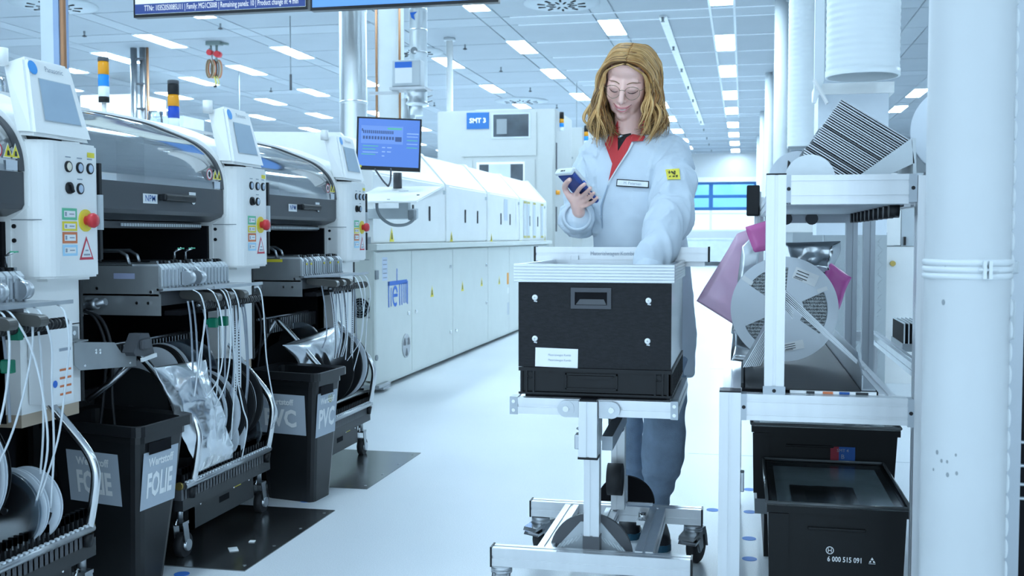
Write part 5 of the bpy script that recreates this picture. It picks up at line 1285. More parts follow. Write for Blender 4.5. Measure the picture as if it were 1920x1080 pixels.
cols = [mat('cable_brown', (0.20, 0.13, 0.08), 0.5), mat('cable_tan', (0.48, 0.36, 0.22), 0.5), mat('cable_orange', (0.55, 0.20, 0.10), 0.5), BLACK]
for k in range(7):
    cx = -8.14 + 0.022*(k-3); rr_ = 0.05+0.006*(k % 3)
    pts = [(cx + rr_*math.cos(2*PI*i/18), 15.46+0.012*k, 3.68 + 0.14*math.sin(2*PI*i/18)) for i in range(18)]
    mb = MB(); mb.tube(pts, 0.011, seg=6, closed=True); mb.build('cable_loop', cols[k % 4], bl)
mb = MB(); mb.tube(smooth_path([(-8.13, 15.48, 3.56), (-8.10, 15.48, 3.48), (-8.11, 15.48, 3.40)], 4), 0.016, seg=6); mb.tube(smooth_path([(-8.09, 15.48, 3.56), (-8.05, 15.48, 3.48), (-8.06, 15.48, 3.42)], 4), 0.010, seg=6); mb.build('cable_tail', mat('cable_yellow', (0.60, 0.55, 0.15), 0.5), bl)
mb = MB(); mb.cyl((-8.115, 15.48, 3.42), (-8.11, 15.48, 3.39), 0.026, seg=8); mb.build('plug', BLACK, bl)
mb = MB(); mb.tube(smooth_path([(-8.2, 15.48, 4.0), (-8.17, 15.48, 3.85), (-8.14, 15.48, 3.75)], 4), 0.018, seg=6); mb.build('steel_hook', STEEL, bl)
for k, (x, y, z0, lab) in enumerate([(-3.26, 21.09, 2.9, 'thin ceiling rod left of the head of the person'), (-9.16, 18.4, 2.3, 'thin ceiling rod above the middle touch panel'), (-6.16, 13.93, 3.3, 'thin ceiling rod with a dark tip left of the steel duct')]):
    r_ = thing('ceiling_rod', lab, 'rod', (x, y, z0)); mb = MB(); mb.cyl((x, y, z0), (x, y, 4.1), 0.008, seg=6); mb.build('rod', MGREY, r_)
    if k == 2:
        mb = MB(); mb.cyl((x, y, z0-0.22), (x, y, z0), 0.018, seg=8); mb.build('dark_tip', DGREY, r_)

# =================================================================== HANGING DISPLAYS
def display(label, x0, x1, zb, m_, y, tilt):
    t = thing('hanging_display', label, 'display', ((x0+x1)/2, y, zb))
    mb = MB(); mb.box(x0, x1, y, y+0.06, zb, zb+0.78); mb.build('housing', BLACK, t)
    mb = MB(); mb.box(x0+0.015, x1-0.015, y-0.002, y+0.001, zb+0.022, zb+0.76); s_ = mb.build('screen', m_, t)
    mb = MB(); mb.cyl(((x0+x1)/2, y+0.1, zb+0.5), ((x0+x1)/2, y+0.1, 4.1), 0.03, seg=12); mb.box((x0+x1)/2-0.2, (x0+x1)/2+0.2, y+0.06, y+0.12, zb+0.3, zb+0.5); mb.build('ceiling_mount', LGREY, t)
    return t, s_
dl, sl = display('wide hanging display with a white screen and blue status bar', -4.30, -2.965, 2.622, emis('display_white', (0.62, 0.88, 1.0), 0.95), 7.0, 0)
mb = MB(); mb.box(-4.285, -2.98, 6.994, 6.997, 2.645, 2.715); mb.build('status_bar', emis('display_bar', (0.01, 0.06, 0.40), 0.55), sl)
mb = MB(); lettering(mb, 'TTNr: 1035205008SU11 | Family: MG1CS008 | Remaining panels: 10 | Product change in: 4 min', (-3.62, 6.992, 2.682), XP, ZP, 0.056, sx=0.545); mb.build('status_lettering', emis('display_text', (0.75, 0.9, 1.0), 0.9), sl)
mb = MB(); mb.box(-3.67, -3.655, 6.995, 6.997, 2.715, 3.3); mb.build('screen_divider', emis('display_bar', (0.01, 0.06, 0.40), 0.55), sl)
dr, sr = display('wide hanging display with a plain blue screen', -2.945, -1.61, 2.612, emis('display_blue', (0.10, 0.33, 0.92), 0.85), 7.0, 0)

# =================================================================== RIGHT SIDE: COLUMNS, WHITE DUCTS, PANELS
COLM = mat('column_white', (0.66, 0.71, 0.74), 0.4)
for k, y in enumerate((14.3, 20.6, 26.9, 33.2)):
    o = thing('hall_column', 'round white hall column, %s of the row right of the walkway' % ORD[k], 'column', (0.46, y, 0), 'round hall columns')
    mb = MB(); mb.cyl((0.46, y, 0), (0.46, y, 4.1), 0.095, seg=28); mb.build('shaft', COLM, o)
    mb = MB(); mb.cyl((0.575, y-0.02, 0.3), (0.575, y-0.02, 4.1), 0.012, seg=8); mb.build('side_pipe', STEEL, o)
CORR = mat('corrugated_white', (0.80, 0.85, 0.87), 0.35, var=0.01)
def corrugated(mb, x, y, r, z0, z1, pitch, amp):
    prof_ = []; z = z0; n = int((z1-z0)/pitch*4)
    for i in range(n+1):
        prof_.append((r + amp*(1 if i % 4 in (1, 2) else 0), z0 + i*(z1-z0)/n))
    mb.lathe(prof_, (x, y, 0), seg=40)
w1 = thing('ventilation_duct', 'big white corrugated ventilation duct with an open lower end', 'duct', (0.61, 6.0, 1.9))
mb = MB(); corrugated(mb, 0.611, 6.0, 0.187, 1.935, 4.1, 0.036, 0.0022); mb.lathe([(0.192, 1.90), (0.192, 1.935), (0.186, 1.935)], (0.611, 6.0, 0), seg=40); mb.lathe([(0.180, 1.90), (0.180, 4.1)], (0.611, 6.0, 0), seg=40); mb.lathe([(0.192, 1.90), (0.180, 1.90)], (0.611, 6.0, 0), seg=40); mb.build('pipe', CORR, w1)
w2 = thing('ventilation_duct', 'white corrugated duct farther back, left of the big one', 'duct', (0.50, 10.0, 1.85))
mb = MB(); corrugated(mb, 0.515, 10.0, 0.136, 1.85, 4.1, 0.045, 0.0022); mb.build('pipe', CORR, w2)
mb = MB(); mb.box(0.38, 0.60, 9.86, 9.90, 1.83, 1.855); mb.build('end_frame', MGREY, w2)
w3 = thing('duct_shroud', 'white sheet-metal extraction shroud below the big duct', 'shroud', (0.6, 6.3, 1.05))
mb = MB(); mb.box(0.40, 0.775, 6.22, 6.55, 1.06, 1.84); mb.build('box', mat('shroud_white', (0.70, 0.76, 0.82), 0.4), w3)
mb = MB(); mb.box(0.385, 0.80, 6.20, 6.57, 1.84, 1.90); mb.build('top_flange', WHITE, w3)
mb = MB(); mb.prism([(0.373, 4.09), (0.415, 4.09), (0.425, 1.91), (0.385, 1.79), (0.365, 1.79), (0.373, 1.85)], 'y', 6.15, 6.19); mb.build('side_flap', CORR, w3)
mb = MB(); mb.obox((0.405, 6.12, 1.845), (0.012, 0.06, 0.15), (0, -0.5, 0)); mb.build('lip', WHITE, w3)
rp = thing('ceiling_pole', 'slim white pole right of the big white duct', 'pole', (1.5, 15.2, 0))
mb = MB(); mb.cyl((2.50, 15.0, 0), (2.50, 15.0, 4.1), 0.06, seg=18); mb.build('tube', WHITE, rp); mb = MB(); mb.cyl((2.5, 15.0, 4.05), (2.5, 15.0, 4.1), 0.10, seg=18); mb.build('collar', LGREY, rp)
# diamond-plate guards
def diamond_material():
    m = bpy.data.materials.new('diamond_plate'); m.use_nodes = True
    nt = m.node_tree; b = nt.nodes['Principled BSDF']
    b.inputs['Base Color'].default_value = (0.36, 0.40, 0.42, 1); b.inputs['Metallic'].default_value = 0.6; b.inputs['Roughness'].default_value = 0.38
    MATS['diamond_plate'] = m
    return m
DIA = diamond_material()
for k, (x0, x1, z0, z1, lab) in enumerate([(0.555, 0.975, 0.05, 1.08, 'tread-plate guard panel behind the shelf rack posts'), (0.34, 0.545, 0.05, 1.08, 'narrow tread-plate guard panel behind the white reel')]):
    o = thing('guard_panel', lab, 'guard panel', ((x0+x1)/2, 7.82, 0))
    mb = MB(); mb.box(x0, x1, 7.80, 7.84, z0-0.05, z1); mb.build('sheet', DIA, o)
    mb = MB(); nx, nz = int((x1-x0)/0.05), int((z1-z0)/0.05)
    for i in range(nx):
        for j in range(nz):
            a = math.radians(50 if (i+j) % 2 else -50)
            mb.obox((x0+0.03+i*0.05, 7.797, z0+0.03+j*0.05), (0.042, 0.006, 0.012), (0, a, 0))
    t_ = mb.build('tread_ribs', DIA, o); t_['kind'] = 'stuff'
cbr = thing('wall_cabinet', 'pale cabinet with black handle behind the shelf rack, far right', 'cabinet', (1.3, 8.2, 0))
mb = MB(); mb.box(1.0, 1.6, 8.0, 8.4, 0.38, 0.98); mb.build('lower_door', WHITE, cbr); mb = MB(); mb.box(0.98, 1.09, 7.99, 8.4, 0.99, 1.5); mb.build('upper_door', WHITE, cbr); mb = MB(); mb.box(1.095, 1.6, 8.0, 8.4, 0.985, 1.5); mb.build('upper_door', LGREY, cbr)
mb = MB(); mb.box(1.11, 1.125, 7.975, 8.0, 0.99, 1.05); mb.build('handle', BLACK, cbr); mb = MB(); mb.box(0.98, 1.6, 8.02, 8.4, 0.0, 0.38); mb.build('plinth', WHITE, cbr)
mb = MB(); mb.cyl((1.04, 7.998, 0.86), (1.04, 7.98, 0.86), 0.02, seg=12); mb.build('brass_lock', mat('brass', (0.45, 0.33, 0.10), 0.4, 0.8), cbr)
# wide white panels that close the view behind the rack
cbw = thing('wall_cabinet', 'wide white cabinet front behind the upper shelf of the rack', 'cabinet', (0.5, 8.6, 0))
mb = MB(); mb.box(0.20, 0.93, 8.5, 9.0, 1.085, 1.55); mb.build('body', WHITE, cbw); mb = MB(); mb.box(0.22, 0.91, 8.52, 9.0, 0, 1.085); mb.build('lower_body', LGREY, cbw)
# =================================================================== ALUMINIUM SHELF RACK ON THE RIGHT
def alu_bar(mb, x0, x1, y0, y1, z0, z1, axis, slot=0.008, dep=0.004):
    """slotted aluminium extrusion between two corners, length along axis"""
    R_ = {'x': (y0, y1, z0, z1), 'y': (x0, x1, z0, z1), 'z': (x0, x1, y0, y1)}[axis]
    a0, a1, b0, b1 = R_
    def side(n0, n1):
        L = n1-n0; k = 2 if L > 0.055 else 1
        return [n0 + L*(i+0.5)/k for i in range(k)]
    pts = []
    for c in side(a0, a1): pts += [(c-slot/2, b0), (c-slot/2, b0+dep), (c+slot/2, b0+dep), (c+slot/2, b0)]
    poly_ = [(a0, b0)] + pts + [(a1, b0)]
    for c in side(b0, b1): poly_ += [(a1, c-slot/2), (a1-dep, c-slot/2), (a1-dep, c+slot/2), (a1, c+slot/2)]
    poly_ += [(a1, b1)]
    for c in side(a0, a1)[::-1]: poly_ += [(c+slot/2, b1), (c+slot/2, b1-dep), (c-slot/2, b1-dep), (c-slot/2, b1)]
    poly_ += [(a0, b1)]
    for c in side(b0, b1)[::-1]: poly_ += [(a0, c+slot/2), (a0+dep, c+slot/2), (a0+dep, c-slot/2), (a0, c-slot/2)]
    l0, l1 = {'x': (x0, x1), 'y': (y0, y1), 'z': (z0, z1)}[axis]
    mb.prism(poly_, axis, l0, l1)
    return mb
ALUG = mat('grey_aluminium', (0.40, 0.44, 0.48), 0.38, 0.75, var=0.04)
rack = thing('shelf_rack', 'two-level aluminium flow rack at the right of the walkway', 'shelf rack', (0.2, 3.5, 0))
def rp_(name, m_, *bars, **k):
    mb = MB()
    for b in bars: alu_bar(mb, *b, **k)
    return mb.build(name, m_, rack)
rp_('leg', ALU, (-0.056, -0.002, 2.75, 2.805, 0, 0.655, 'z')); rp_('leg', ALU, (0.415, 0.446, 2.76, 2.81, 0, 1.20, 'z'))
rp_('leg', ALU, (-0.05, 0.0, 4.19, 4.24, 0, 0.655, 'z')); rp_('leg', ALUG, (0.36, 0.40, 4.0, 4.04, 0, 1.13, 'z')); rp_('leg', ALUG, (0.42, 0.46, 4.0, 4.04, 0, 1.13, 'z'))
rp_('upright', ALU, (0.055, 0.104, 2.765, 2.81, 0.663, 1.205, 'z')); rp_('upright', ALU, (0.04, 0.075, 4.15, 4.19, 0.655, 1.20, 'z'))
rp_('front_beam', ALU, (0.012, 0.40, 2.755, 2.80, 0.585, 0.652, 'x')); rp_('top_beam', ALU, (0.115, 0.395, 2.765, 2.81, 1.131, 1.204, 'x'))
rp_('side_rail', ALU, (-0.05, 0.0, 2.806, 4.19, 0.60, 0.660, 'y')); rp_('side_rail', ALU, (0.335, 0.375, 2.80, 4.0, 0.60, 0.655, 'y'))
rp_('top_rail', ALU, (0.39, 0.43, 2.81, 4.0, 1.125, 1.165, 'y')); rp_('top_rail', ALU, (0.06, 0.10, 2.81, 4.15, 1.125, 1.165, 'y')); rp_('rear_beam', ALUG, (0.075, 0.36, 4.0, 4.04, 1.10, 1.165, 'x')); rp_('rear_beam', ALUG, (0.0, 0.36, 4.19, 4.23, 0.60, 0.65, 'x'))
for (x0, x1, y0, y1, z0, z1) in [(-0.002, 0.012, 2.752, 2.80, 0.585, 0.652), (0.40, 0.414, 2.752, 2.80, 0.582, 0.650), (0.052, 0.107, 2.76, 2.765, 0.650, 0.672), (0.104, 0.115, 2.762, 2.81, 1.135, 1.204), (0.395, 0.414, 2.762, 2.81, 1.135, 1.204)]:
    mb = MB(); mb.box(x0, x1, y0, y1, z0, z1); c = mb.build('corner_joint', ALUG, rack)
    mb = MB(); mb.cyl(((x0+x1)/2, y0-0.001, (z0+z1)/2), ((x0+x1)/2, y0+0.002, (z0+z1)/2), 0.005, seg=8); mb.build('joint_screw', BLACK, c)
for x0, x1 in ((-0.056, -0.002), (0.055, 0.104)):
    mb = MB(); z = 0.655 if x0 < 0 else 1.205; mb.box(x0, x1, 2.75 if x0 < 0 else 2.765, 2.81, z, z+0.004); mb.build('end_cap', BLACK, rack)
mb = MB(); mb.box(0.104, 0.39, 2.812, 4.0, 1.130, 1.134); mb.build('top_shelf_sheet', ALUG, rack)
mb = MB(); mb.box(0.0, 0.335, 2.80, 4.19, 0.652, 0.660); mb.build('lower_shelf_sheet', BLACKM, rack)
mb = MB(); mb.box(0.008, 0.292, 2.79, 4.02, 0.6605, 0.664); mb.build('conveyor_belt', mat('belt_black', (0.018, 0.019, 0.021), 0.5, var=0.25, scale=10, aniso=(0.3, 12, 1)), rack)
mb = MB(); mb.prism([(2.81, 0.665), (4.02, 0.665), (4.02, 0.745), (2.95, 0.745), (2.81, 0.70)], 'x', 0.296, 0.299); mb.box(0.296, 0.33, 2.81, 4.02, 0.661, 0.665); mb.build('side_guard', ALUG, rack)
mb = MB(); mb.box(-0.0025, 0.004, 2.81, 4.15, 0.66, 0.672); mb.build('edge_strip', BLACK, rack)
for i, y in enumerate([2.86+0.11*k for k in range(10)]):
    mb = MB(); mb.cyl((0.36, y, 1.118), (0.385, y, 1.118), 0.020, seg=14); mb.build('track_roller', BLACK, rack)
    mb = MB(); mb.box(0.355, 0.39, y-0.01, y+0.01, 1.13, 1.15); mb.build('roller_bracket', STEEL, rack)
for x in (0.15, 0.24):
    mb = MB(); mb.cyl((x, 3.985, 1.115), (x, 4.0, 1.115), 0.022, seg=14); mb.build('track_roller', DGREY, rack)
mb = MB(); mb.rbox(-0.002, 0.008, 2.752, 2.79, 0.40, 0.45, 0.003); mb.build('cable_clip', STEEL, rack)
# tape printed code strip in front of the belt
mb = MB(); mb.box(0.12, 0.33, 2.79, 2.80, 0.6525, 0.660); mb.build('code_strip', PAPER, rack)
for x, w, m_ in ((0.16, 0.02, INK), (0.20, 0.025, ORANGEP), (0.24, 0.025, NAVYP), (0.28, 0.03, INK)):
    mb = MB(); mb.box(x, x+w, 2.7885, 2.79, 0.653, 0.659); mb.build('code_mark', m_, rack)
# black box clipped to the rack
bx_ = thing('sensor_box', 'flat black box clipped to the left upright of the rack', 'sensor box', (0.045, 4.17, 1.12))
mb = MB(); mb.rbox(0.010, 0.058, 4.10, 4.14, 1.128, 1.243, 0.005); mb.build('case', BLACK, bx_); mb = MB(); mb.box(0.050, 0.064, 4.14, 4.155, 1.08, 1.22); mb.build('clip_plate', STEEL, bx_)

# ---- stack of thin trays leaning on the top shelf
TRAY1 = mat('tray_silver', (0.50, 0.53, 0.56), 0.35, 0.85, var=0.05, scale=40); TRAY2 = mat('tray_dark', (0.16, 0.17, 0.18), 0.4, 0.8, var=0.05); TRAY3 = mat('tray_pale', (0.66, 0.70, 0.73), 0.4, 0.6)
A0, A1, B0 = Vector((0.245, 0, 1.407)), Vector((0.413, 0, 1.299)), Vector((0.112, 0, 1.214))
A1 = A1 + (A1-A0)*0.0; aN = (A1-A0).normalized(); LA = (A1-A0).length; ZS = 1.1345
NT = 44; B0 = A0 + (B0-A0)*1.10
for k in range(NT):
    f = k/(NT-1)
    p0 = A0.lerp(B0, f); th = 0.0030
    n_ = Vector((aN.z, 0, -aN.x)); n_ = n_ if n_.z < 0 else -n_
    jit = random.uniform(-0.004, 0.004) if k > 12 else 0
    p0 = p0 + aN*jit
    L = LA
    if aN.z < 0:
        lim = (p0.z - ZS - 0.004)/(-aN.z)
        L = min(L, lim)
    if L < 0.006: continue
    q = [p0, p0+aN*L, p0+aN*L+n_*th, p0+n_*th]
    q = [(v.x, max(v.z, ZS)) for v in q]
    mb = MB(); mb.prism(q, 'y', 2.90+random.uniform(-0.003, 0.003), 3.16)
    mm = TRAY2 if k in (13, 22, 25, 29, 33) else (TRAY3 if k % 5 == 2 else TRAY1)
    tag(mb.build('component_tray', mm, loc=(p0.x, 3.0, ZS)), 'thin %s tray, %s from the top of the leaning stack on the rack' % ({TRAY1: 'silver', TRAY2: 'dark', TRAY3: 'pale'}[mm], ordn(k)), 'tray', 'leaning stack of trays on the top shelf')
sb = thing('tray_support', 'grey wedge-shaped sheet holder at the right of the tray stack', 'tray holder', (0.38, 3.0, ZS))
mb = MB(); mb.prism([(0.190, ZS), (0.415, 1.300), (0.424, 1.238), (0.365, 1.21), (0.30, ZS)], 'y', 2.885, 2.888); mb.prism([(0.418, 1.302), (0.426, 1.30), (0.432, ZS), (0.424, ZS)], 'y', 2.885, 3.17); mb.build('wedge_sheet', LGREY, sb)
mb = MB(); mb.prism([(0.106, ZS), (0.112, ZS), (0.118, 1.245), (0.112, 1.250)], 'y', 2.89, 2.93); mb.build('stop_angle', BLACK, sb)
# white reels lying against the stack
def face_reel(x, y, z, R, w, label, windows=False, m_=REELW, fill=0.8, yaw=0.0, lean=0.0):
    root = thing('component_reel', label, 'reel', (x, y, z))
    mb = MB(); flange(mb, (x, z), R, y-w/2, y-w/2+0.002, spokes=3 if windows else 0, wide=0.5, ph=-0.61, seg=72, hub=0.36, ring=0.80); mb.build('front_flange', m_, root)
    mb = MB(); flange(mb, (x, z), R, y+w/2-0.002, y+w/2, spokes=0, seg=60); mb.build('rear_flange', m_, root)
    mb = MB(); mb.cyl((x, y-w/2+0.003, z), (x, y+w/2-0.003, z), R*fill, seg=48); mb.build('wound_tape', TAPEB if not windows else REELTAPE, root)
    mb = MB(); mb.cyl((x, y-w/2-0.0005, z), (x, y-w/2+0.004, z), R*0.11, seg=20); mb.build('hub', m_ if not windows else REELW, root)
    return root
def wave_material():
    m = bpy.data.materials.new('wound_carrier_tape'); m.use_nodes = True
    nt = m.node_tree; b = nt.nodes['Principled BSDF']
    tc = nt.nodes.new('ShaderNodeTexCoord'); w = nt.nodes.new('ShaderNodeTexWave'); w.wave_type = 'BANDS'; w.bands_direction = 'Z'
    w.inputs['Scale'].default_value = 32; w.inputs['Distortion'].default_value = 3.5; w.inputs['Detail'].default_value = 0; w.inputs['Detail Scale'].default_value = 9
    r = nt.nodes.new('ShaderNodeValToRGB'); r.color_ramp.elements[0].color = (0.05, 0.055, 0.06, 1); r.color_ramp.elements[1].color = (0.42, 0.46, 0.48, 1)
    nt.links.new(tc.outputs['Object'], w.inputs['Vector']); nt.links.new(w.outputs['Fac'], r.inputs[0]); nt.links.new(r.outputs[0], b.inputs['Base Color'])
    b.inputs['Roughness'].default_value = 0.4
    MATS['wound_carrier_tape'] = m
    return m
REELTAPE = wave_material()
face_reel(0.150, 3.19, 1.216, 0.080, 0.016, 'white reel half hidden behind the left of the tray stack')
mb = MB()
face_reel(0.166, 2.868, 1.199, 0.063, 0.010, 'white reel standing before the tray stack at its lower left', m_=mat('reel_paper_white', (0.78, 0.83, 0.86), 0.5, var=0.03, scale=20))
face_reel(0.552, 3.02, 1.331, 0.120, 0.016, 'large white reel on the top shelf beside the white pipe')
sl_ = thing('slotted_holder', 'small dark slotted holder under the large white reel', 'holder', (0.47, 2.95, 1.205))
for k in range(10):
    mb = MB(); mb.prism([(0.452+k*0.009, 1.2095), (0.455+k*0.009, 1.2095), (0.455+k*0.009, 1.2155+k*0.0035), (0.452+k*0.009, 1.2145+k*0.0035)], 'y', 2.80, 2.92); mb.build('fin', DGREY, sl_)
mb = MB(); mb.box(0.450, 0.66, 2.79, 3.05, 1.203, 1.2095); mb.build('base', DGREY, sl_)

# ---- lower shelf: big spoked reel, chevron trays, bags
br_ = face_reel(0.122, 3.33, 0.832, 0.158, 0.040, 'large white spoked reel standing on the lower rack shelf', windows=True, fill=0.79)
fy = 3.33-0.0205
def lab(cx, cz, w, h, rot, nm='paper_label', rows_=3, code=True):
    a = rot; R_ = Vector((math.cos(a), 0, math.sin(a))); U_ = Vector((-math.sin(a), 0, math.cos(a)))
    mb = MB(); rect(mb, (cx, fy, cz), R_, U_, w, h, 0.0006); l = mb.build(nm, PAPER, br_)
    mb = MB()
    for k in range(rows_): rect(mb, Vector((cx, fy, cz)) - R_*w*0.15 + U_*h*(0.25-0.25*k), R_, U_, w*0.5, h*0.07, 0.0012)
    if code:
        for i in range(8): rect(mb, Vector((cx, fy, cz)) - R_*w*(0.42-0.05*i) - U_*h*0.38, R_, U_, w*0.022, h*0.12, 0.0012)
    mb.build('label_print', INK, l)
lab(0.183, 0.930, 0.072, 0.036, -0.38); lab(0.232, 0.892, 0.030, 0.012, 0.35, 'blank_label', 0, False); lab(0.013, 0.918, 0.036, 0.014, -0.6, 'blank_label', 0, False); lab(0.150, 0.722, 0.062, 0.026, 0.22)
# inverted-V trays
for k in range(9):
    off = k*0.0052
    ap = Vector((0.113, 0.905)) - Vector((0.001, 1.0))*off*1.2
    t_ = 0.0022
    L_ = (0.002+0.006*k*0.9, 0.700); R2 = (0.318, 0.706-off*0.4)
    if k > 4: R2 = (0.113+(0.318-0.113)*0.10, ap.y - 0.025)
    pl = [L_, (ap.x, ap.y), R2, (R2[0]-t_, R2[1]-t_), (ap.x, ap.y-t_*1.6), (L_[0]+t_*1.5, L_[1])]
    mb = MB(); mb.prism([(x, max(z, 0.668)) for x, z in pl], 'y', 2.915+k*0.006, 3.06)
    tag(mb.build('chevron_tray', TRAY1 if k % 2 == 0 else TRAY3, loc=(0.113, 2.98, 0.668)), 'inverted-V silver tray on the lower rack shelf, %s from the outside' % ORD[k], 'tray', 'nested inverted-V trays')
PINK = mat('pink_antistatic_film', (1.0, 0.66, 0.84), 0.28, var=0.06, scale=8, trans=0.35)
crumple('antistatic_bag', 'pale pink antistatic bag hanging over the left rack rail', 'plastic bag', [(-0.02, 3.50, 1.06), (0.06, 3.52, 1.09), (-0.02, 3.47, 0.765), (-0.145, 3.45, 0.845)], 26, 40, 0.014, PINK, 0.01, 21)
crumple('antistatic_bag', 'bright pink bag fold at the upper left of the big reel', 'plastic bag', [(0.005, 3.41, 1.08), (0.07, 3.42, 1.10), (0.14, 3.42, 1.02), (0.03, 3.40, 1.00)], 20, 14, 0.014, mat('pink_film_bright', (0.78, 0.20, 0.50), 0.25, var=0.1, trans=0.2), 0.012, 25)
crumple('antistatic_bag', 'magenta bag corner at the right of the big reel', 'plastic bag', [(0.25, 3.40, 0.98), (0.325, 3.42, 0.925), (0.275, 3.40, 0.80), (0.23, 3.39, 0.84)], 16, 18, 0.010, mat('pink_film_deep', (0.62, 0.13, 0.42), 0.25, var=0.1, trans=0.15), 0.01, 28)
crumple('foil_bag', 'pale silver bag at the left of the big reel', 'foil bag', [(-0.005, 3.40, 1.02), (0.05, 3.42, 1.075), (0.03, 3.40, 0.72), (-0.035, 3.38, 0.75)], 22, 44, 0.012, mat('foil_pale', (0.78, 0.82, 0.85), 0.3, 0.7, var=0.05), 0.012, 31)
crumple('foil_bag', 'crinkled dark silver foil bag above the right of the big reel', 'foil bag', [(0.10, 3.42, 1.03), (0.295, 3.44, 1.035), (0.27, 3.41, 0.93), (0.13, 3.40, 0.96)], 44, 26, 0.020, mat('foil_dark', (0.55, 0.58, 0.60), 0.18, 1.0, var=0.1), 0.012, 37)
crumple('foil_bag', 'foil bag foot tucked under the left of the big reel', 'foil bag', [(-0.03, 3.36, 0.76), (0.03, 3.38, 0.75), (0.03, 3.30, 0.668), (-0.035, 3.28, 0.675)], 18, 16, 0.010, FOIL, 0.012, 41)

# ---- black lidded boxes below
BOXM = mat('container_black', (0.008, 0.009, 0.010), 0.42, var=0.15, spec=0.3)
LID = tinted_glass('clear_lid', (0.80, 0.84, 0.86), 0.15, 0.05, 0.22)
def container(label, x0, x1, y0, y1, z0, z1, sheets):
    t = thing('storage_box', label, 'storage box', ((x0+x1)/2, (y0+y1)/2, z0))
    ty = 0.012
    mb = MB()
    mb.prism([(x0+ty, z0), (x1-ty, z0), (x1, z1-0.03), (x0, z1-0.03)], 'y', y0+0.004, y0+0.010)
    mb.prism([(x0+ty, z0), (x1-ty, z0), (x1, z1-0.03), (x0, z1-0.03)], 'y', y1-0.010, y1-0.004)
    mb.prism([(x0+ty, z0), (x0+ty+0.006, z0), (x0+0.006, z1-0.03), (x0, z1-0.03)], 'y', y0+0.01, y1-0.01)
    mb.prism([(x1-ty, z0), (x1-ty-0.006, z0), (x1-0.006, z1-0.03), (x1, z1-0.03)], 'y', y0+0.01, y1-0.01)
    mb.box(x0+ty, x1-ty, y0+0.01, y1-0.01, z0, z0+0.006); mb.build('body', BOXM, t)
    mb = MB()
    for (a, b, c, d) in [(x0-0.008, x1+0.008, y0-0.006, y0+0.008), (x0-0.008, x1+0.008, y1-0.008, y1+0.006), (x0-0.008, x0+0.006, y0+0.008, y1-0.008), (x1-0.006, x1+0.008, y0+0.008, y1-0.008)]:
        mb.box(a, b, c, d, z1-0.032, z1-0.012)
    mb.build('rim', BOXM, t)
    mb = MB(); mb.prism([(x0, z0+0.02), (x0+0.05, z0+0.02), (x0+0.05, z1-0.035), (x0-0.004, z1-0.035)], 'y', y0-0.002, y0+0.004); mb.build('corner_rib', BOXM, t)
    mb = MB(); mb.rbox(x0+0.10, x0+0.25, y0-0.004, y0+0.004, z1-0.075, z1-0.068, 0.002); mb.build('grip_edge', BOXM, t)
    # clear lid with upturned rim
    mb = MB(); mb.box(x0-0.008, x1+0.008, y0-0.008, y1+0.008, z1-0.012, z1-0.009); lid = mb.build('lid', LID, t)
    mb = MB()
    for pts in ([(x0-0.008, y0-0.008, z1), (x1+0.008, y0-0.008, z1)], [(x1+0.008, y0-0.008, z1), (x1+0.008, y1+0.008, z1)], [(x1+0.008, y1+0.008, z1), (x0-0.008, y1+0.008, z1)], [(x0-0.008, y1+0.008, z1), (x0-0.008, y0-0.008, z1)]):
        mb.tube([(p[0], p[1], p[2]-0.004) for p in pts], 0.005, seg=6)
    mb.build('lid_rim', mat('clear_rim', (0.10, 0.11, 0.115), 0.15, var=0.1), lid)
    for (a, b, c, d, m_) in sheets:
        mb = MB(); mb.box(a, b, c, d, z1-0.022, z1-0.020); mb.build('paper_sheet', m_, t)
    return t
GP1 = mat('dull_paper', (0.62, 0.66, 0.68), 0.6, var=0.1, scale=15); GP2 = mat('grey_card', (0.33, 0.36, 0.36), 0.6, var=0.15, scale=12)
b2 = container('black lidded box with white number print, lowest in the rack', 0.078, 0.432, 2.955, 3.52, 0.0, 0.335, [(0.10, 0.41, 2.98, 3.50, GP2), (0.14, 0.32, 3.02, 3.24, GP1), (0.18, 0.26, 3.06, 3.18, GP2)])
mb = MB(); lettering(mb, '6 000 515 091', (0.275, 2.9545, 0.182), XP, ZP, 0.0200, bold=0.0003, sx=0.78); mb.build('number_lettering', PAPER, b2)
mb = MB()
for i in range(24):
    a0, a1 = 2*PI*i/24, 2*PI*(i+1)/24
    poly(mb, (0.236, 2.9545, 0.206), XP, ZP, [(0.0105*math.cos(a0), 0.0105*math.sin(a0)), (0.0105*math.cos(a1), 0.0105*math.sin(a1)), (0.0085*math.cos(a1), 0.0085*math.sin(a1)), (0.0085*math.cos(a0), 0.0085*math.sin(a0))])
for dx in (-0.0048, 0.0032): rect(mb, (0.236+dx+0.0008, 2.9545, 0.206), XP, ZP, 0.0016, 0.012)
rect(mb, (0.236, 2.9545, 0.206), XP, ZP, 0.009, 0.0018)
mb.build('round_emblem', PAPER, b2)
mb = MB()
poly(mb, (0.345, 2.9545, 0.184), XP, ZP, [(-0.0085, -0.005), (-0.003, -0.005), (-0.002, -0.001), (-0.005, 0.001)]); poly(mb, (0.345, 2.9545, 0.184), XP, ZP, [(0.0085, -0.005), (0.003, -0.005), (0.002, -0.001), (0.005, 0.001)]); poly(mb, (0.345, 2.9545, 0.184), XP, ZP, [(-0.004, 0.003), (0.0, 0.0095), (0.004, 0.003), (0, 0.001)]); rect(mb, (0.345, 2.9545, 0.176), XP, ZP, 0.017, 0.0012)
mb.build('recycling_mark', PAPER, b2)
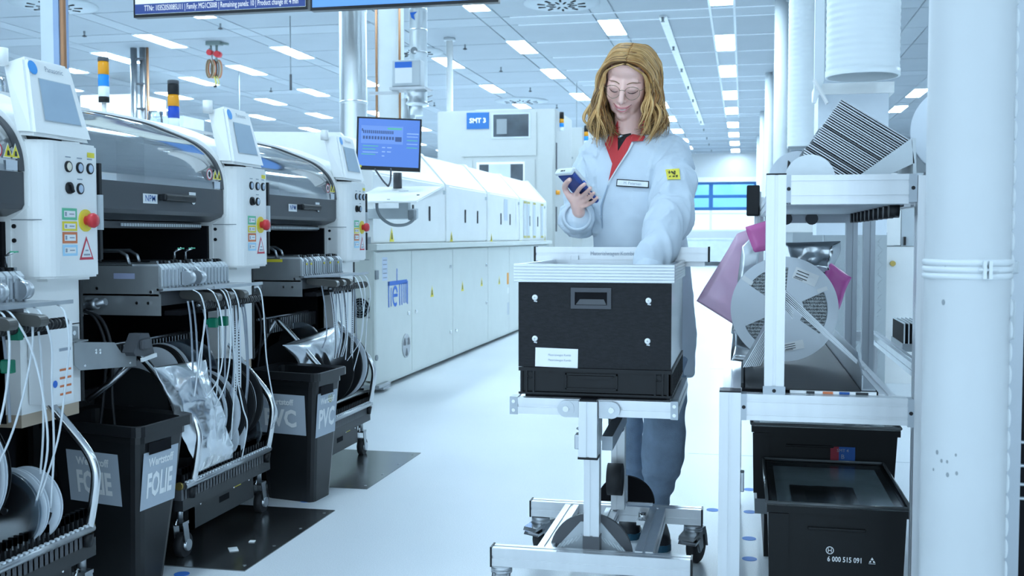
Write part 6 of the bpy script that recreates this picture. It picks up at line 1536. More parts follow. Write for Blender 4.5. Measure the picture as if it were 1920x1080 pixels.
b1 = container('black lidded box with a red and blue SMT label, behind the numbered box', 0.040, 0.485, 3.54, 4.10, 0.195, 0.447, [(0.06, 0.46, 3.57, 4.05, GP2), (0.14, 0.30, 3.57, 4.0, GP1), (0.33, 0.40, 3.57, 3.9, PAPER)])
mb = MB(); rect(mb, (0.318, 3.5385, 0.355), XP, ZP, 0.076, 0.044); lb_ = mb.build('colour_label', NAVYP, b1)
mb = MB(); rect(mb, (0.293, 3.538, 0.355), XP, ZP, 0.026, 0.044); mb.build('red_field', mat('dark_red_print', (0.30, 0.02, 0.04), 0.5, var=0), lb_)
mb = MB(); lettering(mb, 'SMT 4', (0.318, 3.5375, 0.365), XP, ZP, 0.014); lettering(mb, 'B', (0.318, 3.5375, 0.345), XP, ZP, 0.020); mb.build('label_lettering', GREYINK, lb_)
pd = thing('box_plinth', 'grey step under the rear black box', 'plinth', (0.26, 3.8, 0)); mb = MB(); mb.box(0.045, 0.48, 3.545, 4.09, 0.145, 0.1945); mb.build('step', MGREY, pd); mb = MB(); mb.box(0.075, 0.46, 3.56, 4.08, 0, 0.145); mb.build('lower_box', BOXM, pd)
# white corner under the front box
tm = thing('floor_mat', 'white sheet edge under the numbered black box', 'sheet', (0.13, 2.9, 0)); mb = MB(); mb.box(0.07, 0.19, 2.80, 2.953, 0, 0.006); mb.build('sheet', PAPER, tm)

# second rack behind
r2 = thing('side_rack', 'aluminium frame with a black finned magazine behind the white pipe', 'rack', (0.7, 4.7, 0))
mb = MB(); alu_bar(mb, 0.565, 0.60, 3.6, 5.1, 0.575, 0.62, 'y'); alu_bar(mb, 0.46, 0.565, 5.06, 5.1, 0.575, 0.62, 'x'); alu_bar(mb, 0.565, 0.60, 5.06, 5.10, 0, 0.575, 'z'); alu_bar(mb, 0.565, 0.60, 3.6, 3.64, 0, 0.575, 'z'); mb.build('frame', ALUD, r2)
mg = thing('finned_magazine', 'black finned component magazine on the rear aluminium frame', 'magazine', (0.68, 4.6, 0.62))
mb = MB(); mb.box(0.60, 0.80, 4.3, 4.62, 0.61, 0.64); mb.build('base', MGREY, mg)
for k in range(12):
    mb = MB(); mb.prism([(0.605+k*0.016, 0.64), (0.609+k*0.016, 0.64), (0.609+k*0.016, 0.72), (0.605+k*0.016, 0.72)], 'y', 4.3, 4.62); mb.build('fin', PAPER if k % 1 else LGREY, mg)
mb = MB(); mb.box(0.604, 0.80, 4.31, 4.61, 0.64, 0.715); mb.build('core', BLACKM, mg)

# =================================================================== WHITE PIPE IN THE RIGHT FOREGROUND
PX, PY, PR = 0.4265, 2.22, 0.078
pp = thing('wrapped_pipe', 'thick white wrapped pipe with a clamp in the right foreground', 'pipe', (PX, PY, 0))
mb = MB(); mb.cyl((PX, PY, 0), (PX, PY, 4.1), PR, seg=56, caps=False); mb.build('wrapping', mat('pipe_wrap_white', (0.55, 0.58, 0.60), 0.42, var=0.03, scale=3), pp)
mb = MB()
for z in (0.975, 0.988, 1.001): mb.lathe([(PR, z-0.006), (PR+0.004, z-0.004), (PR+0.0045, z), (PR+0.004, z+0.004), (PR, z+0.006)], (PX, PY, 0), seg=48)
mb.build('clamp_band', mat('clamp_white', (0.66, 0.70, 0.72), 0.4), pp)
ca = math.radians(-88)
mb = MB(); mb.obox((PX+(PR+0.005)*math.cos(ca)+0.012, PY+(PR+0.005)*math.sin(ca), 0.988), (0.006, 0.014, 0.034)); mb.obox((PX+(PR+0.005)*math.cos(ca)+0.022, PY+(PR+0.005)*math.sin(ca), 0.988), (0.006, 0.014, 0.034)); mb.cyl((PX+0.005, PY-PR-0.006, 0.988), (PX+0.04, PY-PR-0.006, 0.988), 0.003, seg=8); mb.build('clamp_lug', mat('clamp_white', (0.66, 0.70, 0.72), 0.4), pp)
for k in range(58):
    z = 0.02 + k*0.0425; a = math.radians(-14)
    mb = MB(); mb.ell((PX+(PR+0.001)*math.cos(a), PY+(PR+0.001)*math.sin(a), z), (0.005, 0.006, 0.019), 10, 8); mb.build('lacing_bead', mat('lacing', (0.62, 0.66, 0.68), 0.5), pp)
for (dx, z, r_) in ((-0.052, 0.925, 0.0035), (-0.05, 0.99, 0.003), (-0.05, 0.62, 0.0025), (-0.057, 0.635, 0.003), (-0.062, 0.60, 0.002), (-0.04, 0.595, 0.003), (-0.041, 0.62, 0.0022), (-0.025, 0.60, 0.0026), (-0.027, 0.635, 0.002)):
    a = -math.acos(max(-1, min(1, dx/PR)))
    mb = MB(); p = Vector((PX+PR*math.cos(a), PY+PR*math.sin(a), z)); n_ = Vector((math.cos(a), math.sin(a), 0)); disc(mb, p, Vector((-math.sin(a), math.cos(a), 0)), ZP, r_, 0.0006, 10, r_*1.6); mb.build('wear_spot', MGREY, pp)
dk = thing('dark_cabinet', 'dark wire-shelf cabinet at the right edge of the picture', 'cabinet', (0.75, 2.6, 0))
mb = MB(); mb.box(0.60, 1.0, 2.55, 3.0, 0, 1.02); mb.build('body', BLACKM, dk)
mb = MB(); mb.box(0.535, 0.565, 2.36, 2.40, 0, 2.6); mb.build('post', ALUG, dk)
for z in (0.62, 0.57, 0.53, 0.50):
    mb = MB(); mb.cyl((0.56, 2.40, z), (0.75, 2.52, z-0.03), 0.004, seg=6); mb.build('shelf_wire', STEEL, dk)
mb = MB(); mb.rbox(0.525, 0.545, 2.34, 2.36, 0.84, 0.92, 0.003); mb.build('post_clip', LGREY, dk); mb = MB(); mb.rbox(0.52, 0.55, 2.34, 2.36, 0.975, 1.0, 0.003); mb.build('post_clip', LGREY, dk)
# =================================================================== MATERIAL CART WITH BLACK BOX
cart = thing('material_cart', 'aluminium material cart with brake casters and a lettered handle bar', 'cart', (-0.40, 3.15, 0))
def cp_(name, m_, *bars, par=cart, **k):
    mb = MB()
    for b in bars: alu_bar(mb, *b, **k)
    return mb.build(name, m_, par)
cp_('front_base_beam', ALU, (-0.680, -0.130, 2.870, 2.915, 0.128, 0.180, 'x'))
cp_('rear_base_beam', ALU, (-0.675, -0.122, 3.41, 3.455, 0.130, 0.180, 'x'))
cp_('side_base_beam', ALU, (-0.560, -0.515, 2.916, 3.41, 0.130, 0.178, 'y')); cp_('side_base_beam', ALU, (-0.285, -0.235, 2.916, 3.41, 0.130, 0.182, 'y'))
cp_('middle_base_beam', ALU, (-0.425, -0.385, 2.93, 3.41, 0.132, 0.175, 'y'))
for (x, y0, y1, z0, z1) in [(-0.683, 2.868, 2.917, 0.126, 0.182), (-0.129, 2.868, 2.917, 0.126, 0.182), (-0.678, 3.408, 3.457, 0.128, 0.182), (-0.121, 3.408, 3.457, 0.128, 0.182)]:
    mb = MB(); mb.box(x-0.002, x+0.003, y0, y1, z0, z1); mb.build('end_cap', BLACK, cart)
# posts: thin lower column in a wider sleeve, at the front and at the rear
cp_('lower_post', ALU, (-0.428, -0.385, 2.918, 2.960, 0.18, 0.62, 'z'))
mb = MB(); mb.box(-0.430, -0.383, 2.914, 2.962, 0.165, 0.215); mb.build('post_foot', DGREY, cart)
cp_('upper_post', ALU, (-0.430, -0.380, 2.832, 2.880, 0.455, 0.606, 'z')); 
mb = MB(); mb.box(-0.432, -0.378, 2.830, 2.882, 0.449, 0.455); mb.box(-0.428, -0.382, 2.834, 2.882, 0.606, 0.611); mb.build('sleeve_cap', BLACK, cart)
cp_('upper_post', ALU, (-0.428, -0.382, 2.882, 2.958, 0.48, 0.60, 'z'))
cp_('rear_post', ALU, (-0.405, -0.362, 3.36, 3.402, 0.18, 0.60, 'z'))
for sx in (-1, 1):
    mb = MB(); x = -0.405+sx*0.062; mb.cyl((x, 2.845, 0.583), (x, 2.856, 0.583), 0.023, seg=24); mb.box(min(x, -0.405+sx*0.028), max(x, -0.405+sx*0.028), 2.848, 2.8575, 0.560, 0.606); b_ = mb.build('round_bracket', ALUD, cart)
    mb = MB(); mb.cyl((x, 2.840, 0.583), (x, 2.846, 0.583), 0.008, seg=12); mb.build('bracket_bolt', CHROME, b_)
# diagonal brace, rear wheel pair of the lift, guard discs
mb = MB(); mb.obox((-0.368, 3.15, 0.478), (0.030, 0.38, 0.040), (0.04, 0, 0)); mb.build('brace', ALUG, cart)
def half_disc(y0, y1, cx, z0, R, m1, m2, flat=0.78):
    pts = [(cx+R*math.cos(PI*i/24), z0+R*math.sin(PI*i/24)) for i in range(25)]
    mb = MB(); mb.prism(pts, 'y', y0, y1); o = mb.build('guard_disc', m1, cart)
    tri = [(cx-R*0.93, z0+0.003), (cx-R*0.25, z0+R*0.80), (cx+R*0.25, z0+R*0.80), (cx+R*0.93, z0+0.003)]
    mb = MB(); mb.prism(tri, 'y', y0-0.003, y0); mb.build('guard_plate', m2, o)
    for s_ in (-1, 1):
        for k in range(6):
            mb = MB(); p = Vector((cx+s_*(0.035+0.012*k), y0-0.004, z0+0.018+0.010*(5-k)*0.6)); mb.obox(p, (0.026, 0.004, 0.004), (0, s_*0.9, 0)); mb.build('plate_rib', LGREY, o)
half_disc(2.962, 2.975, -0.413, 0.150, 0.118, DGREY, mat('ribbed_plate', (0.46, 0.50, 0.53), 0.4, 0.6))
mb = MB(); mb.prism([(-0.362+0.092*math.cos(PI*i/24), 0.196+0.085*math.sin(PI*i/24)) for i in range(25)], 'y', 3.40, 3.415); g_ = mb.build('guard_disc', BLACKM, cart)
mb = MB(); mb.prism([(-0.365, 0.196), (-0.355, 0.196), (-0.355, 0.285), (-0.365, 0.285)], 'y', 3.39, 3.40); mb.box(-0.36, -0.275, 3.39, 3.40, 0.190, 0.200); mb.build('disc_edge', ALUG, g_)
mb = MB(); mb.cyl((-0.408, 3.30, 0.292), (-0.362, 3.30, 0.292), 0.050, seg=28); mb.build('lift_wheel', RUBBER, cart)
mb = MB(); mb.rbox(-0.408, -0.360, 3.30, 3.335, 0.44, 0.62, 0.006); mb.build('lift_block', DGREY, cart)
mb = MB(); mb.cyl((-0.318, 3.38, 0.158), (-0.295, 3.38, 0.158), 0.014, seg=14); mb.box(-0.325, -0.288, 3.375, 3.41, 0.13, 0.145); mb.build('clamp_bolt', CHROME, cart)
mb = MB(); mb.rbox(-0.442, -0.428, 2.835, 2.875, 0.475, 0.515, 0.003); mb.cyl((-0.435, 2.85, 0.53), (-0.43, 2.84, 0.53), 0.004, seg=6); mb.build('height_lock', ALUD, cart)
# casters
def brake_caster(x, y, ang, r=0.055):
    """swivel caster with brake pedal, turned by ang; built upright at the origin, then placed"""
    def place(m): 
        c_, s_ = math.cos(ang), math.sin(ang)
        m.v = [(x + v[0]*c_ - v[1]*s_, y + v[0]*s_ + v[1]*c_, v[2]) for v in m.v]; return m
    f = MB(); f.cyl((0, 0, 0.118), (0, 0, 0.1275), 0.030, seg=20); f.lathe([(0.012, 0.106), (0.030, 0.110), (0.030, 0.118)], (0, 0, 0), seg=18)
    for s_ in (-1, 1): f.prism([(-0.026, 0.112), (0.024, 0.112), (0.036, 0.050), (0.012, 0.040)], 'x', s_*0.020-0.0015, s_*0.020+0.0015)
    c = place(f).build('caster', ALUD, cart)
    w = MB(); w.lathe([(0.020, -0.014), (r-0.005, -0.014), (r, -0.009), (r, 0.009), (r-0.005, 0.014), (0.020, 0.014)], (0, 0.024, r), (1, 0, 0), seg=32); place(w).build('wheel', RUBBER, c)
    h = MB(); h.cyl((-0.0155, 0.024, r), (0.0155, 0.024, r), 0.022, seg=18); place(h).build('wheel_hub', MGREY, c)
    b_ = MB(); b_.prism([(-0.060, 0.090), (-0.054, 0.101), (-0.01, 0.112), (-0.01, 0.098)], 'x', -0.026, 0.026); place(b_).build('brake_pedal', CHROME, c)
    b_ = MB(); b_.prism([(-0.052, 0.074), (-0.046, 0.083), (-0.01, 0.092), (-0.01, 0.083)], 'x', -0.030, 0.030); place(b_).build('brake_pedal', CHROME, c)
    m_ = MB(); m_.prism([(-0.010, 0.086), (-0.010, 0.113), (0.060, 0.113), (0.074, 0.080), (0.082, 0.045), (0.076, 0.045), (0.060, 0.090)], 'x', -0.018, 0.018); place(m_).build('caster_cover', MGREY, c)
for x, y, a_ in ((-0.645, 3.425, -0.5), (-0.148, 3.425, -0.35), (-0.655, 2.885, 0.15), (-0.160, 2.885, -0.3)): brake_caster(x, y, a_)
# platform frame
cp_('platform_beam', ALU, (-0.604, -0.186, 2.860, 2.900, 0.563, 0.608, 'x')); cp_('platform_beam', ALU, (-0.626, -0.168, 3.34, 3.38, 0.563, 0.608, 'x'))
cp_('platform_side', ALU, (-0.626, -0.590, 2.90, 3.34, 0.563, 0.608, 'y')); cp_('platform_side', ALU, (-0.206, -0.168, 2.90, 3.34, 0.563, 0.608, 'y'))
for x0, x1 in ((-0.626, -0.604), (-0.186, -0.166)):
    mb = MB(); mb.box(x0, x1, 2.858, 2.902, 0.561, 0.610); c = mb.build('corner_joint', ALUG, cart)
    for z in (0.573, 0.597):
        mb = MB(); mb.cyl(((x0+x1)/2, 2.855, z), ((x0+x1)/2, 2.859, z), 0.005, seg=10); mb.build('joint_screw', CHROME, c)
mb = MB(); mb.box(-0.592, -0.204, 2.895, 3.342, 0.600, 0.604); mb.build('platform_sheet', BLACKM, cart)
# handle bar with lettering
HB = cp_('handle_bar', ALU, (-0.662, -0.106, 3.415, 3.455, 0.972, 1.017, 'x'))
for x in (-0.664, -0.106):
    mb = MB(); mb.box(x-0.003, x+0.003, 3.412, 3.458, 0.970, 1.019); mb.build('bar_cap', BLACK, HB)
mb = MB(); lettering(mb, 'Materialwagen Kombi', (-0.412, 3.4142, 0.996), XP, ZP, 0.0185, sx=0.86); mb.build('bar_lettering', GREYINK, HB)
cp_('handle_upright', ALU, (-0.560, -0.520, 3.405, 3.415, 0.57, 0.99, 'z'), dep=0.002); cp_('handle_upright', ALU, (-0.270, -0.230, 3.405, 3.415, 0.57, 0.99, 'z'), dep=0.002)
mb = MB(); mb.box(-0.62, -0.12, 3.455, 3.46, 0.955, 0.975); mb.build('bar_lower_edge', ALU, cart)

# ---- black corrugated box in a tray, aluminium rim
CORRB = mat('black_corrugated_plastic', (0.012, 0.013, 0.016), 0.45, var=0.3, scale=60, bump=0.12, bscale=220, aniso=(1, 1, 3), spec=0.25)
BGLOSS = mat('black_smooth_plastic', (0.011, 0.012, 0.014), 0.36, var=0.15, spec=0.3)
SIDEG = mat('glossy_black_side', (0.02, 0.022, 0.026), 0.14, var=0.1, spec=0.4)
tr_ = thing('stacking_tray', 'low black stacking tray on the cart platform', 'tray', (-0.39, 3.12, 0.61))
X0, X1, Y0_, Y1_ = -0.598, -0.188, 2.868, 3.40
mb = MB(); mb.box(X0+0.012, X1-0.012, Y0_+0.012, Y1_-0.02, 0.609, 0.622); mb.build('foot_rim', BLACKM, tr_)
mb = MB()
mb.box(X0, X1, Y0_, Y0_+0.008, 0.622, 0.690); mb.box(X0, X1, Y1_-0.008, Y1_, 0.622, 0.690); mb.box(X0, X0+0.008, Y0_, Y1_, 0.622, 0.690); mb.box(X1-0.008, X1, Y0_, Y1_, 0.622, 0.690); mb.box(X0, X1, Y0_, Y1_, 0.620, 0.626); mb.build('walls', BGLOSS, tr_)
mb = MB(); mb.box(X0-0.004, X1+0.004, Y0_-0.006, Y0_, 0.682, 0.692); mb.box(X0-0.004, X1+0.004, Y0_-0.006, Y0_, 0.618, 0.624); mb.box(X1, X1+0.005, Y0_, Y1_, 0.682, 0.692); mb.box(X1, X1+0.005, Y0_, Y1_, 0.618, 0.624); mb.build('tray_flange', BGLOSS, tr_)
for x in (X0+0.005, X0+0.018, X0+0.038, X1-0.040, X1-0.020, X1-0.006):
    mb = MB(); mb.box(x-0.0025, x+0.0025, Y0_-0.006, Y0_, 0.624, 0.682); mb.build('wall_rib', BGLOSS, tr_)
for k in range(12):
    mb = MB(); y = Y0_+0.02+k*0.045; mb.box(X1, X1+0.005, y, y+0.005, 0.624, 0.682); mb.build('wall_rib', BGLOSS, tr_)
for x in (X0+0.028, X1-0.030):
    mb = MB(); mb.tube([(x+0.009*math.cos(2*PI*i/16), Y0_-0.003, 0.672+0.009*math.sin(2*PI*i/16)) for i in range(16)], 0.002, seg=5, closed=True); mb.build('corner_ring', BGLOSS, tr_)
mb = MB()
gx0, gx1, gz0, gz1 = -0.472, -0.329, 0.634, 0.678
for a, b, c, d in ((gx0, gx1, gz1-0.004, gz1), (gx0, gx1, gz0, gz0+0.004), (gx0, gx0+0.004, gz0, gz1), (gx1-0.004, gx1, gz0, gz1)): mb.box(a, b, Y0_-0.006, Y0_, c, d)
mb.prism([(gx0+0.01, 0.672), (gx1-0.01, 0.672), (gx1-0.02, 0.664), (gx0+0.02, 0.664)], 'y', Y0_-0.007, Y0_); mb.build('grip_frame', BGLOSS, tr_)
bb = thing('carry_box', 'black corrugated box with an aluminium rim on the material cart', 'box', (-0.39, 3.12, 0.69))
BX0, BX1, BY0, BY1, BZ0, BZ1 = -0.603, -0.186, 2.866, 3.395, 0.693, 0.935
mb = MB(); mb.box(BX0, BX1, BY0, BY0+0.008, BZ0, BZ1); mb.build('front_wall', CORRB, bb)
mb = MB(); mb.box(BX0, BX1, BY1-0.008, BY1, BZ0, BZ1); mb.build('rear_wall', CORRB, bb)
mb = MB(); mb.box(BX0, BX0+0.008, BY0+0.008, BY1-0.008, BZ0, BZ1); mb.build('side_wall', CORRB, bb)
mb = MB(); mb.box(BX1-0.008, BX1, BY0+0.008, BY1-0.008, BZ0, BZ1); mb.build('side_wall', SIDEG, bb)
mb = MB(); mb.box(BX0+0.008, BX1-0.008, BY0+0.008, BY1-0.008, BZ0, BZ0+0.006); mb.build('floor_sheet', BLACKM, bb)
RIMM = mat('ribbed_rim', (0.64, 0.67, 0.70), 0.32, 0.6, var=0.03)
ridge = []
def rim_prof(n=6, h0=0.926, h1=0.976):
    out = []
    for i in range(n):
        z = h0 + (h1-h0)*i/n; d = (h1-h0)/n
        out += [(0.0, z), (0.0015, z+d*0.2), (0.0015, z+d*0.8)]
    out += [(0.0, h1)]
    return out
rpf = rim_prof()
mb = MB()
mb.prism([(BY0-0.006-a, z) for a, z in rpf] + [(BY0+0.012, 0.976), (BY0+0.012, 0.926)], 'x', BX0-0.012, BX1+0.008); rimo = mb.build('rim_front', RIMM, bb)
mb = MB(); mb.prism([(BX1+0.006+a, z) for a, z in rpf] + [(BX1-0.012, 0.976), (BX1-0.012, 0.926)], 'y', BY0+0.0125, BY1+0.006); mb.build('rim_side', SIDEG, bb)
mb = MB(); mb.prism([(BX0-0.006-a, z) for a, z in rpf] + [(BX0+0.012, 0.976), (BX0+0.012, 0.926)], 'y', BY0+0.0125, BY1+0.006); mb.build('rim_side', RIMM, bb)
mb = MB(); mb.box(BX0-0.006, BX1+0.006, BY1-0.006, BY1+0.006, 0.926, 0.976); mb.build('rim_rear', RIMM, bb)
# recessed grip
mb = MB()
gx0, gx1, gz0, gz1 = -0.457, -0.347, 0.855, 0.912
for a, b, c, d in ((gx0, gx1, gz1-0.012, gz1), (gx0, gx1, gz0, gz0+0.010), (gx0, gx0+0.011, gz0+0.010, gz1-0.012), (gx1-0.011, gx1, gz0+0.010, gz1-0.012)): mb.box(a, b, BY0-0.005, BY0, c, d)
gr_ = mb.build('grip_surround', mat('grip_grey', (0.055, 0.060, 0.072), 0.35), bb)
mb = MB(); mb.box(gx0+0.011, gx1-0.011, BY0-0.0015, BY0-0.0005, gz0+0.010, gz1-0.012); mb.build('grip_recess', BLACKM, gr_)
mb = MB(); mb.prism([(gx0+0.013, gz0+0.011), (gx1-0.013, gz0+0.011), (gx1-0.02, gz0+0.026), (gx0+0.025, gz0+0.026)], 'y', BY0-0.0025, BY0-0.0015); mb.build('grip_back', DGREY, gr_)
for x, z in ((-0.557, 0.884), (-0.247, 0.879), (-0.557, 0.771), (-0.249, 0.770)):
    mb = MB(); mb.lathe([(0.008, 0.0), (0.0075, 0.003), (0.003, 0.004), (0, 0.0025)], (x, BY0, z), (0, -1, 0), seg=16); rv = mb.build('rivet', PAPER, bb)
    mb = MB(); disc(mb, (x, BY0-0.0042, z), XP, ZP, 0.0028); mb.obox((x+0.002, BY0-0.001, z-0.010), (0.009, 0.002, 0.004), (0, 0.2, 0)); mb.build('rivet_core', STEEL, rv)
mb = MB(); mb.obox((-0.4965, BY0-0.0008, 0.7195), (0.118, 0.0012, 0.052), (0, 0.02, 0)); pl_ = mb.build('paper_label', PAPER, bb)
mb = MB()
for k, (z, w) in enumerate(((0.727, 0.072), (0.713, 0.068))):
    lettering(mb, 'Materialwagen Kombi', (-0.488, BY0-0.0022, z), XP, ZP, 0.0085, sx=0.85)
mb.build('label_print', GREYINK, pl_)
# white sheets inside
mb = MB(); mb.box(-0.56, -0.35, 3.05, 3.36, 0.955, 0.960); tag(mb.build('paper_sheet', PAPER, loc=(-0.45, 3.2, 0.955)), 'white sheet lying on top of the black carry box', 'paper')
# =================================================================== PERSON
SKIN = mat('skin', (0.95, 0.60, 0.52), 0.42, var=0.05, scale=14, sss=0.15)
COATM = mat('pale_blue_coat', (0.64, 0.72, 0.80), 0.75, var=0.03, scale=9, bump=0.12, bscale=500)
REDC = mat('red_collar', (0.60, 0.045, 0.05), 0.7, var=0.06, scale=12)
SHIRT = mat('black_shirt', (0.012, 0.012, 0.014), 0.8)
JEANS = mat('blue_jeans', (0.27, 0.36, 0.48), 0.8, var=0.16, scale=18, bump=0.2, bscale=300)
HAIR = [mat('hair_dark_blond', (0.25, 0.145, 0.065), 0.42, var=0.2, scale=30), mat('hair_gold', (0.56, 0.32, 0.115), 0.40, var=0.15, scale=30), mat('hair_light', (0.74, 0.47, 0.20), 0.40, var=0.12, scale=30), mat('hair_auburn', (0.37, 0.165, 0.05), 0.42, var=0.2, scale=30)]

def remeshed(mb, voxel, smooth_it, smooth_f=0.5):
    """fuse overlapping shapes into one continuous skin; returns verts, faces"""
    me = bpy.data.meshes.new('fuse_tmp'); me.from_pydata([Vector(v) for v in mb.v], [], mb.f)
    bm = bmesh.new(); bm.from_mesh(me); bmesh.ops.recalc_face_normals(bm, faces=bm.faces); bm.to_mesh(me); bm.free()
    ob = bpy.data.objects.new('fuse_tmp', me); COL.objects.link(ob)
    m1 = ob.modifiers.new('r', 'REMESH'); m1.mode = 'VOXEL'; m1.voxel_size = voxel
    m2 = ob.modifiers.new('s', 'SMOOTH'); m2.iterations = smooth_it; m2.factor = smooth_f
    dg = bpy.context.evaluated_depsgraph_get()
    out = bpy.data.meshes.new_from_object(ob.evaluated_get(dg))
    bpy.data.objects.remove(ob); bpy.data.meshes.remove(me)
    return out
def closed_tube(mb, pts, rr, seg=20, sub=6):
    """tapered limb with rounded ends"""
    n = len(pts); P = smooth_path(pts, sub)
    R_ = []
    for i in range(n-1):
        for k in range(sub):
            t = k/sub; R_.append(rr[i]*(1-t) + rr[i+1]*t)
    R_.append(rr[-1])
    mb.tube(P, R_, seg=seg)
    mb.ell(P[0], rr[0], seg, 12); mb.ell(P[-1], rr[-1], seg, 12)

HC = Vector((-0.386, 3.62, 1.575))
HR = Euler((0, 0, math.radians(-6))).to_matrix() @ Euler((math.radians(28), 0, 0)).to_matrix() @ Euler((0, math.radians(8), 0)).to_matrix()
def H(x, y, z): return HC + HR @ Vector((x, y, z))
def hell(mb, c, r, seg=24, rings=16):
    """ellipsoid in head coordinates"""
    t = MB(); t.ell(c, r, seg, rings)
    mb.add([H(*v) for v in t.v], t.f, True)
body = MB()
# head (face looks along -Y of the head frame)
hell(body, (0, 0.012, 0.030), (0.073, 0.092, 0.080), 40, 28)
hell(body, (0, -0.030, -0.020), (0.0645, 0.062, 0.090), 40, 28); hell(body, (0, -0.043, 0.050), (0.052, 0.038, 0.036), 30, 20)
hell(body, (0, -0.060, -0.097), (0.025, 0.023, 0.021)); hell(body, (0.024, -0.035, -0.070), (0.026, 0.042, 0.032)); hell(body, (-0.024, -0.035, -0.070), (0.026, 0.042, 0.032))
for s_ in (-1, 1):
    hell(body, (s_*0.034, -0.058, -0.034), (0.025, 0.020, 0.024)); hell(body, (s_*0.024, -0.066, 0.026), (0.026, 0.0125, 0.011))
    hell(body, (s_*0.031, -0.0745, 0.001), (0.0165, 0.0135, 0.0115)); hell(body, (s_*0.0095, -0.097, -0.036), (0.0075, 0.009, 0.0065))
    hell(body, (s_*0.073, 0.010, -0.010), (0.008, 0.017, 0.028))
t = MB(); closed_tube(t, [(0, -0.080, 0.022), (0, -0.093, 0.002), (0, -0.106, -0.020), (0, -0.111, -0.032)], [0.010, 0.0085, 0.0095, 0.0105], 14)
body.add([H(*v) for v in t.v], t.f, True)
t = MB(); closed_tube(t, [(-0.029, -0.0745, -0.055), (-0.015, -0.087, -0.062), (0, -0.0915, -0.064), (0.015, -0.087, -0.062), (0.029, -0.0745, -0.055)], [0.004, 0.0062, 0.0070, 0.0062, 0.004], 12)
closed_tube(t, [(-0.022, -0.078, -0.064), (-0.010, -0.086, -0.0725), (0, -0.088, -0.0745), (0.010, -0.086, -0.0725), (0.022, -0.078, -0.064)], [0.005, 0.0075, 0.008, 0.0075, 0.005], 12)
body.add([H(*v) for v in t.v], t.f, True)
# neck, trunk, legs (mostly under clothes)
closed_tube(body, [(-0.385, 3.675, 1.34), (-0.385, 3.665, 1.42), (-0.383, 3.645, 1.50), (-0.382, 3.635, 1.55)], [0.062, 0.050, 0.050, 0.052], 24)
closed_tube(body, [(-0.375, 3.69, 1.28), (-0.365, 3.69, 1.10), (-0.34, 3.69, 0.90)], [0.085, 0.085, 0.09], 24)
closed_tube(body, [(-0.50, 3.685, 1.34), (-0.44, 3.685, 1.345), (-0.33, 3.685, 1.345), (-0.265, 3.69, 1.345)], [0.045, 0.055, 0.055, 0.045], 18)
# right arm, wrist and hand round the scanner
closed_tube(body, [(-0.495, 3.685, 1.33), (-0.528, 3.67, 1.24), (-0.550, 3.64, 1.12), (-0.550, 3.575, 1.112), (-0.534, 3.508, 1.137)], [0.040, 0.038, 0.034, 0.030, 0.021], 18)
closed_tube(body, [(-0.534, 3.508, 1.135), (-0.538, 3.497, 1.155), (-0.541, 3.488, 1.172)], [0.021, 0.022, 0.020], 16)
body.ell((-0.541, 3.485, 1.172), (0.028, 0.015, 0.024), 20, 14, (0.5, 0.5, 0))
FING = {
 'thumb': [(-0.5608, 3.485, 1.1811), (-0.5747, 3.4773, 1.207), (-0.5682, 3.4501, 1.2218), (-0.5498, 3.4164, 1.2339)],
 'index': [(-0.5497, 3.485, 1.1741), (-0.5366, 3.4655, 1.1914), (-0.5162, 3.423, 1.2085), (-0.4979, 3.3932, 1.2179)],
 'middle': [(-0.5407, 3.485, 1.166), (-0.5197, 3.4665, 1.1814), (-0.4973, 3.4292, 1.1939), (-0.4798, 3.3971, 1.2054)],
 'ring': [(-0.5316, 3.485, 1.1569), (-0.5094, 3.4781, 1.1678), (-0.4872, 3.4425, 1.1795), (-0.4712, 3.4129, 1.1903)],
 'pinky': [(-0.5215, 3.485, 1.1478), (-0.501, 3.49, 1.1551), (-0.4796, 3.4592, 1.1641), (-0.4622, 3.4271, 1.176)],
}
FR_ = {'thumb': [0.0115, 0.0105, 0.0098, 0.0082], 'index': [0.0090, 0.0080, 0.0075, 0.0068], 'middle': [0.0088, 0.0079, 0.0074, 0.0067], 'ring': [0.0084, 0.0074, 0.0069, 0.0063], 'pinky': [0.0078, 0.0067, 0.0062, 0.0058]}
for k in FING: closed_tube(body, FING[k], FR_[k], 14)
# left arm into the box, hand with fingers hanging
closed_tube(body, [(-0.255, 3.69, 1.345), (-0.230, 3.61, 1.25), (-0.222, 3.51, 1.14), (-0.245, 3.41, 1.06), (-0.280, 3.325, 0.945)], [0.040, 0.038, 0.034, 0.030, 0.021], 18)
closed_tube(body, [(-0.280, 3.325, 0.945), (-0.288, 3.305, 0.905)], [0.021, 0.022], 16)
body.ell((-0.292, 3.295, 0.882), (0.030, 0.016, 0.038), 20, 14, (0.4, 0.2, 0))
for i, (dx, L) in enumerate(((-0.024, 0.055), (-0.008, 0.065), (0.009, 0.060), (0.024, 0.048))):
    closed_tube(body, [(-0.293+dx*0.9, 3.285, 0.865), (-0.295+dx*1.1, 3.271, 0.865-L*0.45), (-0.296+dx*1.1, 3.275, 0.865-L)], [0.0088, 0.008, 0.0066], 12)
closed_tube(body, [(-0.318, 3.298, 0.895), (-0.332, 3.278, 0.875), (-0.334, 3.265, 0.855)], [0.0105, 0.0095, 0.008], 12)
LEGR = [(-0.270, 3.68, 0.86), (-0.262, 3.66, 0.62), (-0.256, 3.635, 0.42), (-0.262, 3.645, 0.30), (-0.277, 3.67, 0.19), (-0.284, 3.69, 0.09)]
LEGL = [(-0.385, 3.70, 0.86), (-0.395, 3.72, 0.62), (-0.396, 3.73, 0.42), (-0.395, 3.76, 0.30), (-0.392, 3.79, 0.18), (-0.39, 3.81, 0.09)]
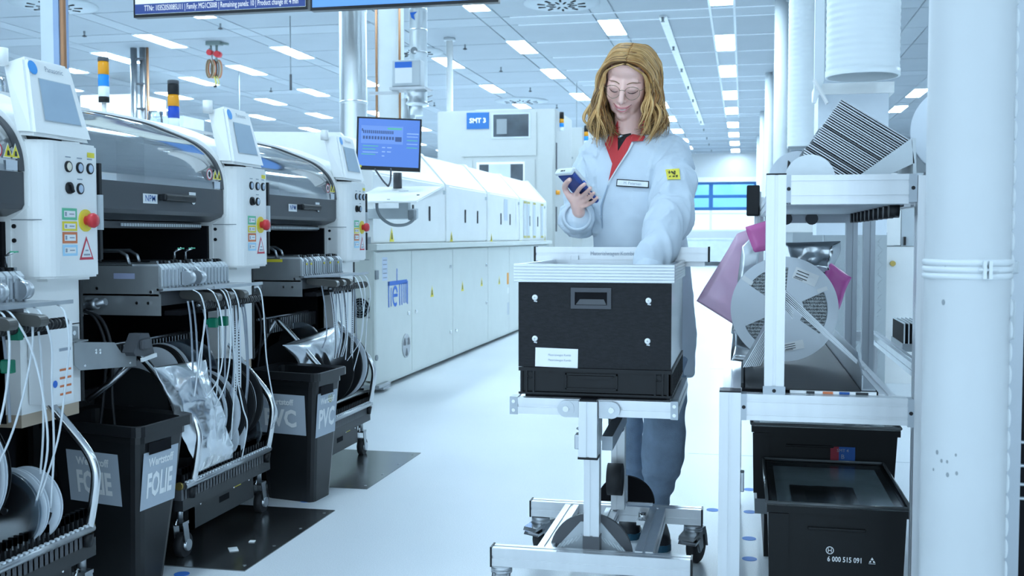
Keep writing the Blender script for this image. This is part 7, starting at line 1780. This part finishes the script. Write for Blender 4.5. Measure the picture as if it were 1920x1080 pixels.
closed_tube(body, LEGR, [0.07, 0.062, 0.048, 0.045, 0.036, 0.030], 18); closed_tube(body, LEGL, [0.07, 0.062, 0.046, 0.044, 0.036, 0.030], 18)
bmesh_ = remeshed(body, 0.0034, 5, 0.5)
pv = [v.co.copy() for v in bmesh_.vertices]; pf = [tuple(p.vertices) for p in bmesh_.polygons]
mb = MB(); mb.add(pv, pf, True)
person = mb.build('person', SKIN, loc=(-0.33, 3.68, 0))
tag(person, 'person in a pale blue coat with red collar, looking at a blue scanner', 'person')
PC = lambda mb, name, m_, par=person, **k: mb.build(name, m_, par, **k)

# ---- coat
coat = MB()
rings = [(1.388, -0.385, 3.675, 0.066, 0.056), (1.384, -0.384, 3.678, 0.105, 0.072), (1.370, -0.382, 3.682, 0.145, 0.086), (1.34, -0.379, 3.686, 0.168, 0.100), (1.27, -0.374, 3.686, 0.166, 0.112), (1.18, -0.366, 3.684, 0.156, 0.116), (1.08, -0.353, 3.684, 0.152, 0.114),
         (0.98, -0.340, 3.686, 0.160, 0.116), (0.86, -0.334, 3.688, 0.166, 0.120), (0.72, -0.334, 3.690, 0.168, 0.122), (0.575, -0.336, 3.692, 0.168, 0.124)]
def ringpts(z, cx, cy, rx, ry, n=48):
    out = []
    for i in range(n):
        a = 2*PI*i/n; c_, s_ = math.cos(a), math.sin(a); e = 0.82
        out.append((cx + rx*math.copysign(abs(c_)**e, c_), cy + ry*math.copysign(abs(s_)**e, s_), z))
    return out
RR = [ringpts(*r_) for r_ in rings]; n = 48
vs_ = [p for r_ in RR for p in r_]; fs = []
for j in range(len(RR)-1):
    for i in range(n): fs.append((j*n+i, (j+1)*n+i, (j+1)*n+(i+1) % n, j*n+(i+1) % n))
fs.append(tuple(range(n))); fs.append(tuple((len(RR)-1)*n+i for i in range(n))[::-1])
coat.add(vs_, fs)
SLR = [(-0.465, 3.685, 1.345), (-0.502, 3.682, 1.315), (-0.528, 3.672, 1.24), (-0.550, 3.645, 1.125), (-0.552, 3.590, 1.108), (-0.547, 3.558, 1.112)]
SLL = [(-0.290, 3.688, 1.358), (-0.256, 3.682, 1.328), (-0.236, 3.615, 1.25), (-0.231, 3.515, 1.14), (-0.249, 3.41, 1.06), (-0.276, 3.332, 0.958)]
closed_tube(coat, SLR, [0.050, 0.058, 0.054, 0.052, 0.048, 0.041], 28, 8); closed_tube(coat, SLL, [0.048, 0.062, 0.064, 0.062, 0.055, 0.045], 28, 8)
cm = remeshed(coat, 0.0048, 6, 0.5)
cm.update()
def dist_path(p, path):
    best = 9; bt = 0
    for i in range(len(path)-1):
        a, b = Vector(path[i]), Vector(path[i+1]); ab = b-a; t_ = max(0, min(1, (p-a).dot(ab)/ab.length_squared)); d = (p-a-ab*t_).length
        if d < best: best = d; bt = i+t_
    return best, bt
cv = []
for v in cm.vertices:
    p = v.co.copy(); nrm = v.normal.copy()
    dR, tR = dist_path(p, SLR); dL, tL = dist_path(p, SLL)
    w = 0.0
    if min(dR, dL) < 0.085:
        t_ = tR if dR < dL else tL
        q = Vector((p.x*9, p.y*9, p.z*9 + t_*1.2))
        fold = 1-2*abs(mnoise.noise(q*1.5 + Vector((3, 7, 1))))
        w += 0.0095*fold*abs(fold) + 0.0045*(1-2*abs(mnoise.noise(q*3.3)))
        if dR < dL and tR > 2.2: w += 0.004*math.sin(t_*9 + p.x*25)
        if dL < dR and tL > 1.8: w += 0.0055*math.sin(t_*7.5 + p.x*30 + p.z*12)
    q = Vector((p.x*6, p.y*6, p.z*2.6))
    w += 0.0075*(1-2*abs(mnoise.noise(q*1.3 + Vector((11, 2, 5))))) + 0.002*mnoise.noise(p*30)
    if p.z < 0.95: w += 0.007*math.sin(math.atan2(p.y-3.69, p.x+0.335)*7+1.0)*min(1, (0.95-p.z)/0.25)
    cv.append(p + nrm*w)
cf = [tuple(p.vertices) for p in cm.polygons]
mb = MB(); mb.add(cv, cf, True); coat_o = PC(mb, 'coat', COATM)
from mathutils.bvhtree import BVHTree
bvh_coat = BVHTree.FromPolygons(cv, cf)
bvh = BVHTree.FromPolygons(cv + pv, cf + [tuple(i+len(cv) for i in f) for f in pf])
bvh_body = BVHTree.FromPolygons(pv, pf)
def onto(x, z, off=0.004, y0=3.1):
    hit = (bvh if z > 1.33 else bvh_coat).ray_cast(Vector((x, y0, z)), Vector((0, 1, 0)))
    if hit[0] is None: return Vector((x, 3.62, z))
    return hit[0] + Vector((0, -off, 0))
def drape(poly_, off, thick, m_, name, step=0.006, par=None):
    """patch of cloth over the coat front: polygon in (x,z), sampled as triangles on the surface"""
    bm = bmesh.new()
    vsb = [bm.verts.new((x, 0, z)) for x, z in poly_]
    f = bm.faces.new(vsb)
    bmesh.ops.triangulate(bm, faces=[f])
    for _ in range(5):
        ed = [e for e in bm.edges if e.calc_length() > step*1.6]
        if not ed: break
        bmesh.ops.subdivide_edges(bm, edges=ed, cuts=1, use_grid_fill=True)
        bmesh.ops.triangulate(bm, faces=bm.faces)
    for v in bm.verts: v.co = onto(v.co.x, v.co.z, off)
    for _ in range(3): bmesh.ops.smooth_vert(bm, verts=[v for v in bm.verts if not v.is_boundary], factor=0.5, use_axis_x=False, use_axis_y=True, use_axis_z=False)
    r_ = bmesh.ops.extrude_face_region(bm, geom=list(bm.faces))
    for v in [g for g in r_['geom'] if isinstance(g, bmesh.types.BMVert)]: v.co.y += thick
    mb = MB(); mb.frombm(bm, smooth=False)
    return mb.build(name, m_, par or person, fixn=True)
def cx_(px, py):      # points measured off the collar, given on the chest plane
    return (-0.405 + (px-1165)*0.001805, 1.406 - (py-245)*0.001795)
S_ = lambda x, y: cx_(1040+x/3.857, 220+y/3.857)
# collar band rising round the neck, lapels, shirt, edging
mb = MB()
for s_ in (-1, 1):
    P_ = []
    for i in range(9):
        a = PI/2*(0.50 + 0.95*i/8)
        P_.append((-0.385 + s_*0.066*math.sin(a)*(1.0), 3.668 - 0.062*math.cos(a), 1.395 + 0.022*math.sin(a*0.8)))
    mb.strip(P_, [Vector((s_*0.020*math.sin(PI/2*(0.50+0.95*i/8)), -0.010, 0.062)) for i in range(9)], 0.005)
PC(mb, 'collar_band', REDC)
drape([S_(446, 108), S_(490, 122), S_(548, 112), S_(558, 140), S_(468, 262), S_(440, 235)], 0.0035, 0.002, SHIRT, 'shirt')
drape([S_(452, 20), S_(400, 115), S_(366, 190), S_(428, 340), S_(466, 262), S_(452, 110)], 0.007, 0.004, REDC, 'lapel')
drape([S_(522, 150), S_(562, 120), S_(655, 140), S_(640, 175), S_(562, 178), S_(535, 245), S_(402, 462), S_(428, 335), S_(462, 255)], 0.010, 0.004, REDC, 'lapel')
drape([S_(562, 180), S_(574, 190), S_(545, 250), S_(392, 492), S_(402, 462), S_(535, 245)], 0.009, 0.003, mat('piping_white', (0.75, 0.78, 0.80), 0.6), 'lapel_piping')
drape([S_(392, 492), S_(400, 488), S_(350, 640), S_(352, 800), S_(345, 800), S_(338, 640)], 0.0035, 0.002, mat('crease_shade', (0.36, 0.45, 0.56), 0.8), 'front_crease_shade')  # dark strip paints the shade of a crease down the coat
# name tag with black border
tg = drape([S_(462, 448), S_(690, 465), S_(688, 515), S_(458, 500)], 0.0075, 0.002, BLACK, 'name_tag')
drape([S_(468, 455), S_(684, 471), S_(682, 508), S_(464, 493)], 0.0090, 0.0012, PAPER, 'tag_field', par=person)
c0 = S_(575, 482); p0 = onto(c0[0], c0[1], 0.0125)
mb = MB(); lettering(mb, 'H. Petersen', p0, Vector((0.98, 0.12, -0.09)), Vector((0.09, 0, 1)), 0.0135, sx=0.9); PC(mb, 'tag_lettering', GREYINK)
drape([S_(806, 386), S_(905, 382), S_(918, 462), S_(826, 462)], 0.0065, 0.002, mat('yellow_patch', (0.88, 0.76, 0.10), 0.7, var=0.1, scale=60), 'sleeve_patch')
for pl_ in ([(822, 400), (838, 394), (846, 416), (834, 420)], [(852, 398), (884, 420), (876, 430), (846, 408)], [(868, 400), (878, 398), (884, 412), (874, 414)], [(836, 438), (850, 434), (852, 442), (838, 446)], [(862, 436), (878, 434), (880, 444), (864, 446)], [(884, 432), (898, 430), (898, 446), (888, 448)]):
    drape([S_(*q) for q in pl_], 0.0078, 0.001, mat('patch_print', (0.10, 0.09, 0.03), 0.7), 'patch_print', step=0.004)
# cuffs
for path, rr_, nm in ((SLR, 0.0435, 'cuff'), (SLL, 0.0485, 'cuff')):
    a, b = Vector(path[-2]), Vector(path[-1]); d = (b-a).normalized()
    mb = MB(); e = b + d*0.030
    mb.lathe([(rr_+0.003, -0.022), (rr_+0.006, 0.0), (rr_+0.004, 0.018), (rr_-0.003, 0.020), (rr_-0.006, -0.01)], e, d, seg=28); PC(mb, nm, COATM)
# chest pocket lines and sleeve seam are folds of the coat; jeans
jm = MB(); closed_tube(jm, LEGR[:-1] + [(-0.284, 3.688, 0.115)], [0.085, 0.078, 0.068, 0.070, 0.046, 0.034], 24, 6); closed_tube(jm, LEGL[:-1] + [(-0.39, 3.80, 0.12)], [0.085, 0.072, 0.056, 0.054, 0.047, 0.043], 24, 6)
jmesh = remeshed(jm, 0.006, 4, 0.5); jmesh.update()
jv = []
for v in jmesh.vertices:
    p = v.co.copy(); q = Vector((p.x*10, p.y*10, p.z*16))
    w = 0.006*(1-2*abs(mnoise.noise(q*0.8+Vector((5, 1, 2)))))
    if p.z < 0.25: w += 0.003*math.sin(p.z*110)
    jv.append(p + v.normal*w)
mb = MB(); mb.add(jv, [tuple(p.vertices) for p in jmesh.polygons], True); PC(mb, 'jeans', JEANS)
# shoes: shaped upper with a teal-edged sole
TEAL = mat('teal_sole', (0.02, 0.10, 0.16), 0.5); SHOE = mat('shoe_black', (0.015, 0.017, 0.022), 0.5)
for (hx, hy, tx, ty) in ((-0.288, 3.735, -0.262, 3.525), (-0.392, 3.86, -0.378, 3.645)):
    d = Vector((tx-hx, ty-hy, 0)); L = d.length; d.normalize(); r_ = Vector((-d.y, d.x, 0))
    out = [(0.0, 0.028), (0.10, 0.034), (0.35, 0.034), (0.62, 0.043), (0.85, 0.040), (0.96, 0.026), (1.0, 0.008)]
    def prof2(k): return [Vector((hx, hy, 0)) + d*L*t_ + r_*w_*k for t_, w_ in out] + [Vector((hx, hy, 0)) + d*L*t_ - r_*w_*k for t_, w_ in out[::-1]]
    mb = MB(); mb.prism([(p.x, p.y) for p in prof2(1.0)], 'z', 0.0, 0.022); sole = PC(mb, 'shoe_sole', TEAL)
    ub = MB(); secs = [(0.0, 0.026, 0.075), (0.12, 0.032, 0.085), (0.30, 0.033, 0.085), (0.45, 0.037, 0.070), (0.65, 0.041, 0.050), (0.85, 0.038, 0.040), (0.97, 0.022, 0.032)]
    vs_ = []; k = 9
    for t_, w_, h_ in secs:
        c = Vector((hx, hy, 0)) + d*L*t_
        for i in range(k):
            a = PI*i/(k-1); vs_.append(c + r_*w_*math.cos(a) + ZP*(0.021 + h_*math.sin(a)**0.8))
    fs = [(j*k+i, j*k+i+1, (j+1)*k+i+1, (j+1)*k+i) for j in range(len(secs)-1) for i in range(k-1)] + [tuple(range(k))[::-1], tuple((len(secs)-1)*k+i for i in range(k))]
    ub.add(vs_, fs, True); ub.build('shoe_upper', SHOE, sole, fixn=True)

# ---- face details
def hproj(x, z, off):
    """point on the skin of the face, head coordinates x (right) and z (up)"""
    hit = bvh_body.ray_cast(H(x, -0.25, z), HR @ Vector((0, 1, 0)))
    return (hit[0] if hit[0] is not None else H(x, -0.08, z)) + HR @ Vector((0, -off, 0))
def hstrip(pts, r, m_, name, seg=8, off=0.0004):
    mb = MB(); P2 = smooth_path([(x, 0, z) for x, z in pts], 5); P_ = [hproj(p.x, p.z, off) for p in P2]
    for _ in range(2): P_ = [P_[0]] + [(P_[i-1]+P_[i]*2+P_[i+1])/4 for i in range(1, len(P_)-1)] + [P_[-1]]
    n_ = len(P_)
    if isinstance(r, list):
        rr_ = []
        for i in range(n_):
            f = i/(n_-1)*(len(r)-1); j = min(int(f), len(r)-2); rr_.append(r[j]*(1-f+j) + r[j+1]*(f-j))
    else: rr_ = r
    mb.tube(P_, rr_, seg=seg); return PC(mb, name, m_)
LIPM = mat('lips', (0.72, 0.26, 0.28), 0.4, var=0.05)
BROW = mat('brow', (0.28, 0.17, 0.10), 0.7)
LASH = mat('lash', (0.12, 0.06, 0.05), 0.7)
hstrip([(-0.0275, -0.0535), (-0.015, -0.0595), (-0.004, -0.0610), (0.0, -0.0615), (0.004, -0.0610), (0.015, -0.0595), (0.0275, -0.0535)], [0.0008, 0.0022, 0.0027, 0.0024, 0.0027, 0.0022, 0.0008], LIPM, 'upper_lip', off=-0.0010)
hstrip([(-0.0255, -0.0565), (-0.013, -0.0690), (0, -0.0725), (0.013, -0.0690), (0.0255, -0.0565)], [0.0008, 0.0030, 0.0037, 0.0030, 0.0008], LIPM, 'lower_lip', off=-0.0014)
hstrip([(-0.0300, -0.0510), (-0.015, -0.0628), (0, -0.0655), (0.015, -0.0628), (0.0300, -0.0510)], 0.0011, mat('mouth_line', (0.34, 0.09, 0.10), 0.6), 'mouth_line', 6, off=0.0006)
hstrip([(-0.013, -0.0648), (0, -0.0672), (0.013, -0.0648)], 0.0015, mat('teeth', (0.88, 0.86, 0.82), 0.3), 'teeth', 6, off=0.0008)
for s_ in (-1, 1):
    hstrip([(s_*0.0125, 0.0185), (s_*0.026, 0.0235), (s_*0.040, 0.0235), (s_*0.053, 0.0165)], [0.0014, 0.0019, 0.0016, 0.0008], BROW, 'eyebrow')
    hstrip([(s_*0.0165, -0.0060), (s_*0.024, -0.0100), (s_*0.032, -0.0108), (s_*0.040, -0.0088), (s_*0.0480, -0.0040)], [0.0008, 0.0015, 0.0018, 0.0016, 0.0009], LASH, 'eyelashes')
    hstrip([(s_*0.0180, 0.0080), (s_*0.027, 0.0112), (s_*0.037, 0.0105), (s_*0.046, 0.0055)], 0.0009, mat('lid_crease', (0.56, 0.33, 0.28), 0.6), 'lid_crease', off=-0.0002)
    hstrip([(s_*0.0045, -0.0425), (s_*0.0095, -0.0415)], 0.0015, mat('nostril', (0.30, 0.12, 0.10), 0.7), 'nostril', 6, off=0.0)
# spectacles
GF = mat('spectacle_wire', (0.35, 0.27, 0.18), 0.3, 0.9, var=0)
sp_ = MB()
for s_ in (-1, 1):
    cx, cz = s_*0.0325, -0.006
    sp_.tube([H(cx + 0.0245*math.cos(2*PI*i/32), -0.0985 + 0.004*abs(math.cos(2*PI*i/32)) + (0.010*max(0, s_*math.cos(2*PI*i/32))), cz + 0.0225*math.sin(2*PI*i/32)) for i in range(32)], 0.0009, seg=6, closed=True)
    sp_.tube(smooth_path([H(s_*0.057, -0.0855, 0.002), H(s_*0.066, -0.075, 0.004), H(s_*0.074, -0.03, 0.003), H(s_*0.078, 0.01, 0.0)], 4), 0.0010, seg=6)
sp_.tube(smooth_path([H(-0.0085, -0.0985, 0.001), H(0, -0.1015, 0.0045), H(0.0085, -0.0985, 0.001)], 4), 0.0010, seg=6)
spo = PC(sp_, 'spectacles', GF)
for s_ in (-1, 1):
    mb = MB(); cx, cz = s_*0.0325, -0.006
    mb.add([H(cx, -0.0985, cz)] + [H(cx + 0.024*math.cos(2*PI*i/24), -0.0985 + 0.004*abs(math.cos(2*PI*i/24)) + 0.010*max(0, s_*math.cos(2*PI*i/24)), cz + 0.022*math.sin(2*PI*i/24)) for i in range(24)], [(0, 1+i, 1+(i+1) % 24) for i in range(24)], True)
    mb.build('lens', tinted_glass('spectacle_lens', (0.97, 0.97, 0.97), 0.02, 0.0) if 'spectacle_lens' not in MATS else MATS['spectacle_lens'], spo)
# ---- hair: cap and wavy locks from a middle parting
rh = random.Random(4)
hm = MB()
t = MB(); t.ell((0, 0.014, 0.031), (0.0775, 0.098, 0.0835), 40, 26)
keep = []
for f in t.f:
    c = sum((Vector(t.v[i]) for i in f), Vector())/len(f)
    lim = 0.070 if c.y < -0.055 else (0.070 - (c.y+0.055)*1.6)
    if c.z > max(lim, -0.06): keep.append(f)
hm.mi = 0; hm.add([H(*v) for v in t.v], keep, True)
def strand(P_, r, mi):
    n_ = len(P_); hm.mi = mi
    hm.tube(P_, [r*(0.75+0.5*min(1, 2.5*i/n_)) if i < 0.75*n_ else r*1.25*max(0.15, (n_-1-i)/(0.25*n_)) for i in range(n_)], seg=5)
def lock(path, rad, wav, ph, freq=2.4, cnt=7, r=0.0028, mats=(0, 1, 1, 2)):
    """clump of fine strands that wave together and curl towards the tip"""
    P_ = smooth_path(path, 5); n_ = len(P_)
    for c in range(cnt):
        a = rh.uniform(0, 2*PI); q = rad*math.sqrt(rh.random()); ph2 = ph + rh.uniform(-0.35, 0.35)
        out = []; cut = n_ - rh.randint(0, 4)
        for i, p in enumerate(P_[:cut]):
            f = i/(n_-1); amp = wav*max(0, f-0.30)/0.70
            wd = 0.5 + 0.9*f if f < 0.8 else 1.22*(1-(f-0.8)*1.5)
            tw = a + f*3.0
            out.append(p + Vector((math.sin(f*freq*2*PI+ph2)*amp + q*wd*math.cos(tw), math.cos(f*freq*2*PI+ph2)*amp*0.9 + q*wd*math.sin(tw), math.sin(f*freq*2*PI+ph2+1.0)*amp*0.35)))
        strand(out, r*rh.uniform(0.75, 1.2), rh.choice(mats))
for s_ in (-1, 1):
    for layer in range(3):
        N = (44, 40, 30)[layer]
        for k in range(N):
            a = (k + rh.uniform(-0.4, 0.4))/N; a = max(0, min(1, a))
            yb = -0.070 + 0.150*a
            o_ = 0.004*layer
            p0 = H(s_*0.002+0.006, -0.080+0.127*a, 0.094 + 0.020*math.sin(PI*min(1, a*1.3+0.05)*0.6) + o_*0.25)
            p1 = H(s_*(0.043+o_*0.6), yb+0.006, 0.080 + 0.014*min(1, a*2) - 0.010*max(0, a-0.5) + o_*0.6)
            p2 = H(s_*(0.0765+o_+rh.uniform(0, 0.003)), yb+0.022, 0.042)
            p3 = H(s_*(0.083+o_+rh.uniform(0, 0.006)), yb+0.030, -0.004)
            spread = 0.092 + rh.uniform(-0.034, 0.020) + (0.004 if s_ > 0 else 0.004)
            yw = HC.y + (yb+0.035)*0.95 + rh.uniform(-0.012, 0.012)
            zl = 1.345 + rh.uniform(0, 0.075) + (0.016 if s_ > 0 else 0.0)
            p4 = Vector((HC.x + s_*(0.096+rh.uniform(-0.014, 0.010)), yw-0.006, 1.505))
            p5 = Vector((HC.x + s_*(spread+0.006), yw-0.014, 1.435))
            p6 = Vector((HC.x + s_*(spread-0.016+rh.uniform(-0.034, 0.012)), yw-0.022, zl))
            mts = ((0, 3, 0, 3), (0, 3, 1, 0), (1, 2, 3, 0, 1))[layer]
            lock([p0, p1, p2, p3, p4, p5, p6], 0.0058, 0.012+rh.uniform(0, 0.010), rh.uniform(0, 6.28), 1.7+rh.uniform(0, 1.0), 9, 0.0020, mts)
for k in range(30):                                   # back curtain
    a = (k+0.5)/30; ang = math.radians(15 + 150*a)
    p0 = H(0.006, 0.03, 0.106); p1 = H(0.055*math.cos(ang), 0.025+0.065*math.sin(ang), 0.080); p2 = H(0.078*math.cos(ang), 0.018+0.090*math.sin(ang), 0.015)
    p3 = Vector((HC.x + 0.098*math.cos(ang), HC.y+0.03+0.075*math.sin(ang), 1.48)); p4 = Vector((HC.x + 0.10*math.cos(ang), HC.y+0.03+0.07*math.sin(ang), 1.37 + rh.uniform(0, 0.03)))
    lock([p0, p1, p2, p3, p4], 0.012, 0.010, rh.uniform(0, 6), 2.2, 6, 0.0050, (0, 3, 0))
for k in range(90):                                   # stray single hairs that break the outline
    s_ = rh.choice((-1, 1)); a = rh.random(); yb = -0.065 + 0.14*a
    P2 = smooth_path([H(s_*0.004, -0.06+0.1*a, 0.108), H(s_*0.050, yb+0.010, 0.094+rh.uniform(0, 0.006)), H(s_*(0.085+rh.uniform(0, 0.008)), yb+0.022, 0.036), Vector((HC.x+s_*(0.102+rh.uniform(-0.01, 0.016)), HC.y+yb+0.02, 1.51)), Vector((HC.x+s_*(0.108+rh.uniform(-0.02, 0.026)), HC.y+yb+0.01, 1.44)), Vector((HC.x+s_*(0.095+rh.uniform(-0.03, 0.035)), HC.y+yb, 1.36+rh.uniform(0, 0.07)))], 5)
    f0 = rh.uniform(0, 6)
    P2 = [p + Vector((math.sin(i*0.55+f0), math.cos(i*0.5+f0), 0))*0.010*max(0, i/len(P2)-0.3) for i, p in enumerate(P2)]
    strand(P2, 0.0009, rh.choice((1, 2)))
# loose locks that frame the face
for (s_, xo, yo, zl, ph) in ((1, 0.066, -0.066, 1.372, 0.4), (1, 0.080, -0.062, 1.362, 2.0), (1, 0.054, -0.070, 1.385, 1.1), (1, 0.092, -0.055, 1.358, 3.0), (1, 0.048, -0.064, 1.398, 4.2), (1, 0.072, -0.070, 1.380, 5.1), (1, 0.060, -0.060, 1.365, 2.6), (-1, 0.074, -0.056, 1.36, 0.9), (-1, 0.085, -0.048, 1.350, 2.7), (-1, 0.098, -0.040, 1.37, 4.4), (-1, 0.108, -0.030, 1.365, 1.6), (-1, 0.118, -0.025, 1.40, 0.2)):
    lock([H(s_*0.006+0.004, -0.083, 0.088), H(s_*0.042, -0.076, 0.068), H(s_*(0.0675), -0.056, 0.040), H(s_*0.0785, -0.050, -0.010), Vector((HC.x+s_*(xo+0.010), HC.y+yo-0.008, 1.480)), Vector((HC.x+s_*(xo+0.012), HC.y+yo-0.022, 1.43)), Vector((HC.x+s_*(xo-0.004), HC.y+yo-0.024, zl))], 0.0050, 0.014, ph, 2.3, 10, 0.0019, (1, 2, 2, 1))
hair = PC(hm, 'hair', HAIR)

# ---- scanner in the hand
sc = thing('handheld_scanner', 'blue handheld scanner with a white cap in the hand of the person', 'scanner', (-0.54, 3.47, 1.23))
vN = Vector((-0.506, -0.573, 0.640)).normalized(); uN = Vector((0.75, -0.66, 0.0)); uN = (uN - vN*uN.dot(vN)).normalized(); wN = uN.cross(vN).normalized()
if wN.y > 0: wN = -wN
SC0 = Vector((-0.533, 3.470, 1.216))
def sbox(cu, cvv, cw, su, sv, sw, name, m_, r=0.003, par=None):
    t = MB(); t.rbox(cu-su/2, cu+su/2, cvv-sv/2, cvv+sv/2, cw-sw/2, cw+sw/2, r)
    mb = MB(); mb.add([SC0 + uN*v[0] + vN*v[1] + wN*v[2] for v in t.v], t.f); return mb.build(name, m_, par or sc, fixn=True)
SBLUE = mat('scanner_blue', (0.035, 0.075, 0.30), 0.35, var=0.12, scale=25)
sbox(0, -0.008, 0.002, 0.080, 0.140, 0.016, 'back_shell', SBLUE, 0.006)
sbox(0, -0.004, -0.011, 0.084, 0.150, 0.012, 'front_shell', mat('scanner_white', (0.78, 0.82, 0.84), 0.35, var=0.0), 0.005)
sbox(0, 0.069, 0.000, 0.084, 0.014, 0.024, 'white_cap', mat('scanner_white', (0.78, 0.82, 0.84), 0.35), 0.005)
for du in (-0.010, -0.003, 0.006): sbox(du, 0.0765, 0.002, 0.006, 0.001, 0.005, 'cap_port', BLACK, 0.0004)
sbox(0.0420, 0.010, -0.004, 0.003, 0.014, 0.008, 'side_button', BLUEP, 0.001)
sbox(0.010, -0.052, 0.0105, 0.030, 0.034, 0.002, 'dark_grip', BLACK, 0.001)
